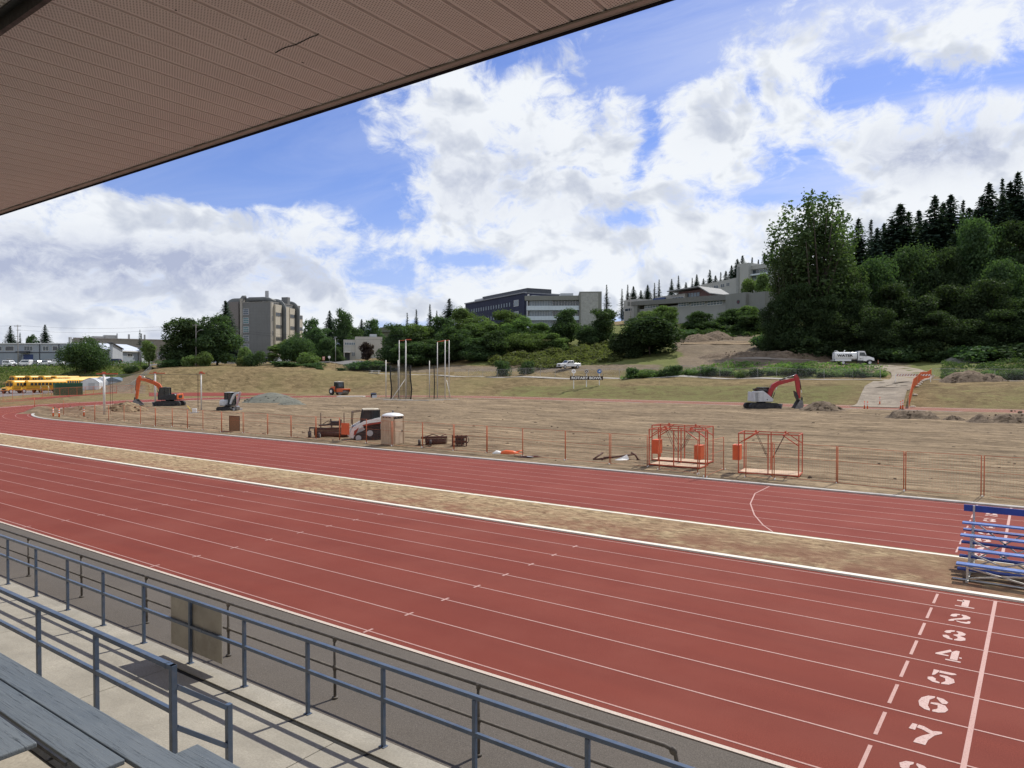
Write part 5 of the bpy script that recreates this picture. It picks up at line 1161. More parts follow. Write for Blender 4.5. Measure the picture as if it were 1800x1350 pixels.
for x,y in ((-1.55,-.25),(-.75,-.75)):
    m=MB(); m.cyl((x-.09,y,.26),(x+.09,y,.26),.26,16); o=m.build('caster_wheel',M_BLK,t); m=MB(); m.cyl((x-.1,y,.26),(x+.1,y,.26),.13,10); m.build('rim',M_GRY,o)
    m=MB(); m.bar((x,y,.5),(x,y,.9),.08); m.bar((x,y,.85),(x+.5,y+.4,.8),.1); m.box((x,y,.55),(.26,.12,.06)); m.bar((x-.12,y,.26),(x-.12,y,.55),.03,.08); m.build('caster_fork',M_BLP,t)
# ---- two attachments on the ground
t=thing('tiller_attachment',G(752,785)+Vector((0,.5,0)),'low rusty black roller attachment with wheels lying on the dirt right of the toilet','attachment',None,YAW+R(6))
m=MB(); m.cyl((-.5,0,.28),(.95,0,.28),.24,14)
for k in range(16):
    for j in range(7): a=2*PI*(j+.5*(k%2))/7; x=-.45+1.35*k/15; m.bar((x,.22*math.cos(a),.28+.22*math.sin(a)),(x,.32*math.cos(a),.28+.32*math.sin(a)),.05)
m.build('roller_drum',M_RUST,t)
m=MB(); m.bar((-.8,0,.6),(1.0,0,.62),.14); m.bar((-.8,.3,.55),(1.0,.3,.6),.12); m.box((-.5,.1,.5),(.05,.5,.4)); m.box((1.0,.1,.45),(.05,.5,.45)); m.tube([(-.6,.1,.6),(0,.2,.82),(.5,.2,.65),(.95,.3,.8)],.035,6); m.build('frame',M_RUST,t)
for x,y in ((-.92,-.3),(-.15,-.6)): m=MB(); m.cyl((x-.08,y,.25),(x+.08,y,.25),.25,14); o=m.build('wheel',M_BLK,t); m=MB(); m.cyl((x-.09,y,.25),(x+.09,y,.25),.13,10); m.build('rim',M_RUST,o)
t=thing('quick_attach_frame',G(801,788)+Vector((0,.4,0)),'small upright dark steel attachment frame standing by the orange fence','attachment',None,YAW+R(-4))
m=MB(); m.box((0,0,.42),(1.0,.08,.16)); m.box((0,0,.75),(1.0,.08,.14)); m.box((0,0,.08),(1.0,.30,.1))
for x in (-.48,-.15,.15,.48): m.box((x,0,.44),(.08,.1,.88))
m.build('plate_frame',M_RUST,t)
m=MB(); m.box((.0,.3,.45),(.6,.5,.5)); m.build('gear_housing',M_BLP,t); m=MB(); m.tube([(.3,.1,.8),(.55,.2,.75),(.65,.1,.5),(.5,.05,.3)],.03,6); m.build('hose',M_BLK,t)
# ---- vibratory roller, facing right and towards the camera
t=thing('road_roller',G(596,694)+Vector((0,0,0)),'orange road roller with white cab roof on the far red strip','road roller',None,YAW-R(38))
m=MB(); m.cyl((1.55,-1.0,.70),(1.55,1.0,.70),.70,28); m.build('drum',M_STEEL,t)
m=MB(); m.box((1.55,0,1.25),(1.9,2.2,.28)); m.prism([(.5,.6),(2.5,.7),(2.55,1.3),(.5,1.4)],(0,-1.12,0),(1,0,0),(0,0,1),(0,.10,0)); m.prism([(.5,.6),(2.5,.7),(2.55,1.3),(.5,1.4)],(0,1.02,0),(1,0,0),(0,0,1),(0,.10,0)); m.build('drum_frame',M_EXO,t,bevel=.05)
m=MB(); m.prism([(-2.3,.7),(-.4,.7),(-.4,1.9),(-1.6,1.85),(-2.3,1.4)],(0,-.8,0),(1,0,0),(0,0,1),(0,1.6,0)); m.build('engine_hood',M_EXO,t,bevel=.08)
cab(t,-.75,.75,-.75,.75,1.2,2.85,M_BLP,.12,M_WHT)
for y in (-.85,.85): m=MB(); m.cyl((-1.45,y-.22,.75),(-1.45,y+.22,.75),.75,20); o=m.build('wheel',M_BLK,t); m=MB(); m.cyl((-1.45,y-.24,.75),(-1.45,y+.24,.75),.36,14); m.build('rim',M_WHT,o)
# ================================================================ road vehicles
M_TYRE=mat('tyre',(.025,.025,.026),.8); M_RIM=mat('steel_rim',(.55,.55,.56),.35,.5,.1); M_LAMP=mat('clear_lamp',(.75,.75,.72),.15); M_TAIL=mat('red_lamp',(.4,.02,.02),.25); M_CWHT=mat('white_car_paint',(.78,.78,.78),.18,0,.04,1,spec=.6); M_CBLK=mat('black_car_paint',(.02,.021,.024),.15,0,.1,1,spec=.6); M_CGRY=mat('grey_car_paint',(.25,.26,.28),.2,0,.05,1,spec=.6); M_TRIM=mat('black_trim',(.02,.02,.02),.5)
def wheel(t,x,y,r,w):
    s=-1 if y<0 else 1; m=MB(); m.tube([(x,y-w/2,r),(x,y-w/2+.03,r),(x,y+w/2-.03,r),(x,y+w/2,r)],[r*.9,r,r,r*.9],18); o=m.build('wheel',M_TYRE,t); m=MB(); m.cyl((x,y+s*(w/2-.03),r),(x,y+s*(w/2+.012),r),r*.60,14); m.cyl((x,y+s*w/2,r),(x,y+s*(w/2+.03),r),r*.2,8); m.build('rim',M_RIM,o)
PROF={
'van':dict(L=5.3,W=1.95,body=[(-2.65,.35),(2.45,.35),(2.62,.55),(2.6,.95),(2.35,1.12),(1.55,1.30),(1.0,1.98),(.7,2.08),(-2.5,2.08),(-2.65,1.9)],side=[(-2.3,1.25),(-2.3,1.8),(.65,1.8),(1.25,1.25)],wb=(-1.6,1.65),r=.36),
'suv':dict(L=4.8,W=1.9,body=[(-2.35,.4),(2.2,.4),(2.38,.6),(2.35,1.0),(1.3,1.15),(.55,1.72),(-1.9,1.75),(-2.3,1.2)],side=[(-2.0,1.2),(-1.75,1.63),(.45,1.62),(1.0,1.2)],wb=(-1.4,1.45),r=.37),
'sedan':dict(L=4.6,W=1.82,body=[(-2.25,.35),(2.1,.35),(2.28,.5),(2.2,.78),(1.2,.95),(.4,1.40),(-.9,1.43),(-1.6,1.05),(-2.25,.98)],side=[(-1.4,1.02),(-.85,1.34),(.33,1.31),(.95,.99)],wb=(-1.35,1.4),r=.33),
'pickup':dict(L=5.9,W=2.0,body=[(-2.95,.55),(2.75,.5),(2.95,.65),(2.92,1.15),(2.6,1.25),(1.35,1.32),(.75,1.92),(-.75,1.95),(-1.0,1.32),(-2.95,1.30)],side=[(-.72,1.38),(-.62,1.82),(.7,1.80),(1.15,1.38)],wb=(-1.85,1.85),r=.42)}
def car(kind,loc_,rz,label,col=None,group=None,cat='car'):
    k=PROF[kind]; col=col or M_CWHT; W_=k['W']; t=thing({'van':'van','suv':'suv','sedan':'car','pickup':'pickup_truck'}[kind],loc_,label,cat,group,rz)
    m=MB(); n=len(k['body']); secs=[]
    zt=max(z for x,z in k['body'])
    for y,ins in ((-W_/2,1),(-W_/2+.06,0),(W_/2-.06,0),(W_/2,1)):
        sec=[]
        for x,z in k['body']:
            tum=.20*max(0,(z-1.0)/(zt-1.0)) ; yy=y*(1-tum*.75); sec.append((x*(1-.012*ins),yy,z-.03*ins*(z>.9)+.03*ins*(z<.6)))
        secs.append(sec)
    m.loft(secs); m.build('body',col,t,bevel=.03)
    for s in (-1,1):
        P=k['side']; zs=[p[1] for p in P]; m=MB(); vs=[]
        for x,z in P: tum=.20*max(0,(z-1.0)/(zt-1.0)); vs.append((x,s*(W_/2*(1-tum*.75)+.004),z))
        for x,z in P: tum=.20*max(0,(z-1.0)/(zt-1.0)); vs.append((x,s*(W_/2*(1-tum*.75)-.02),z))
        m.add(vs,[(0,1,2,3),(7,6,5,4),(0,4,5,1),(1,5,6,2),(2,6,7,3),(3,7,4,0)]); mx=(P[0][0]+P[-1][0])/2; zm=(P[0][1]+P[1][1])/2; w_=m.build('side_window',M_GLS,t)
        m=MB(); x=(P[1][0]+P[2][0])/2; m.bar((x,s*(W_/2*.93),P[0][1]),(x,s*(W_/2*.86),P[1][1]),.07,.05); m.build('pillar',col,w_)
    # windscreen: slab laid on the sloping front of the cabin
    b=k['body']; fr=[(a,c) for a,c in zip(b,b[1:]) if c[1]-a[1]>.35 and a[0]>.5 and c[0]>.2 and a[1]>.9]
    if fr:
        (x0,z0),(x1,z1)=fr[0]; nx,nz=(z1-z0),(x0-x1); l=math.hypot(nx,nz); nx/=l;nz/=l; m=MB(); w1=W_*.40; w2=W_*.36; e=.006
        m.add([(x0+(x1-x0)*.08+nx*e,-w1,z0+(z1-z0)*.08+nz*e),(x0+(x1-x0)*.08+nx*e,w1,z0+(z1-z0)*.08+nz*e),(x0+(x1-x0)*.9+nx*e,w2,z0+(z1-z0)*.9+nz*e),(x0+(x1-x0)*.9+nx*e,-w2,z0+(z1-z0)*.9+nz*e)],[(0,1,2,3)]); m.build('windscreen',M_GLS,t)
    xf=max(x for x,z in b); xr=min(x for x,z in b)
    for s in (-1,1):
        m=MB(); m.box((xf-.06,s*W_*.37,.82 if kind!='sedan' else .66),(.16,.36,.18)); m.build('headlight',M_LAMP,t)
        m=MB(); m.box((xr+.03,s*W_*.43,1.0 if kind!='sedan' else .8),(.08,.16,.3)); m.build('tail_light',M_TAIL,t)
    m=MB(); m.box((xf-.02,0,.85 if kind!='sedan' else .6),(.07,W_*.5,.3)); m.build('grille',M_TRIM,t)
    m=MB(); m.box((xf-.05,0,.5),(.2,W_*.94,.2)); m.build('bumper',M_TRIM if kind!='pickup' else M_RIM,t)
    if kind=='pickup':
        m=MB(); m.box((-1.95,0,1.26),(1.8,W_*.8,.12)); m.build('cargo_bed',M_TRIM,t)
        for s in (-1,1): m=MB(); m.box((.95,s*(W_/2+.12),1.38),(.1,.2,.2)); m.build('mirror',M_TRIM,t)
    for x in k['wb']:
        for s in (-1,1): wheel(t,x,s*(W_/2-.10),k['r'],.24)
    return t
pk=T(1000,174); car('pickup',pk+Vector((0,0,.02)),YAW+PI+R(32),'white crew-cab pickup truck parked on the bare bank below the brambles',M_CWHT,None,'pickup truck')
GL='cars in the lot by the long grey building'
def parked(kind,px,dep,ang,label,col=None): p=T(px,dep+(15 if px<300 else 0))+Vector((0,0,.1)); return car(kind,p,YAW+R(ang),label,col,GL)
parked('van',17,247,-20,'white rounded van, first vehicle from the left in the car lot')
parked('van',45,248,165,'white high-roof van just right of the utility pole')
parked('suv',63,249,160,'silver sport utility car beside the white high-roof van',M_CGRY)
parked('suv',79,247,170,'white estate car before the blue garage door, left of the white pickup')
parked('pickup',99,247,5,'white pickup at the right end of the white vehicle row')
parked('suv',140,246,90,'grey car half hidden behind the round dark tree trunk',M_CGRY)
parked('sedan',163,246,175,'small white car right of the round dark tree')
parked('sedan',186,244,178,'low black car in front of the barn-roofed building',M_CBLK)
parked('suv',202,247,175,'dark boxy car behind the low black car',M_CBLK)
parked('suv',472,250,175,'dark sport utility car at the foot of the concrete tower',M_CBLK)
parked('pickup',497,250,185,'white truck parked right of the tower behind the young tree')
# ---- water truck
wp=T(1499,158)+Vector((0,0,.08)); 
t=thing('water_truck',wp,'white water tank truck with black WATER lettering on the site road','tank truck',None,YAW+R(-9))
m=MB(); m.box((-.6,0,.95),(7.0,.9,.3)); m.box((-3.0,0,.7),(1.6,2.2,.12)); m.box((1.2,-1.0,.75),(1.2,.5,.55)); m.build('chassis',M_TRIM,t)
secs=[]
def tk(x,s):
    P=[]
    for i in range(20):
        a=2*PI*i/20; c=math.cos(a); d=math.sin(a); e=.55; P.append((x,1.12*s*math.copysign(abs(c)**e,c),2.0+.86*s*math.copysign(abs(d)**e,d)))
    return P
m=MB(); m.loft([tk(-4.02,.86),tk(-3.95,.96),tk(-3.8,1),tk(.35,1),tk(.5,.96),tk(.57,.86)],0,True,True); tkb=m.build('tank',M_CWHT,t)
m=MB()
for x in (-3.6,-2.2,-.8,.3): m.tube([tuple(Vector((x,p[1]*1.005,2.0+(p[2]-2.0)*1.005))) for p in tk(x,1)]+[tk(x,1)[0]],.012,4)
m.build('tank_seam',M_GRY,tkb)
m=MB(); m.box((-2.3,-1.0,1.05),(3.3,.35,.35)); m.box((-2.3,1.0,1.05),(3.3,.35,.35)); m.build('fender_box',M_CWHT,t,bevel=.03)
m=MB(); m.cyl((-3.3,0,2.85),(-3.3,0,2.98),.32,14); m.tube([(-1.9,-.3,2.85),(-1.9,-.3,3.05),(-1.7,-.3,3.2)],.09,8); m.tube([(-3.9,-.3,2.75),(-3.9,-.3,3.1),(-3.3,-.3,3.12)],.05,6); m.build('filler_hatch',M_CWHT,t)
m=MB(); m.tube([(-4.05,-.6,2.4),(-4.3,-.6,2.0),(-4.25,-.6,1.2),(-4.2,.6,1.2)],.06,6); m.box((-4.2,0,1.0),(.3,2.2,.1)); m.build('spray_bar',M_CWHT,t)
text_mesh('WATER',.68,.008,'tank_lettering',mat('black_lettering',(.015,.015,.02),.5),t,(-1.95,-1.135,2.05),(PI/2,0,0),1.35,.03)
m=MB(); m.prism([(.75,.85),(2.55,.85),(2.55,1.9),(2.15,2.95),(1.95,3.05),(.8,3.05),(.75,2.95)],(0,-1.12,0),(1,0,0),(0,0,1),(0,2.24,0)); m.build('cab',M_CWHT,t,bevel=.07)
m=MB(); secs=[[(2.45,-1.05,1.0),(2.45,1.05,1.0),(2.45,1.0,1.98),(2.45,-1.0,1.98)],[(3.2,-1.05,1.0),(3.2,1.05,1.0),(3.2,.95,1.85),(3.2,-.95,1.85)],[(4.05,-.95,.95),(4.05,.95,.95),(4.05,.8,1.55),(4.05,-.8,1.55)],[(4.2,-.85,.95),(4.2,.85,.95),(4.2,.7,1.4),(4.2,-.7,1.4)]]
m.loft(secs); m.build('hood',M_CWHT,t,bevel=.06)
for s in (-1,1):
    m=MB(); m.prism([(1.0,2.0),(2.35,1.92),(2.05,2.72),(1.05,2.75)],(0,s*1.115,0),(1,0,0),(0,0,1),(0,s*.015,0)); m.build('side_window',M_GLS,t,bevel=.02)
    m=MB(); m.box((1.75,s*1.125,1.9),(.03,.02,1.6)); m.box((.95,s*1.125,1.45),(.025,.02,1.0)); m.box((1.2,s*1.13,1.35),(.16,.02,.22)); m.box((1.5,s*1.13,1.35),(.14,.02,.18)); m.build('door_mark',M_TRIM,t)
    m=MB(); m.box((2.35,s*1.38,2.15),(.08,.2,.5)); m.bar((2.2,s*1.15,2.3),(2.35,s*1.38,2.3),.04); m.build('mirror',M_TRIM,t)
    m=MB(); m.box((3.95,s*.86,1.22),(.22,.16,.22)); m.build('headlight',M_LAMP,t)
    m=MB(); m.tube([(3.15+.62*math.cos(a),s*1.0,.55+.62*math.sin(a)) for a in [PI*i/10 for i in range(11)]],.07,6); m.build('wheel_arch',M_TRIM,t)
m=MB(); m.add([(2.555,-.95,1.98),(2.555,.95,1.98),(2.18,.88,2.88),(2.18,-.88,2.88)],[(0,1,2,3)]); ws=m; 
for i in range(len(ws.v)): ws.v[i]=(ws.v[i][0]+.02,ws.v[i][1],ws.v[i][2]+.01)
m.build('windscreen',M_GLS,t)
m=MB(); m.box((4.2,0,1.18),(.08,1.1,.4)); m.build('grille',M_TRIM,t); m=MB(); m.box((4.25,0,.72),(.25,2.25,.28)); m.build('bumper',M_TRIM,t,bevel=.04)
for y in (-.98,.98): wheel(t,3.15,y,.52,.3); wheel(t,-2.3,y,.52,.34)
# ---- school buses
M_BUS=mat('school_bus_yellow',(.80,.40,.035),.35,0,.06,1); M_BUSR=mat('bus_roof_pale_yellow',(.80,.52,.16),.4,0,.05,1)
def make_bus(loc_,rz,label):
    t=thing('school_bus',loc_,label,'school bus','yellow school buses in the bus yard',rz)
    L=9.2
    def sec(x,h=3.05,w=1.22,z0=.75,n=6):
        P=[(x,-w,z0),(x,-w,h-.55)]
        for i in range(1,n): a=PI/2*i/n; P.append((x,-w+.55*(1-math.cos(a)),h-.55+.55*math.sin(a)))
        P+= [(x,-w+.6,h),(x,w-.6,h)]
        for i in range(n-1,0,-1): a=PI/2*i/n; P.append((x,w-.55*(1-math.cos(a)),h-.55+.55*math.sin(a)))
        return P+[(x,w,h-.55),(x,w,z0)]
    m=MB(); m.loft([sec(-L/2,2.95,1.16),sec(-L/2+.15),sec(L/2-.2),sec(L/2,2.9,1.14)],0,True,True); m.build('body',M_BUS,t)
    m=MB(); m.loft([[(p[0],p[1]*1.004,p[2]+.012) for p in sec(x)[2:-2]] for x in (-L/2+.3,L/2-.4)],0,False,True,False); m.build('roof',M_BUSR,t,fixn=False)
    m=MB(); m.loft([[(L/2-.1,-1.1,.7),(L/2-.1,1.1,.7),(L/2-.1,1.05,1.62),(L/2-.1,-1.05,1.62)],[(L/2+1.2,-.98,.7),(L/2+1.2,.98,.7),(L/2+1.2,.86,1.40),(L/2+1.2,-.86,1.40)],[(L/2+1.35,-.9,.72),(L/2+1.35,.9,.72),(L/2+1.35,.75,1.2),(L/2+1.35,-.75,1.2)]]); m.build('hood',M_BUS,t,bevel=.05)
    for s in (-1,1):
        for i in range(10): x=-L/2+.65+i*.82; m=MB(); m.box((x,s*1.215,2.15),(.64,.03,.62)); m.build('side_window',M_GLS,t)
        m=MB(); 
        for z in (1.15,1.55,1.78): m.box((0,s*1.225,z),(L-.3,.02,.05))
        m.build('side_rail',M_TRIM,t)
        m=MB(); m.box((L/2+.02,s*.55,2.12),(.05,.92,.72),ry=0); m.build('windscreen',M_GLS,t)
        m=MB(); m.box((-L/2-.01,s*.78,2.1),(.04,.5,.6)); m.box((-L/2-.01,s*.28,2.1),(.04,.4,.6)); m.build('rear_window',M_GLS,t)
        m=MB(); m.box((L/2+1.28,s*.72,.98),(.12,.24,.2)); m.build('headlight',M_LAMP,t)
        m=MB(); m.box((L/2+.9,s*1.35,1.7),(.1,.16,.4)); m.bar((L/2+.9,s*.9,1.4),(L/2+.9,s*1.35,1.6),.03); m.build('mirror',M_TRIM,t)
        for x in (-L/2+2.0,L/2+.55): wheel(t,x,s*1.0,.5,.3)
    m=MB(); m.box((L/2+.02,0,2.72),(.06,1.3,.22)); m.box((-L/2-.005,0,2.72),(.06,1.3,.22)); m.build('sign_box',M_TRIM,t)
    m=MB(); m.box((-L/2-.01,0,1.3),(.05,.8,1.2)); m.build('rear_door',M_BUS,t)
    m=MB(); m.box((L/2+1.36,0,1.0),(.06,1.0,.36)); m.build('grille',M_TRIM,t); m=MB(); m.box((L/2+1.42,0,.62),(.12,2.2,.24)); m.build('bumper',M_TRIM,t); m=MB(); m.box((-L/2-.08,0,.72),(.14,2.3,.24)); m.build('bumper',M_TRIM,t)
    return t
buses=[(9,168,-106,0,'yellow school bus at the left edge of the front row'),(34,171,-122,0,'yellow school bus in the front row with its long window side showing to its right'),(80,190,-100,.15,'yellow school bus, middle of the yard, narrow nose facing the pale yellow frame'),(94,194,-106,.15,'yellow school bus with its nose just left of the green container'),
 (15,222,-108,.7,'yellow school bus at the left end of the rear row, roof highest'),(42,224,-106,.7,'yellow school bus in the rear row, right of the one with the highest roof'),(66,224,-106,.7,'yellow school bus in the rear row above the long window side'),(88,226,-104,.6,'yellow school bus in the rear row behind the two middle noses'),(112,205,-100,.4,'yellow school bus above the left half of the green container'),(121,208,-100,.4,'yellow school bus above the right half of the green container'),(131,210,-100,.45,'yellow school bus furthest right, beside the white storage tents')]
b0=None
for px,dp_,a,zz,l in buses:
    g=D(px,652,dp_); g.z=max(zz,TZ(g.x,g.y)*.5); v=g+Vector((math.cos(YAW+R(a)),math.sin(YAW+R(a)),0))*-5.6
    if b0 is None: b0=make_bus(v,YAW+R(a),l)
    else: copy_tree(b0,v,YAW+R(a),l)
# ---- green container, storage tents and shed
g=G(121,694.6); t=thing('storage_container',Vector((g.x,g.y,0)),'dark green storage container in front of the yellow buses','container',None,YAW+R(38))
M_GRN=mat('dark_green_container',(.018,.095,.050),.5,0,.15,1.5,dirt=(.1,.07,.05),dirtamt=.4)
m=MB(); m.box((0,1.2,1.3),(5.2,2.4,2.5))
for i in range(26): m.box((-2.5+.2*i,-.01,1.3),(.08,.04,2.3)); m.box((-2.5+.2*i,2.41,1.3),(.08,.04,2.3))
for i in range(11): m.box((2.61,.1+.22*i,1.3),(.04,.08,2.3)); m.box((-2.61,.1+.22*i,1.3),(.04,.08,2.3))
m.build('body',M_GRN,t); m=MB()
for y in (.02,2.38):
    for x in (-2.58,2.58): m.box((x,y,1.3),(.12,.12,2.62))
for z in (.06,2.58): m.box((0,.0,z),(5.2,.1,.1)); m.box((0,2.4,z),(5.2,.1,.1)); m.box((2.6,1.2,z),(.1,2.4,.1))
m.build('corner_frame',mat('green_frame',(.03,.15,.08),.5),t)
def tent(px,py,w,d,h,label,m_,ang):
    g=G(px,py); t=thing('storage_tent',Vector((g.x,g.y,0)),label,'storage tent',None,YAW+R(ang)); m=MB(); secs=[]
    P=[(-w/2,0),(-w/2,h*.62),(-w*.3,h*.85),(0,h),(w*.3,h*.85),(w/2,h*.62),(w/2,0)]
    m.prism(P,(0,0,0),(1,0,0),(0,0,1),(0,d,0)); m.build('cover',m_,t,bevel=.05)
    m=MB()
    for k in range(5): 
        y=d*k/4
        for a,b in zip(P[:-1],P[1:]): m.bar((a[0],y-.02,a[1]),(b[0],y-.02,b[1]),.09)
    m.build('frame_rib',M_GAL,t); m=MB(); m.box((w*.1,-.03,h*.3),(w*.35,.04,h*.58)); m.build('door',M_GRY,t)
M_TENT=mat('translucent_white_sheet',(.62,.64,.66),.4,0,.15,.8,dirt=(.4,.42,.42),dirtamt=.5)
tent(158,686,4.6,7,3.4,'white plastic-covered storage tent nearest the green container',M_TENT,14)
tent(176,685.2,4.0,7,3.6,'taller white storage tent in the middle by the sloping fence',M_TENT,10)
g=G(196,685); t=thing('metal_shed',Vector((g.x,g.y,0)),'low grey metal shed with sloping roof at the end of the tents','shed',None,YAW+R(10))
m=MB(); m.box((0,3,1.2),(5,6,2.4)); m.build('wall',M_GRY,t); m=MB(); m.prism([(-2.7,2.35),(2.7,2.35),(2.6,2.6),(0,3.5),(-2.6,2.6)],(0,-.2,0),(1,0,0),(0,0,1),(0,6.4,0)); m.build('roof',mat('blue_grey_roof',(.13,.17,.20),.5),t); m=MB(); m.box((.5,-.02,1.0),(1.6,.04,2.0)); m.build('door',M_TENT,t)
g=G(78,693); t=thing('goal_frame',Vector((g.x,g.y,0)),'small pale yellow frame standing before the buses behind the orange fence','goal frame',None,YAW)
m=MB(); m.tube([(-.9,0,0),(-.9,0,1.9),(.9,0,1.9),(.9,0,0)],.06,6); m.build('frame',mat('pale_yellow_tube',(.65,.52,.2),.5),t); m=MB(); m.tube([(-.9,0,1.9),(-.9,1.2,0),(.9,1.2,0),(.9,0,1.9)],.05,6); m.build('back_stay',M_GAL,t)
# ================================================================ buildings
def cladding(name,col,pu=3.0,pv=3.2,line=.06,dark=.55,var=.1):
    """wall colour with panel joints; object u = along x, v = z"""
    if name in MATS: return MATS[name]
    m,n,bs,co=newmat(name); sp=n.node('ShaderNodeSeparateXYZ',ins={0:co}); x,y,z=sp.outputs
    a=n.math('FRACT',n.math('DIVIDE',n.math('ADD',x,n.math('MULTIPLY',y,1.0)),pu)); b=n.math('FRACT',n.math('DIVIDE',z,pv))
    l=n.math('MAXIMUM',n.math('LESS_THAN',a,line/pu),n.math('LESS_THAN',b,line/pv))
    f=n.noise(co,.25,6,.65); g=n.noise(n.scalev(co,(1.2,1.2,.12)),1.0,5,.65)
    k=n.mix(n.map(f,.3,.7),c4([c*(1-var) for c in col]),c4([min(1,c*(1+var)) for c in col])); k=n.mix(n.map(g,.5,.75,0,.25),k,c4([c*.6 for c in col]))
    k=n.mix(l,k,c4([c*dark for c in col])); n.l.new(k,bs.inputs['Base Color']); bs.inputs['Roughness'].default_value=.8; bs.inputs['Specular IOR Level'].default_value=.2
    MATS[name]=m; return m
M_WG=glass('building_glass',(.035,.05,.06),.08); M_WGB=glass('pale_building_glass',(.10,.14,.165),.10); M_WGT=glass('teal_stair_glass',(.05,.13,.13),.10)
M_FRW=mat('white_window_frame',(.60,.60,.58),.5)
class Bld:
    """building with front face from image point A to B (px, depth); local x along the front, y into the building, z up"""
    def __init__(s,name,A,B,label,cat='building',zb=None,sink=1.0):
        a=D(A[0],652,A[1]); b=D(B[0],652,B[1]); s.L=math.hypot(b.x-a.x,b.y-a.y); s.rz=math.atan2(b.y-a.y,b.x-a.x)
        s.zb=(min(TZ(a.x,a.y),TZ(b.x,b.y))-sink) if zb is None else zb
        s.t=thing(name,Vector((a.x,a.y,s.zb)),label,cat,None,s.rz); s.A=A;s.B=B
    def z(s,py,u=0):
        """local height whose image row is py at fraction u along the front"""
        dep=s.A[1]+(s.B[1]-s.A[1])*u; px=s.A[0]+(s.B[0]-s.A[0])*u; return D(px,py,dep).z-s.zb
    def u(s,px):
        """local x on the front face under image column px"""
        a=Vector(s.t.location); d=ray(px,652); e=Vector((math.cos(s.rz),math.sin(s.rz))); det=d.x*(-e.y)-d.y*(-e.x)
        k=(a.x*(-e.y)-a.y*(-e.x))/det; p=(d.x*k-a.x,d.y*k-a.y); return p[0]*e.x+p[1]*e.y
    def box(s,name,m,x0,x1,y0,y1,z0,z1,bevel=0,par=None):
        q=MB(); q.box(((x0+x1)/2,(y0+y1)/2,(z0+z1)/2),(x1-x0,y1-y0,z1-z0)); return q.build(name,m,par or s.t,bevel)
    def window(s,x0,x1,z0,z1,y=0,mull=1,trans=0,m=None,fm=None,fw=.10,name='window'):
        q=MB(); q.box(((x0+x1)/2,y-.03,(z0+z1)/2),(x1-x0,.06,z1-z0)); w=q.build(name,m or M_WG,s.t)
        q=MB()
        for i in range(mull+1): q.box((x0+(x1-x0)*i/mull,y-.05,(z0+z1)/2),(fw,.10,z1-z0+fw))
        for i in range(trans+2): q.box(((x0+x1)/2,y-.045,z0+(z1-z0)*i/(trans+1)),(x1-x0-.01,.085,fw))
        q.build('frame',fm or M_FRW,w); return w
    def swindow(s,x,y0,y1,z0,z1,mull=1,m=None,fm=None,fw=.1,sg=1):
        q=MB(); q.box((x+sg*.03,(y0+y1)/2,(z0+z1)/2),(.06,y1-y0,z1-z0)); w=q.build('window',m or M_WG,s.t); q=MB()
        for i in range(mull+1): q.box((x+sg*.05,y0+(y1-y0)*i/mull,(z0+z1)/2),(.10,fw,z1-z0+fw))
        for zz in (z0,z1): q.box((x+sg*.045,(y0+y1)/2,zz),(.085,y1-y0-.01,fw))
        q.build('frame',fm or M_FRW,w); return w
M_SID=cladding('blue_grey_siding',(.31,.345,.385),3.6,.35,.03,.85,.06); M_SIDL=cladding('lower_grey_siding',(.27,.31,.35),3.6,.35,.03,.85,.06); M_SIDP=cladding('pale_grey_siding',(.42,.45,.48),2.0,.3,.03,.85,.06)
M_ROOFW=mat('pale_metal_roof',(.58,.61,.65),.4,0,.08,.5); M_TRD=mat('dark_trim',(.05,.055,.065),.5); M_BDOOR=mat('blue_garage_door',(.03,.055,.16),.5)
# ---- long two-storey blue-grey building, far left
b=Bld('office_building',(-40,286),(136,284),'long blue-grey two-storey building behind the row of parked cars')
zt=b.z(605,0); zm=b.z(619.5,.3); L=b.L
b.box('wall',M_SID,0,L,0,16,0,zt); b.box('roof',mat('white_roof_edge',(.66,.67,.68),.5),-.3,L+.3,-.35,16.3,zt,zt+.35)
b.box('lower_wall',M_SIDL,-.05,L+.05,-.12,-.003,0,zm-.1); b.box('belt_trim',M_TRD,-.06,L+.06,-.18,-.124,zm-.25,zm+.1)
for x0,x1,mu in ((-6,4,2),(10,25,1),(43,58,3),(76,86,2),(93,102,1)):
    m_=M_WG if mu>1 else mat('grey_louvre',(.10,.105,.115),.6); b.window(b.u(x0),b.u(x1),b.z(616.5,.3),b.z(608.8,.3),0,mu,0,m_)
b.box('garage_door',M_BDOOR,b.u(42),b.u(59),-.2,-.125,0,b.z(623,.5)); b.box('awning',M_TRD,b.u(36),b.u(54),-2.6,-.19,b.z(620.5,.5),b.z(617.5,.5))
for px in (10,18,26): pass
b.window(b.u(12),b.u(22),b.z(637,.3),b.z(631,.3),-.12,3,0); b.window(b.u(80),b.u(97),b.z(637,.6),b.z(631.5,.6),-.12,4,0)
b.box('entrance_door',M_WG,b.u(33.5),b.u(38.5),-.18,-.125,0,b.z(624,.5))
for px in (70,104): b.box('downpipe',M_TRD,b.u(px),b.u(px)+.25,-.3,-.185,0,zt)
b.box('blue_door',M_BDOOR,b.u(122),b.u(133),-.2,-.125,0,b.z(634,.9))
b.box('chimney',M_GAL,b.u(112),b.u(115.5),3,4,zt+.36,b.z(592,.9))
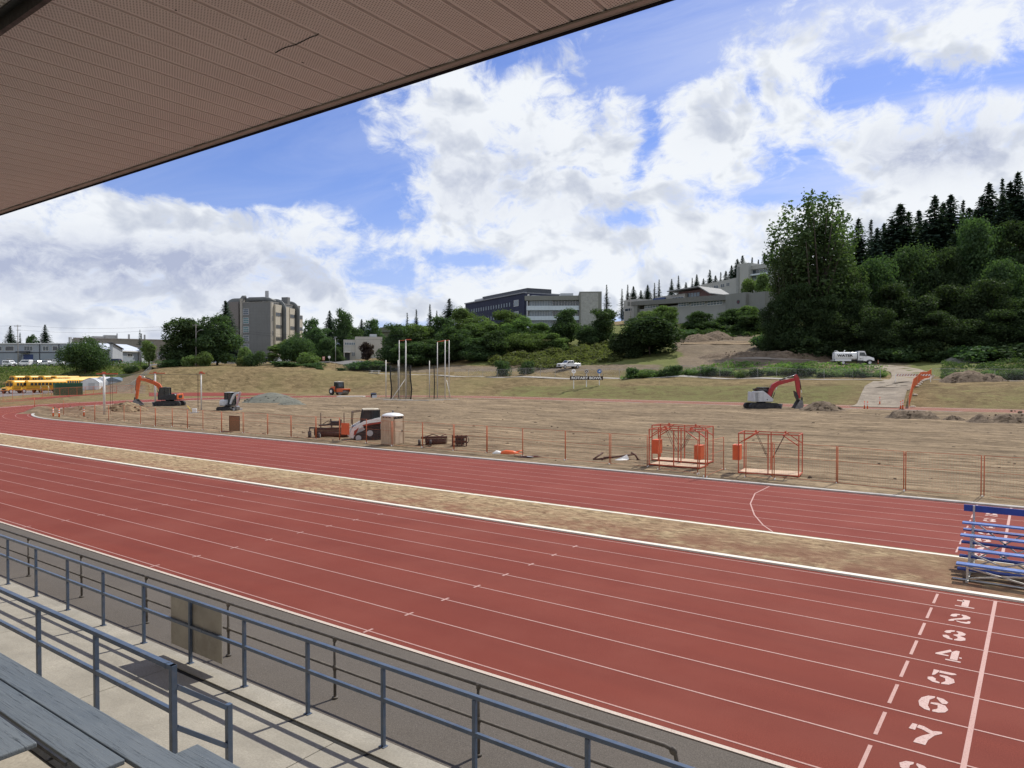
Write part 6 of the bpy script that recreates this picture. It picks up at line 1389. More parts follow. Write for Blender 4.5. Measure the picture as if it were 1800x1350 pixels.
# ---- low barn-roofed building
b=Bld('barn_roof_building',(186,277),(256,300),'low grey building with a shiny white metal roof, right of the round dark tree')
L=b.L; ze=b.z(616,.5); zr=b.z(603.5,.5)
b.box('wall',M_SIDP,0,L,0,18,0,ze); q=MB(); q.prism([(-.6,ze),(9,zr),(18.6,ze),(18.6,ze-.2),(9,zr-.25),(-.6,ze-.2)],(-.6,0,0),(0,1,0),(0,0,1),(L+1.2,0,0)); b_r=q.build('roof',M_ROOFW,b.t)
b.box('recess_wall',M_SIDL,b.u(207),b.u(241),-.5,-.003,0,ze-.1); b.box('eave_fascia',M_FRW,b.u(205),b.u(243),-1.3,-.62,ze-.55,ze-.22)
b.window(b.u(222),b.u(231),b.z(627,.6),b.z(622,.6),-.5,2)
q=MB(); x0=b.u(188); x1=b.u(207); zz=b.z(604,.0); q.prism([(x0,0),(x1,0),(x1,b.z(615,.2)),(x0+.6,zz)],(0,-2.2,0),(1,0,0),(0,0,1),(0,1.4,0)); q.build('end_wall',M_SIDP,b.t)
q=MB(); q.bar((x0-.4,-1.6,zz+.35),(x1+.2,-1.6,b.z(615,.2)+.3),2.2,.3); q.build('roof_verge',M_TRD,b.t)
q=MB(); x0=b.u(241); x1=b.u(259); q.prism([(x0,0),(x1,0),(x1,b.z(604,1)),(x0,b.z(615,1))],(0,-2.2,0),(1,0,0),(0,0,1),(0,1.4,0)); q.build('end_wall',M_SIDP,b.t)
q=MB(); q.bar((x0-.3,-1.6,b.z(615,1)+.3),(x1+.6,-1.6,b.z(603.5,1)+.3),2.2,.3); q.build('roof_verge',M_TRD,b.t)
# ---- large industrial hall behind
b=Bld('industrial_hall',(130,312),(312,336),'large low brown-grey industrial hall with rooftop plant behind the barn roof')
L=b.L; zt=b.z(597,.5); b.box('wall',cladding('taupe_cladding',(.24,.225,.195),5,30,.05,.9),0,L,0,14,0,zt); b.box('parapet',mat('taupe_cap',(.30,.28,.25)),-.2,L+.2,-.2,.3,zt,zt+.4)
for x0,x1,y0 in ((166,190,591),(188,211,588.5)): b.box('roof_plant',M_GAL,b.u(x0),b.u(x1),8,14,zt+.41,b.z(y0,.5))
for px,w,y0 in ((231,3,587),(253,2.2,585),(259,2.6,587),(210,1.5,586)): b.box('flue_stack',M_GAL,b.u(px-w/2),b.u(px+w/2),6,7.2,zt+.42,b.z(y0,.6))
b.window(b.u(277),b.u(293),b.z(631,.8),b.z(619,.8),0,1,0,mat('grey_door_panel',(.22,.22,.25))); b.box('white_wall',M_SIDP,b.u(293),b.u(306),-.4,-.003,0,b.z(617,.9))
# ---- concrete tower with external ducts
M_TC=cladding('grey_concrete_panels',(.175,.18,.18),1.35,1.35,.05,.8,.08); M_TB=cladding('beige_concrete_panels',(.47,.43,.35),5,3.6,.06,.85,.08); M_DUCT=mat('weathered_duct_metal',(.13,.14,.14),.55,.2,.15,.4)
b=Bld('concrete_tower',(427,309),(476,305.5),'eight-storey grey concrete tower with large curved ducts on its roof and sides')
L=b.L; zt=b.z(532,.5)
b.t.scale=(1,.5,1); b.box('main_block',M_TC,0,L,0,46,0,zt); b.box('roof_parapet',mat('tower_parapet',(.21,.205,.19)),-.15,L+.15,-.15,46.1,zt,zt+.35)
b.box('stair_tower',mat('pinkish_concrete',(.17,.155,.145)),-8.2,-3.4,4,22,0,zt+.8); b.box('stair_recess',M_TRD,-3.4,-1.2,5.5,20,0,zt+1.6); b.box('corner_pier',mat('light_concrete_pier',(.33,.31,.27)),-1.2,-.0,-.3,3,0,zt+1.8)
q=MB(); q.tube([(-.8,1.5,zt+1.0),(-.8,1.5,zt+1.9),(-.6,1.8,zt+2.4),(.6,3,zt+2.5)],.85,12); q.build('vent_cowl',M_TC,b.t)
nfl=7; fh=zt/ nfl
for i in range(7):
    z0=zt-2.6-i*3.75
    b.window(.3,3.0,z0-2.4,z0,0,1,2,M_WGT if i in(1,2) else M_WG,M_GRY,.18)
q=MB()
yy=0
xs=L+.03
b.box('side_pier',mat('light_concrete_pier2',(.42,.39,.33)),L+.001,L+.6,-.1,2.6,0,zt-.1)
def sideblock(y0,y1,zz): b.box('side_bay',M_TB,L+.001,L+1.4,y0,y1,4.2,zz)
sideblock(3.2,12.5,zt-.8); sideblock(17.0,24.0,zt-1.2); sideblock(25.2,33.2,zt-1.5); sideblock(39.0,46,zt-4)
for (y0,y1) in ((3.6,12.1),(25.5,33.0),(39.4,45.4)):
    for i in range(4): z0=zt-3.4-i*5.1; 
    for i in range(4):
        z0=zt-4.2-i*5.2
        for k in range(4): ya=y0+(y1-y0)*(k+.12)/4; yb=y0+(y1-y0)*(k+.88)/4; b.swindow(L+1.4,ya,yb,z0-1.5,z0,1,M_WG,mat('bay_frame',(.26,.24,.2)),.14)
for i in range(3): b.swindow(L+.6,.6,1.9,zt-8-i*6.2,zt-5.8-i*6.2,1)
for y in (14.8,36.2):
    q=MB(); r=1.2; P=[(L-14,y,zt+.9),(L-2,y,zt+.9)]+[(L-2+3.6*math.sin(a),y,zt-2.7+3.6*math.cos(a)) for a in [PI/2*k/7 for k in range(1,8)]]+[(L+1.6,y,zt-12),(L+1.6,y,3)]
    q.tube(P,r,14); q.build('duct',M_DUCT,b.t)
q=MB(); P=[(8,6,zt+.9),(-6,6,zt+.9)]+[(-6-3.6*math.sin(a),6,zt-2.7+3.6*math.cos(a)) for a in [PI/2*k/7 for k in range(1,8)]]+[(-9.6,6,zt-10),(-9.6,6,2)]
q.tube([p for p in P],1.5,14); q.build('duct',M_DUCT,b.t)
q=MB(); q.tube([(2,3,zt+1.6),(9,3.5,zt+1.6),(11,5,zt+1.4),(13,8,zt+.6)],.9,12); q.build('duct',M_DUCT,b.t)
b.box('flue_stack',M_GAL,9.0,10.4,6,7.4,zt+.36,zt+5.2); b.box('roof_plant',M_DUCT,11,L-2,18,24,zt+.37,zt+2.0); b.box('roof_plant',M_TC,L-3,L,26,30,zt+.37,zt+3.4)
# ---- cream flat building at centre left
b=Bld('flat_roof_building',(604,249),(672,252),'cream flat-roofed two-storey building seen through a gap in the dark trees')
M_CRM=cladding('cream_stucco',(.47,.455,.41),6,30,.05,.92,.06); L=b.L
b.box('wall',M_CRM,0,b.u(625),0,10,0,b.z(597,.2)); b.box('taller_wall',M_CRM,b.u(625),L,-.5,12,0,b.z(592,.6)); b.box('roof_box',M_SIDP,b.u(651),b.u(663),2,7,b.z(592,.6)+.001,b.z(587,.8))
b.window(b.u(606),b.u(624.5),b.z(606.5,.2),b.z(602,.2),0,6,0,M_WGB); b.box('porch_roof',M_FRW,b.u(604),b.u(616),-3,-.01,b.z(620,.1),b.z(618,.1)); b.box('porch_void',M_TRD,b.u(606),b.u(615),-.1,-.004,0,b.z(620.5,.1))
b.window(b.u(618),b.u(624),b.z(626,.3),b.z(619,.3),0,2); b.window(b.u(637),b.u(646),b.z(629,.6),b.z(620,.6),-.5,2)
b.box('porch_post',M_FRW,b.u(605),b.u(605.8),-2.9,-2.5,0,b.z(620,.1)-.003)
b=Bld('long_roof_building',(668,330),(745,325),'low olive green roof rising behind the trees right of the cream building')
q=MB(); q.box((b.L/2,10,b.z(575,.5)/2),(b.L,20,b.z(575,.5))); q.build('wall',mat('olive_wall',(.13,.14,.10)),b.t); q=MB(); z0=b.z(572,.2); q.prism([(-1,z0-3),(10,z0+.3),(21,z0-3)],(-1,0,0),(0,1,0),(0,0,1),(b.L+2,0,0)); q.build('roof',mat('olive_roof',(.10,.115,.085),.8),b.t)
# ---- navy building on the hill
M_NAVY=cladding('navy_cladding',(.040,.046,.078),2.4,3.3,.05,.7,.12)
b=Bld('navy_building',(818,322),(921,276),'dark navy slab building with two rows of narrow windows on the hill')
L=b.L; zt=b.z(515.5,1); 
b.box('wall',M_NAVY,0,L,0,16,0,zt); b.box('roof_edge',mat('grey_roof_edge',(.22,.23,.25)),-.2,L+.2,-.4,16.2,zt,zt+.45); b.box('penthouse',M_TRD,L*.28,L+.5,1.2,12,zt+.451,zt+2.0); b.box('roof_rail',M_GAL,L*.14,L*.3,1,3,zt+.451,zt+1.4)
for row in range(2):
    z1=zt-2.6-row*4.4
    for i in range(16): x=L*.12+i*L*.70/16; b.window(x,x+1.0,z1-1.7,z1,0,1,0,M_WGB,M_NAVY,.12)
    b.window(L*.85,L*.92,z1-1.9,z1+.4,0,4,0,M_WGB); 
b.box('pale_end',M_SIDP,L+.001,L+5,1.0,16,0,zt-1.2); b.box('end_pier',M_FRW,L+1.5,L+2.4,.6,1.0,0,zt-.6)
# ---- white and glass building
M_GB=cladding('grey_green_concrete',(.225,.23,.21),6,30,.05,.85,.06); M_PANEL=cladding('pale_blue_panel',(.58,.65,.70),1.2,30,.06,.8,.05)
b=Bld('glass_band_building',(930,246),(1020,245),'grey concrete building with long white balcony bands and glass strips on the hill')
L=b.L; zt=b.z(520,.7); Dp=18
b.box('core_wall',M_GB,-.5,L+6.8,2.2,Dp,0,zt); b.box('roof_slab',M_GB,-1.5,L*.99,-.4,2.199,b.z(528,.5),zt)
b.box('end_block',M_GB,b.u(1018),b.u(1057),-1.2,Dp+.5,0,b.z(513.5,1)); b.box('end_face',mat('pale_grey_render',(.34,.345,.325)),b.u(1021),b.u(1051),-1.26,-1.201,0,b.z(516,1))
b.box('roof_plant',M_SIDP,b.u(985),b.u(1008),4,10,zt+.001,b.z(513.5,.7))
lev=[(528,538),(545.5,556),(563,574)]; pan=[(538,545.5),(556,563),(574,577)]
for y0,y1 in lev:
    z1=b.z(y0,.4); z0=b.z(y1,.4); b.window(.2,b.u(971),z0,z1,.8,14,0,M_WGB,M_GAL,.09); b.window(b.u(972),b.u(1017),z0,z1,1.4,9,0,M_WG,M_GAL,.12)
for y0,y1 in pan: b.box('balcony_band',M_PANEL,-.8,b.u(1017.5),-.6,1.6,b.z(y1,.4),b.z(y0,.4))
for px in (931,945,958,971,990,1005): b.box('pier',M_GAL,b.u(px),b.u(px)+.3,.3,.78,0,b.z(574,.4))
# ---- long concrete building with clerestory
b=Bld('long_concrete_building',(1090,285),(1310,232),'long low concrete building with a sloping roof band and white-framed clerestory windows')
L=b.L; 
def zz(py,u): return b.z(py,u)
q=MB(); zl=b.z(533,.02); zr=b.z(517,.93); zl2=b.z(540,.02); zr2=b.z(527,.93)
q.prism([(b.u(1108),zl2),(b.u(1284),zr2),(b.u(1284),zr),(b.u(1108),zl)],(0,-1.5,0),(1,0,0),(0,0,1),(0,20,0)); q.build('roof_band',mat('dark_roof_band',(.165,.165,.15),.8),b.t)
b.box('wall',cladding('grey_cream_wall',(.33,.33,.31),8,30,.05,.9,.06),b.u(1122),b.u(1290),0,18,0,min(zl2,zr2)+.2)
b.box('end_pier',M_GB,b.u(1283),b.u(1318),-2.2,18,0,b.z(517,.95)); b.box('far_wing',M_GB,b.u(1318),b.u(1348),-1,6,0,b.z(517,1))
q=MB(); xr=b.u(1305.5); zr_=b.z(531.5,.98); rr_=3.2*mpp(233); q.cyl((xr,-2.28,zr_),(xr,-2.2,zr_),rr_*1.15,20); wn=q.build('round_window',M_TRD,b.t); q=MB(); q.cyl((xr,-2.3,zr_),(xr,-2.281,zr_),rr_*.7,18); q.build('pane',mat('dull_red_pane',(.10,.02,.02),.3),wn)
for x0,x1,mu in ((1133,1157,5),(1192,1211,4),(1214,1239,5),(1243,1270,5)):
    u_=(x0-1090)/220; b.window(b.u(x0),b.u(x1),b.z(543.5-(x0-1133)*.045,u_),b.z(536.5-(x0-1133)*.05,u_),0,mu,1,M_WGB,M_FRW,.16)
b.box('corner_column',M_GB,b.u(1118),b.u(1124),-1.2,0,0,zl2+.01)
b.box('side_wing',cladding('pale_side_wing',(.38,.38,.35),8,30,.05,.9,.06),b.u(1086),b.u(1110),3,18,0,b.z(526,.05)); b.window(b.u(1088),b.u(1100),b.z(546,.05),b.z(541,.05),3,2)
b.box('mid_block',mat('tan_block',(.33,.315,.27)),b.u(1130),b.u(1182),6,17.5,b.z(530,.3)-4,b.z(519,.3)); b.box('upper_block',M_GB,b.u(1160),b.u(1190),9,17,b.z(519,.3)+.001,b.z(514.5,.35)); b.box('blue_awning',M_BDOOR,b.u(1129),b.u(1149),5.2,5.99,b.z(527,.25),b.z(523,.25)); b.window(b.u(1160),b.u(1180),b.z(525,.35),b.z(522.5,.35),5.99,4,0,M_WG)
# ---- gabled pavilion on the roof
b=Bld('gabled_pavilion',(1180,268),(1250,255),'pavilion with a shallow pale gable roof and reddish gable wall above the long building')
L=b.L; z0=b.z(523,.5)-3; 
x0=b.u(1189); x1=b.u(1247); za=b.z(511.5,.1); zp=b.z(505.5,.7); zc=b.z(516,1)
q=MB(); q.prism([(x0,z0),(x1,z0),(x1,zc-.3),(b.u(1232),zp-.5),(x0,za-.5)],(0,1.2,0),(1,0,0),(0,0,1),(0,10,0)); q.build('gable_wall',mat('reddish_brown_wall',(.16,.085,.07)),b.t)
q=MB(); q.prism([(b.u(1176),za-.25),(b.u(1176),za+.1),(b.u(1231),zp+.35),(b.u(1251),zc+.1),(b.u(1251),zc-.25),(b.u(1231),zp)],(0,-1.5,0),(1,0,0),(0,0,1),(0,14,0)); q.build('roof',mat('pale_roof_sheet',(.26,.265,.26),.7,spec=.2),b.t)
b.window(b.u(1190),b.u(1226),b.z(522.5,.4),b.z(515,.4),1.19,7,0,M_WGB,mat('brown_frame',(.12,.08,.07)),.16)
# ---- upper campus building
b=Bld('upper_campus_building',(1231,330),(1350,300),'stepped pale building at the top of the hill, partly behind the tall cottonwood')
L=b.L; M_UP=cladding('pale_upper_concrete',(.37,.375,.355),7,30,.05,.9,.05)
x1=b.u(1283); zt0=b.z(500,.1); 
q=MB(); q.prism([(0,0),(b.u(1300),0),(b.u(1300),b.z(488,.55)),(0,b.z(501,.02))],(0,0,0),(1,0,0),(0,0,1),(0,14,0)); q.build('lower_wing',M_UP,b.t)
for x0,x1_,in ((1240,1250),(1254,1262),(1266,1273),(1276,1282)): b.window(b.u(x0),b.u(x1_),b.z(510-(x0-1240)*.09,.2),b.z(504-(x0-1240)*.1,.2),0,2,0,M_WG)
b.box('tower_block',M_UP,b.u(1300),b.u(1320),-2,12,0,b.z(464,.7)); b.box('tower_fin',mat('grey_fin',(.24,.25,.24)),b.u(1300),b.u(1304),-2.4,-2.001,0,b.z(470,.65))
b.box('upper_wing',M_UP,b.u(1318),b.u(1355),0,12,b.z(473,.85),b.z(466,.85)); b.box('upper_floor',M_UP,b.u(1318),b.u(1355),.8,12,0,b.z(473.2,.85)); b.window(b.u(1320),b.u(1352),b.z(481,.85),b.z(474,.85),.8,5,0,M_WG); b.window(b.u(1316),b.u(1352),b.z(491,.85),b.z(484,.85),.8,6,0,M_WGB); b.box('balcony_band',M_PANEL,b.u(1314),b.u(1352),-.8,.79,b.z(484,.85),b.z(481.5,.85))
# ================================================================ poles and wires
M_POLE=mat('grey_timber_pole',(.25,.235,.22),.85,0,.2,2,.2,20)
def upole(px,dep,ytop,label,arm=True,light=False):
    p=T(px,dep); t=thing('utility_pole',p,label,'utility pole','utility poles along the campus road',YAW); h=D(px,ytop,dep).z-p.z
    m=MB(); m.tube([(0,0,-.5),(0,0,h)],[.17,.11],8); m.build('pole',M_POLE,t)
    m=MB(); m.box((0,0,h-.5),(2.4,.12,.14)); 
    for x in (-1.1,-.4,.4,1.1): m.cyl((x,0,h-.43),(x,0,h-.2),.05,6)
    if arm: m.box((.3,0,h-1.9),(1.7,.12,.12))
    m.build('crossarm',M_POLE,t)
    if light: m=MB(); m.tube([(0,0,h-3.2),(.5,0,h-2.4),(1.4,0,h-1.9),(1.7,0,h-1.9)],.06,6); l=m.build('lamp_arm',M_GAL,t); m=MB(); m.box((1.9,0,h-1.92),(.6,.25,.12)); m.build('lamp_head',M_GRY,l)
    return Vector((p.x,p.y,p.z+h-.2))
q1=upole(32,257,571,'tall utility pole in front of the long blue-grey building')
q2=upole(345,224,569,'utility pole with a curved lamp arm before the two big dark trees',False,True)
q3=upole(1108,250,521,'distant utility pole left of the long concrete building',True)
def wire(a,b,sag,label):
    n=24; O=a.copy(); P=[a.lerp(b,i/n)+Vector((0,0,-sag*4*(i/n)*(1-i/n)))-O for i in range(n+1)]; o=MB().tube(P,.022,4,cap=False).build('power_line',M_DKST,loc=O); tag(o,label,'power line')
wire(q1,q2,1.2,'upper power line strung between the left utility pole and the lamp pole')
wire(q1-Vector((0,0,1.6)),q2-Vector((0,0,.8)),1.4,'lower power line strung between the left utility pole and the lamp pole')
wire(q2,D(760,585,205),2.2,'power line running right from the lamp pole past the concrete tower')
wire(q2-Vector((0,0,.5)),D(760,592,206),2.2,'lower power line running right past the concrete tower')
wire(q1,q1-RT*70+Vector((0,0,1)),1.2,'power line leaving the left utility pole towards the left edge')
t=thing('street_lamp',T(590,232),'grey street lamp beside the cream flat-roofed building','street lamp',None,YAW); h=D(590,593,232).z-t.location.z
m=MB(); m.tube([(0,0,0),(0,0,h)],[.1,.06],8); m.build('pole',M_GAL,t); m=MB(); m.box((0,0,h+.05),(.9,.3,.14)); m.build('lamp_head',M_GRY,t)
t=thing('street_lamp',T(648,232),'thin lamp post in front of the purple-leaved tree','street lamp',None,YAW); h=D(648,600,232).z-t.location.z
m=MB(); m.tube([(0,0,0),(0,0,h)],[.09,.05],8); m.build('pole',M_GAL,t); m=MB(); m.box((0,0,h+.05),(.7,.3,.14)); m.build('lamp_head',M_GRY,t)
# ================================================================ plants
def mat_leaf(name,lo,hi,tr=.28,trc=None):
    m=bpy.data.materials.new(name); m.use_nodes=True; n=NT(m); n.n.clear()
    out=n.node('ShaderNodeOutputMaterial'); g=n.node('ShaderNodeNewGeometry'); oi=n.node('ShaderNodeObjectInfo'); co=n.node('ShaderNodeTexCoord').outputs['Object']
    k=n.mix(g.outputs['Random Per Island'],c4(lo),c4(hi)); f=n.noise(co,.45,3,.6); k=n.mix(n.map(f,.35,.65,0,.55),k,c4([c*.62 for c in lo]))
    hs=n.node('ShaderNodeHueSaturation',ins={'Color':k,'Hue':n.map(oi.outputs['Random'],0,1,.485,.512),'Value':n.map(oi.outputs['Random'],0,1,.82,1.2),'Saturation':.95}); k=hs.outputs[0]
    d=n.node('ShaderNodeBsdfDiffuse',ins={'Color':k}); t=n.node('ShaderNodeBsdfTranslucent',ins={'Color':n.mix(1.0,k,c4(trc or (1.5,1.7,.8)),'MULTIPLY')}); gl=n.node('ShaderNodeBsdfGlossy',ins={'Roughness':.45,'Color':(.8,.85,.8,1)})
    mx=n.node('ShaderNodeMixShader',ins={0:tr*1.35}); n.l.new(d.outputs[0],mx.inputs[1]); n.l.new(t.outputs[0],mx.inputs[2])
    m2=n.node('ShaderNodeMixShader',ins={0:.008}); n.l.new(mx.outputs[0],m2.inputs[1]); n.l.new(gl.outputs[0],m2.inputs[2]); n.l.new(m2.outputs[0],out.inputs[0]); return m
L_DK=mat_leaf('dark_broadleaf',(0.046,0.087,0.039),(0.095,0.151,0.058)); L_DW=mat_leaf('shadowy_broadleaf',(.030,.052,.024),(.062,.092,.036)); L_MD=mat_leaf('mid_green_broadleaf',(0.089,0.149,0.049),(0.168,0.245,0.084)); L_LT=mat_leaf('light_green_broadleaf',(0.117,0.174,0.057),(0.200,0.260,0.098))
L_CT=mat_leaf('cottonwood_leaf',(0.052,0.088,0.035),(0.108,0.147,0.063)); L_CO=mat_leaf('conifer_needles',(0.035,0.063,0.047),(0.074,0.111,0.075),.10); L_PU=mat_leaf('purple_leaf',(0.038,0.028,0.032),(0.079,0.052,0.052)); L_BR=mat_leaf('bramble_leaf',(0.091,0.119,0.045),(0.189,0.210,0.088)); L_IV=mat_leaf('ivy_leaf',(0.070,0.119,0.032),(0.149,0.201,0.061))
M_BARK=mat('grey_brown_bark',(.065,.052,.040),.9,0,.3,3,.4,12)
def leafmesh(name,P,N,Sz,mat_,parent,rs,asp=1.0):
    """P centres, N normals, Sz sizes -> leaf-cluster quads folded along the middle"""
    n=len(P); N=N/np.linalg.norm(N,axis=1,keepdims=True); r=rs.randn(n,3); a=np.cross(N,r); a/=np.linalg.norm(a,axis=1,keepdims=True)+1e-9; b=np.cross(N,a)
    s=Sz[:,None]; V=np.empty((n,4,3)); f=N*s*.22
    V[:,0]=P-a*s*.55*asp-f; V[:,1]=P+b*s*.38*(.7+.6*rs.rand(n,1)); V[:,2]=P+a*s*.55*asp-f*rs.rand(n,1); V[:,3]=P-b*s*.38*(.7+.6*rs.rand(n,1))
    me=bpy.data.meshes.new(name); me.vertices.add(4*n); me.vertices.foreach_set('co',V.ravel()); me.loops.add(4*n); me.loops.foreach_set('vertex_index',np.arange(4*n,dtype=np.int32)); me.polygons.add(n); me.polygons.foreach_set('loop_start',np.arange(0,4*n,4,dtype=np.int32)); me.update(calc_edges=True); me.validate()
    me.materials.append(mat_); o=bpy.data.objects.new(name,me); COL.objects.link(o)
    if parent is not None: o.parent=parent
    return o
PROTO={}
def reg(key,t,H,W): PROTO[key]=dict(t=t,H=H,W=W,used=False)
def sphere(rs,n): v=rs.randn(n,3); return v/np.linalg.norm(v,axis=1,keepdims=True)
def proto_broad(key,seed,leaf,H=12.,W=9.,n=6500,lobes=16,base=.16,ls=.52,name='broadleaf_tree',shape=1.0,trunk=.22,twig=.25):
    rs=np.random.RandomState(seed); rnd=random.Random(seed); t=thing(name,(0,0,0),'tree','tree'); L=[]
    z0=base*H
    for i in range(lobes):
        for _ in range(30):
            u=rs.rand()**.8; zz=z0+(H-z0)*(.10+.84*u); prof=math.sin(PI*min(1,(.12+.80*u)))**.6*shape; a=rs.rand()*2*PI; rr=W/2*prof*math.sqrt(rs.rand())*.72
            rad=W*(.15+.10*rs.rand())*(1.15-.45*u); c=np.array([rr*math.cos(a),rr*math.sin(a),zz])
            if zz+rad*.8<H*1.02: break
        L.append((c,rad))
    L.append((np.array([0,0,H*.5]),W*.30))
    P=[];N=[];Sz=[]
    w=np.array([r*r for c,r in L]); cnt=(n*w/w.sum()).astype(int)
    for (c,r),k in zip(L,cnt):
        d=sphere(rs,k); rad=r*(.62+.48*rs.rand(k)**.6); lump=1+.22*np.sin(d[:,0]*5+seed)*np.sin(d[:,1]*6+c[0])*np.sin(d[:,2]*5+c[1]); p=c+d*(rad*lump)[:,None]*np.array([1,1,.82]); P.append(p); N.append(d+rs.randn(k,3)*.75+np.array([0,0,.35])); Sz.append(ls*(.55+.8*rs.rand(k)))
    k=int(n*.08); L2=[L[i] for i in rs.randint(0,len(L),k)]; d=sphere(rs,k); P.append(np.array([c for c,r in L2])+d*np.array([r for c,r in L2])[:,None]*(1.08+twig*rs.rand(k)[:,None])); N.append(rs.randn(k,3)); Sz.append(ls*.7*(.5+.6*rs.rand(k)))
    P=np.concatenate(P);N=np.concatenate(N);Sz=np.concatenate(Sz); keep=P[:,2]>z0*.75; 
    leafmesh('crown',P[keep],N[keep],Sz[keep],leaf,t,rs)
    mb=MB(); mb.tube([(0,0,-1.0),(rnd.uniform(-.1,.1),0,z0),(rnd.uniform(-.3,.3),rnd.uniform(-.3,.3),H*.5),(0,0,H*.78)],[trunk*1.25,trunk,trunk*.6,trunk*.2],8)
    for c,r in L[:9]:
        z=min(c[2]*.6,H*.55); mb.tube([(0,0,z*.85),tuple(c*np.array([.5,.5,.8])),tuple(c)],[trunk*.42,trunk*.26,trunk*.1],5)
    mb.build('trunk',M_BARK,t); reg(key,t,H,W); return t
def proto_conifer(key,seed,leaf,H=20.,W=7.,levels=46,per=14,ragged=.25,droop=.25,bare=.08,name='conifer_tree',ls=.75,power=.9):
    rs=np.random.RandomState(seed); t=thing(name,(0,0,0),'tree','tree'); P=[];N=[];Sz=[]
    for i in range(levels):
        u=i/(levels-1); z=H*(bare+(1-bare)*u*.985); R_=W/2*((1-u)**power)*(1-ragged*.6*rs.rand())+.08
        k=max(4,int(per*(1-.35*u)))
        for j in range(k):
            a=2*PI*(j+rs.rand()*.9)/k; r1=R_*(1-ragged*rs.rand()); m=max(3,int(r1/ls*2.6)); s=(np.arange(m)+.6)/m
            dz=-droop*r1*s**1.4+.12*r1*s; x=np.cos(a)*r1*s; y=np.sin(a)*r1*s; side=(rs.rand(m)-.5)*ls*1.0*(1.2-s)
            P.append(np.stack([x-np.sin(a)*side,y+np.cos(a)*side,z+dz+(rs.rand(m)-.5)*H*.018],1)); N.append(np.stack([np.cos(a)*.35+rs.randn(m)*.35,np.sin(a)*.35+rs.randn(m)*.35,1.0+rs.randn(m)*.35],1)); Sz.append(ls*(.65+.6*rs.rand(m))*(1.15-.4*s)*(1.0 if u<.8 else .75))
    m=10; P.append(np.stack([rs.randn(m)*.05,rs.randn(m)*.05,H*(.95+.06*np.arange(m)/m)],1)); N.append(rs.randn(m,3)); Sz.append(np.full(m,ls*.45))
    leafmesh('crown',np.concatenate(P),np.concatenate(N),np.concatenate(Sz),leaf,t,rs,1.25)
    MB().tube([(0,0,-1.5),(0,0,H*.5),(0,0,H*.97)],[H*.014,H*.009,.03],7).build('trunk',M_BARK,t); reg(key,t,H,W); return t
def proto_cotton(key,seed,leaf,H=26.,W=13.,n=11000,ls=.55):
    rs=np.random.RandomState(seed); rnd=random.Random(seed); t=thing('cottonwood_tree',(0,0,0),'tree','tree'); ls=ls*.85; n=int(n*1.5); P=[];N=[];Sz=[]; mb=MB()
    mb.tube([(0,0,-1),(0,0,H*.15)],[.5,.45],9); tips=[]
    for i in range(30):
        a=i*2.4+rs.rand()*.5; r=W*.42*math.sqrt((i+.5)/30); h=H*(.97-.30*(r/(W*.42))**2.2)*(0.92+.1*rs.rand()); e=np.array([r*math.cos(a),r*math.sin(a),h]); s=np.array([.2*math.cos(a),.2*math.sin(a),H*.12])
        mid=s*.5+e*.5+np.array([rs.randn()*.3,rs.randn()*.3,-H*.02]); mb.tube([tuple(s),tuple(mid),tuple(e)],[.22,.14,.03],6); tips.append((s,mid,e))
    ws=n//len(tips)
    for s,m_,e in tips:
        u=.20+.82*rs.rand(ws)**.75; p=((1-u)**2)[:,None]*s+(2*u*(1-u))[:,None]*m_+(u**2)[:,None]*e
        spread=(W*.135)*(1.15-.70*u)*(.5+.7*rs.rand(ws)); d=sphere(rs,ws); cl=np.round(u*8)/8; off=np.stack([np.sin(cl*37+e[0]),np.cos(cl*53+e[1]),np.sin(cl*71)],1)*(W*.06)
        P.append(p+off+d*spread[:,None]*np.array([1,1,1.5])); N.append(d+rs.randn(ws,3)*.8); Sz.append(ls*(.5+.7*rs.rand(ws)))
    leafmesh('crown',np.concatenate(P),np.concatenate(N),np.concatenate(Sz),leaf,t,rs); mb.build('trunk',M_BARK,t); reg(key,t,H,W)
def proto_bush(key,seed,leaf,H=3.,W=3.6,n=2400,ls=.28,name='shrub',stem=True):
    rs=np.random.RandomState(seed); t=thing(name,(0,0,0),'shrub','shrub'); P=[];N=[];Sz=[]; L=[(np.array([rs.uniform(-.3,.3)*W,rs.uniform(-.3,.3)*W,H*rs.uniform(.22,.66)]),W*rs.uniform(.18,.28)) for _ in range(11)]+[(np.array([0,0,H*.5]),W*.36),(np.array([0,0,H*.22]),W*.36)]
    for c,r in L:
        k=n//len(L); d=sphere(rs,k); P.append(c+d*(r*(.6+.5*rs.rand(k)))[:,None]*np.array([1,1,H/W*1.0])); N.append(d+rs.randn(k,3)*.7+np.array([0,0,.3])); Sz.append(ls*(.5+.8*rs.rand(k)))
    P=np.concatenate(P);N=np.concatenate(N);Sz=np.concatenate(Sz); P[:,2]=np.abs(P[:,2]-.15)+.15; leafmesh('crown',P,N,Sz,leaf,t,rs)
    mb=MB()
    for i in range(4): a=i*1.6; mb.tube([(.05*math.cos(a),.05*math.sin(a),-.3),(W*.12*math.cos(a),W*.12*math.sin(a),H*.5)],[.07,.03],5)
    mb.build('stem',M_BARK,t); reg(key,t,H,W)
for i in range(3): proto_broad('dk%d'%i,10+i,L_DK,12,9.5,11000,20,.05,.40)
for i in range(3): proto_broad('md%d'%i,20+i,L_MD,12,9,11000,20,.04,.40)
proto_broad('lt0',31,L_LT,10,8,4200,14); proto_broad('lt1',32,L_LT,10,7,3600,13,twig=.5)
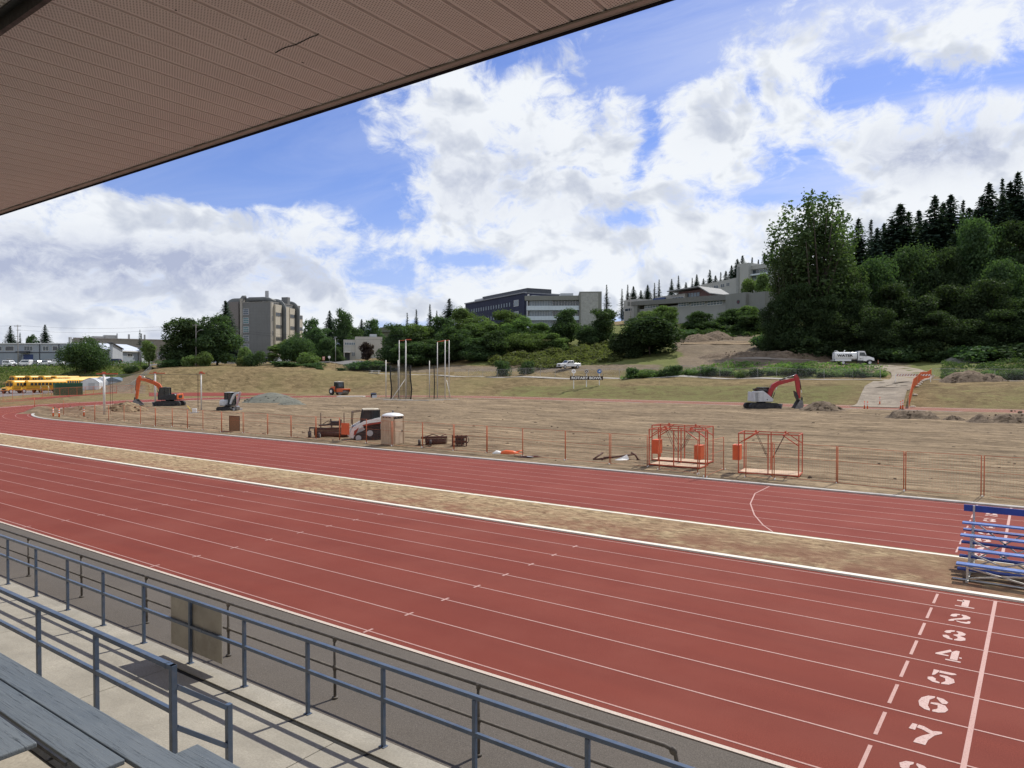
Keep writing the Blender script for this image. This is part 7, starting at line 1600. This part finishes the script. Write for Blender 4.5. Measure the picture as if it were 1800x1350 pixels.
proto_broad('wide0',41,L_DK,11,14,14000,28,.12,.40); proto_broad('wide1',42,L_MD,13,15,14000,28,.04,.42); proto_broad('wall0',43,L_DW,18,14,17000,34,.03,.46); proto_broad('wall1',44,L_DK,18,14,17000,34,.03,.46); proto_broad('wall2',45,L_DW,20,12,16000,32,.03,.46)
proto_broad('pur',51,L_PU,8,7,2600,12,name='purple_leaf_tree'); proto_broad('thin',52,L_MD,10,4,1500,9,.12,.4,trunk=.1,twig=.6)
proto_conifer('fir0',61,L_CO,20,10.5,50,15,.30,.25,.05,ls=.50,power=.80); proto_conifer('fir1',62,L_CO,20,11.5,44,14,.45,.40,.05,ls=.52,power=.75); proto_conifer('fir2',63,L_CO,20,8,42,11,.55,.25,.08,ls=.46,power=.8); proto_conifer('fir3',64,L_CO,20,7,36,9,.75,.15,.15,ls=.42,power=.8); proto_conifer('fir4',65,L_CO,20,12.5,50,16,.40,.35,.05,ls=.52,power=.65); proto_conifer('tuft',66,L_CO,14,3.4,10,7,.4,.1,.62,ls=.5)
proto_cotton('cot0',71,L_CT); proto_cotton('cot1',72,L_CT,20,12,8000)
for i in range(3): proto_bush('bu%d'%i,80+i,[L_DK,L_MD,L_DK][i])
proto_bush('bl0',84,L_LT,3.5,4,1700,.36); proto_broad('big0',85,L_DW,8,9,15000,34,.0,.36,'shrub',trunk=.12); proto_bush('maple',86,L_LT,5,7,2600,.45)
rt=random.Random(77)
def tree(key,px,ytop,w,dep,label,group=None,cat=None,name=None,sink=.2,dy=None):
    pr=PROTO[key]; b=T(px,dep); h=max(1.2,D(px,ytop,dep).z-b.z); W_=w*mpp(dep); W_=max(W_,(.80 if dep>300 else .92)*h*rt.uniform(.8,1.2)) if key[:3]=='fir' and key not in('fir3','fir2') else (max(W_,.52*h) if key in('fir2','fir3') else W_); sc=(W_/pr['W'],W_/pr['W'],h/pr['H'])
    b=b-Vector((0,0,sink)); rz=rt.uniform(0,6.28); tl=rt.uniform(-.03,.03)
    if not pr['used']: o=pr['t']; pr['used']=True; o.location=b; o.rotation_euler.z=rz; o.scale=sc; o['label']=label
    else: o=copy_tree(pr['t'],b,rz,label,None,sc)
    if 'group' in o and not group: del o['group']
    if group: o['group']=group
    o['category']=cat or ('shrub' if key[:2] in('bu','bl','bi') else 'tree')
    return o
GC='dark conifers along the skyline ridge'
# left distance
tree('fir1',19,572,26,330,'dark drooping conifer left of the utility pole above the grey building roof'); tree('fir1',80,570,28,330,'tall open conifer right of the utility pole above the grey building roof'); tree('dk0',57,588,26,335,'dark rounded tree between the two conifers above the grey building'); tree('fir3',36,584,12,335,'thin conifer tip just beside the utility pole top'); tree('bu0',99,596,20,330,'low dark shrub top right of the tall open conifer')
tree('wide0',150,591,84,245,'round dark tree on a single trunk in front of the long grey building')
tree('tuft',246.5,579,13,240,'skinny tree with a small tufted top beside the barn-roofed building'); tree('lt1',262,597,34,226,'pale yellow-green young tree in front of the barn-roofed building')
tree('dk1',322,557,88,228,'big dark leafy tree left of its twin beside the concrete tower'); tree('dk2',382,554,92,229,'big dark leafy tree touching the left side of the concrete tower'); tree('fir0',397,528,21,285,'narrow pointed conifer rising behind the two big dark trees'); tree('dk0',350,566,70,236,'dark tree filling the gap between the two big dark trees')
tree('bu0',303,628,38,222,'dark low shrub at the foot of the big dark twin trees'); tree('bu1',359,612,30,219,'rounded mid-green shrub right of the lamp pole'); tree('bl0',333,619,26,219,'light green shrub just left of the lamp pole'); tree('bl0',429,622,24,219,'small pale shrub with blossom left of the dark shrub under the tower')
tree('bu2',447,612,38,217,'dark dense shrub under the left corner of the tower'); tree('lt0',433,602,30,222,'yellowish small tree under the tower front'); tree('thin',479,606,34,226,'small open tree in front of the tower parking'); tree('wide0',523,585,74,232,'broad leafy tree under the right side of the tower'); tree('lt0',500,588,40,236,'yellow-tinted tree crown below the tower ducts')
tree('bu1',541,614,40,222,'green shrub on the bank right of the tower trees'); tree('bu0',500,632,60,214,'low dark shrub mat along the bank under the tower trees'); tree('bu2',552,634,40,211,'dark shrub at the bend of the access road')
for px,w in ((230,26),(260,24),(290,30),(320,26)): tree('bu2',px,640,w,226,'low dark shrub of the strip along the road left of the lamp pole','low shrubs along the campus road')
tree('dk2',549,560,46,262,'left-hand dark tree of the dense clump right of the tower'); tree('fir4',580,545,40,275,'tallest dark pine of the dense clump right of the tower'); tree('dk0',603,543,44,270,'tall rounded dark tree in the middle of the dense clump'); tree('dk1',565,575,60,255,'broad dark tree low in the dense clump right of the tower'); tree('fir4',636,560,34,290,'dark spreading pine above the cream building'); tree('dk2',655,561,46,295,'dark flat-topped tree behind the cream building'); tree('dk0',620,572,50,280,'dark tree between the dense clump and the cream building')
tree('dk1',593,609,30,238,'small round dark tree just left of the cream building'); tree('dk0',575,592,40,246,'dark tree at the road edge left of the street lamp')
tree('pur',646,600,32,226,'purple-leaved small tree in front of the cream building')
tree('bu2',640,630,70,205,'dark shrub bank below the cream building'); tree('bu0',600,648,22,201,'dark round shrub on the bank above the road roller'); tree('bu0',668,636,50,200,'dark shrub mass left of the hammer cage poles'); tree('bu2',562,645,18,202,'small dark shrub on the bank edge left of the road roller')
# centre wood
tree('fir3',716,549,18,275,'thin ragged conifer, leftmost tip above the centre wood'); tree('fir2',732,543,20,270,'ragged conifer second from left above the centre wood'); tree('fir2',756,534,22,268,'tall ragged conifer third from left above the centre wood'); tree('fir3',768,545,12,270,'thin conifer tip just left of the darkest tall spruce'); tree('fir1',790,524,26,262,'darkest tall spruce standing clear left of the navy building')
tree('dk1',693,567,66,214,'broad dark tree at the left end of the centre wood'); tree('md0',735,566,80,218,'mid-green tree behind the left hammer cage poles'); tree('dk2',775,556,70,222,'dark green tree behind the right hammer cage poles'); tree('md1',748,572,64,224,'leafy tree between the two groups of hammer cage poles')
tree('md2',822,540,76,236,'tall green tree covering the left end of the navy building'); tree('dk0',800,575,80,212,'dark tree at the foot of the spruce'); tree('md0',846,562,86,222,'large leafy tree below the middle of the navy building'); tree('md1',893,543,72,228,'tall green tree between navy and glass-banded buildings'); tree('md2',912,555,60,220,'green tree covering the left corner of the glass-banded building'); tree('dk2',872,580,76,209,'dark tree at the left end of the bramble slope'); tree('dk1',835,592,70,207,'dark low tree behind the bare grass slope'); tree('dk0',770,596,80,208,'dark tree with a low crown above the fence path'); tree('md1',948,566,56,222,'green tree below the lowest glass strip'); tree('wide1',930,583,90,214,'broad shrubby tree at the top of the brambles'); tree('dk0',725,600,90,207,'dark spreading tree low behind the hammer cage')
tree('dk2',998,543,70,219,'round dark green tree in front of the glass-banded building'); tree('dk1',1058,541,72,217,'round dark green tree below the end block of the glass-banded building'); tree('dk0',1030,570,50,212,'dark small tree between the two round dark trees'); tree('fir3',1066,500,16,262,'thin bare-topped conifer beside the end block of the glass-banded building'); tree('md2',975,585,60,209,'low green tree above the pickup truck')
# big shrub and neighbours
tree('big0',1142,556,136,186,'huge rounded green shrub left of the bare earth slope','',None); tree('big0',1100,585,70,184,'paler left shoulder of the huge rounded shrub'); tree('md0',1172,535,60,222,'dark tree standing behind the huge rounded shrub'); tree('dk1',1226,546,62,226,'dark tree below the clerestory windows'); tree('bu0',1252,560,60,222,'dark shrub mass below the clerestory windows'); tree('dk2',1288,543,76,226,'dark spreading tree below the round window'); tree('md0',1318,535,50,222,'green tree at the right end of the long concrete building'); tree('lt1',1135,545,40,240,'light tree top left of the clerestory windows')
tree('dk1',1315,552,70,214,'dark low tree above the upper site road'); tree('bu0',1200,575,60,214,'shrub on the slope right of the huge rounded shrub')
tree('bu0',882,626,29,177,'left one of two round dark shrubs on the open bank'); tree('bu0',928,628,33,175,'right one of two round dark shrubs on the open bank')
# hedge row behind the bank path
HG='hedge shrubs in a row along the bank path'
hd=[(1112,640,30,152),(1135,644,34,151),(1162,646,30,150),(1186,636,34,148),(1216,645,32,146.5),(1246,641,40,145),(1276,647,34,143.5),(1304,645,22,140),(1330,643,28,139),(1356,649,26,138),(1384,640,30,137),(1412,638,42,136),(1446,650,30,134),(1470,648,30,133),(1497,647,30,132),(1520,650,26,131),(1546,650,26,130)]
for i,(px,yt,w,dp) in enumerate(hd): tree('bu%d'%(i%3),px,yt,w*1.1,dp+3,'hedge shrub on the bank path, %s to the left of the gravel ramp'%ORD[len(hd)-1-i],HG)
hr=[(1672,650,30,123),(1694,647,34,122),(1718,651,30,121),(1742,646,34,120),(1768,649,36,119),(1794,645,36,118),(1822,648,36,117)]
for i,(px,yt,w,dp) in enumerate(hr): tree('bu%d'%((i+1)%3),px,yt,w*1.1,dp+1,'hedge shrub right of the gravel ramp, %s along the fence from the earth pile'%ORD[i],HG)
# right-hand wood
for px,yt,w,dp,k in [(1505,470,70,186,'wall1'),(1565,455,80,188,'wall0'),(1630,462,80,186,'wall2'),(1690,430,90,188,'wall0'),(1755,420,100,186,'wall2'),(1640,545,90,160,'wall2'),(1760,545,110,157,'wall0'),(1590,560,80,164,'wall2')]:
    tree(k,px,yt,w,dp,'dark leafy tree merged into the continuous wall of the right-hand wood','merged trees of the right-hand wood')
tree('cot0',1430,344,176,178,'tallest loose-crowned cottonwood at the left end of the right-hand wood'); tree('cot1',1386,425,84,178,'lower leaning cottonwood on the left flank of the tallest one'); tree('cot1',1478,440,90,180,'cottonwood filling the right flank of the tallest one'); tree('wall2',1400,500,80,172,'dark bushy tree under the tallest cottonwood'); tree('wall0',1362,528,60,176,'dark tree at the left edge of the right-hand wood above the earth slope'); tree('wall0',1450,520,90,170,'dark low tree between the cottonwood and the water truck')
tree('wall1',1535,446,100,182,'leafy tree with a rounded crown above the water truck'); tree('wall0',1500,500,90,173,'dark tree directly behind the water truck'); tree('wall1',1598,424,104,184,'tree with the brightest pale layered top in the right-hand wood'); tree('wall2',1570,500,100,172,'dark tree right behind the truck cab'); tree('wall0',1655,440,100,182,'dark leafy tree right of the pale layered top'); tree('wall1',1722,378,120,184,'large domed green tree below the tallest ridge conifers'); tree('wall0',1668,500,110,170,'dark wall of foliage above the pale maple'); tree('wall2',1790,388,110,180,'tall leafy tree cut by the right edge of the frame'); tree('wall1',1775,450,110,170,'green tree below the one cut by the right edge'); tree('wall0',1735,490,110,164,'dark tree low at the right side of the wood'); tree('wall2',1620,520,100,166,'dark tree just above the gravel road bend'); tree('wall0',1810,520,120,158,'dark tree at the lower right edge of the wood'); tree('wall0',1700,560,100,158,'dark low tree above the gravel cone'); tree('wall2',1850,430,120,176,'tree at the far right, mostly outside the frame'); tree('maple',1632,588,66,160,'pale-leaved maple bush low at the wood edge'); tree('wall0',1540,540,90,164,'shadowed tree at the wood edge above the marker posts'); tree('wall2',1480,560,90,168,'shadowed low tree left behind the water tank'); tree('bu0',1700,600,90,153,'dark undergrowth shrub by the gravel cone'); tree('bu2',1770,596,110,152,'dark undergrowth shrub at the lower right of the wood'); tree('bu0',1420,585,90,170,'dark undergrowth shrub below the cottonwood'); tree('bu2',1580,600,80,160,'dark undergrowth shrub left of the pale maple'); tree('bu0',1850,590,110,150,'dark undergrowth shrub at the right frame edge'); tree('bu2',1500,598,90,171,'dark undergrowth shrub behind the water truck cab'); tree('bu0',1655,612,70,156,'dark undergrowth shrub right of the pale maple'); tree('bu2',1350,578,60,182,'dark undergrowth shrub at the left edge of the wood')
for px,yt,w,dp,k in [(1507,384,26,235,'fir1'),(1529,386,22,240,'fir2'),(1552,392,40,235,'fir0'),(1580,358,52,230,'fir4'),(1612,370,30,236,'fir0'),(1640,344,46,226,'fir1'),(1668,342,48,228,'fir4'),(1690,352,36,232,'fir2'),(1712,372,40,222,'fir0'),(1735,322,46,222,'fir0'),(1758,314,36,226,'fir2'),(1785,303,52,220,'fir1'),(1815,300,50,216,'fir4'),(1700,365,46,215,'fir4'),(1760,345,60,214,'fir4'),(1845,310,50,215,'fir0'),(1595,372,40,232,'fir1'),(1655,356,40,230,'fir0'),(1722,345,40,224,'fir1'),(1772,320,40,222,'fir4'),(1625,385,40,226,'fir4'),(1565,385,40,232,'fir1'),(1540,400,36,228,'fir4')]:
    tree(k,px,yt,w,dp,'tall dark conifer of the row on the hilltop above the right-hand wood','dark conifers above the right-hand wood')
for px,yt,w,dp,k in [(1093,507,20,400,'fir3'),(1103,500,22,400,'fir2'),(1113,503,26,395,'fir0'),(1126,510,22,395,'fir0'),(1138,500,26,390,'fir4'),(1150,497,18,390,'fir3'),(1158,491,16,390,'fir3'),(1180,490,26,385,'fir1'),(1192,484,22,385,'fir2'),(1205,496,26,380,'fir0'),(1216,488,18,380,'fir2'),(1224,482,24,375,'fir0'),(1236,489,24,375,'fir4'),(1247,474,24,370,'fir1'),(1257,484,22,370,'fir0'),(1266,478,20,368,'fir2'),(1275,476,24,365,'fir1'),(1285,466,26,362,'fir0'),(1295,455,24,358,'fir4'),(1304,449,22,356,'fir1'),(1321,452,22,352,'fir2'),(1332,456,20,350,'fir2'),(1343,444,24,348,'fir0'),(1355,436,28,344,'fir4'),(1366,450,30,330,'fir1'),(1344,470,30,335,'fir4')]:
    tree(k,px,yt,w,dp,'small dark conifer on the skyline behind the hilltop campus buildings',GC)
tree('md1',1322,487,62,250,'green tree in front of the stepped upper building'); tree('md2',1345,480,50,240,'leafy tree at the right of the stepped upper building')
for k,v in PROTO.items():
    if not v['used']:
        for c in list(v['t'].children): bpy.data.objects.remove(c)
        bpy.data.objects.remove(v['t'])
# ---------------------------------------------------------------- uncountable growth
def scatter(name,label,n,pxr,dpr,h,leaf,ls,seed,clump=1.0,maskf=None,cat='thicket'):
    rs=np.random.RandomState(seed); px=rs.uniform(*pxr,n); dp=np.sqrt(rs.uniform(dpr[0]**2,dpr[1]**2,n)); P=np.array([tuple(D(a,652,b)) for a,b in zip(px,dp)]); z=hz(P[:,0],P[:,1])
    q=np.array([mnoise.noise((x*.16*clump,y*.16*clump,seed)) +.5*mnoise.noise((x*.45*clump,y*.45*clump,seed+3)) for x,y in P[:,:2]]); hh=np.clip(.45+q,0,1.3)*h
    if maskf is not None: k=maskf(px,dp,q); P,z,hh=P[k],z[k],hh[k]
    n=len(P); P[:,2]=z+hh*rs.rand(n)**.45; N=np.stack([rs.randn(n)*.6,rs.randn(n)*.6,.6+rs.rand(n)],1)
    o=leafmesh(name,P,N,ls*(.5+.8*rs.rand(n)),leaf,None,rs); tag(o,label,cat,kind='stuff'); return o
scatter('bramble_thicket','pale green bramble thicket on the slope behind the white pickup',26000,(858,1095),(178,216),2.6,L_BR,.55,1,maskf=lambda a,d,q:(d>176+ (a<940)*12+np.clip((900-a)*.25,0,20))|(a<0))
scatter('ground_ivy','green ground cover on the bank above the bus yard',16000,(-120,262),(226,258),.9,L_IV,.5,2)
scatter('bank_scrub','low dark scrub along the upper edge of the left bank',5000,(-120,300),(249,262),1.5,L_DK,.5,6,2.0,maskf=lambda a,d,q:q>.05)
scatter('wood_undergrowth','dark tangled undergrowth along the foot of the right-hand wood',26000,(1335,1900),(150,186),2.2,L_DK,.55,3,maskf=lambda a,d,q:d>np.interp(a,[1335,1400,1480,1560,1640,1700,1900],[181,177,174,164,157,152,146]))
scatter('verge_growth','green weeds and shrubs behind the hedge along the bank path',15000,(1090,1560),(139,157),1.3,L_MD,.40,4,maskf=lambda a,d,q:(d>np.interp(a,[1090,1300,1560],[154,144,136]))&(d<np.interp(a,[1090,1300,1450,1560],[166,158,152,142]))&(q>-.2))
scatter('verge_growth','green weeds and shrubs behind the fence right of the gravel ramp',10000,(1655,1900),(119,146),1.3,L_DK,.40,5,maskf=lambda a,d,q:(q>-.15))
scatter('slope_scrub','dark scrub covering the slope between campus buildings and earthworks',16000,(1195,1380),(205,232),2.0,L_DK,.55,7,maskf=lambda a,d,q:(d>np.interp(a,[1195,1300,1380],[214,205,195]))&(q>-.25))
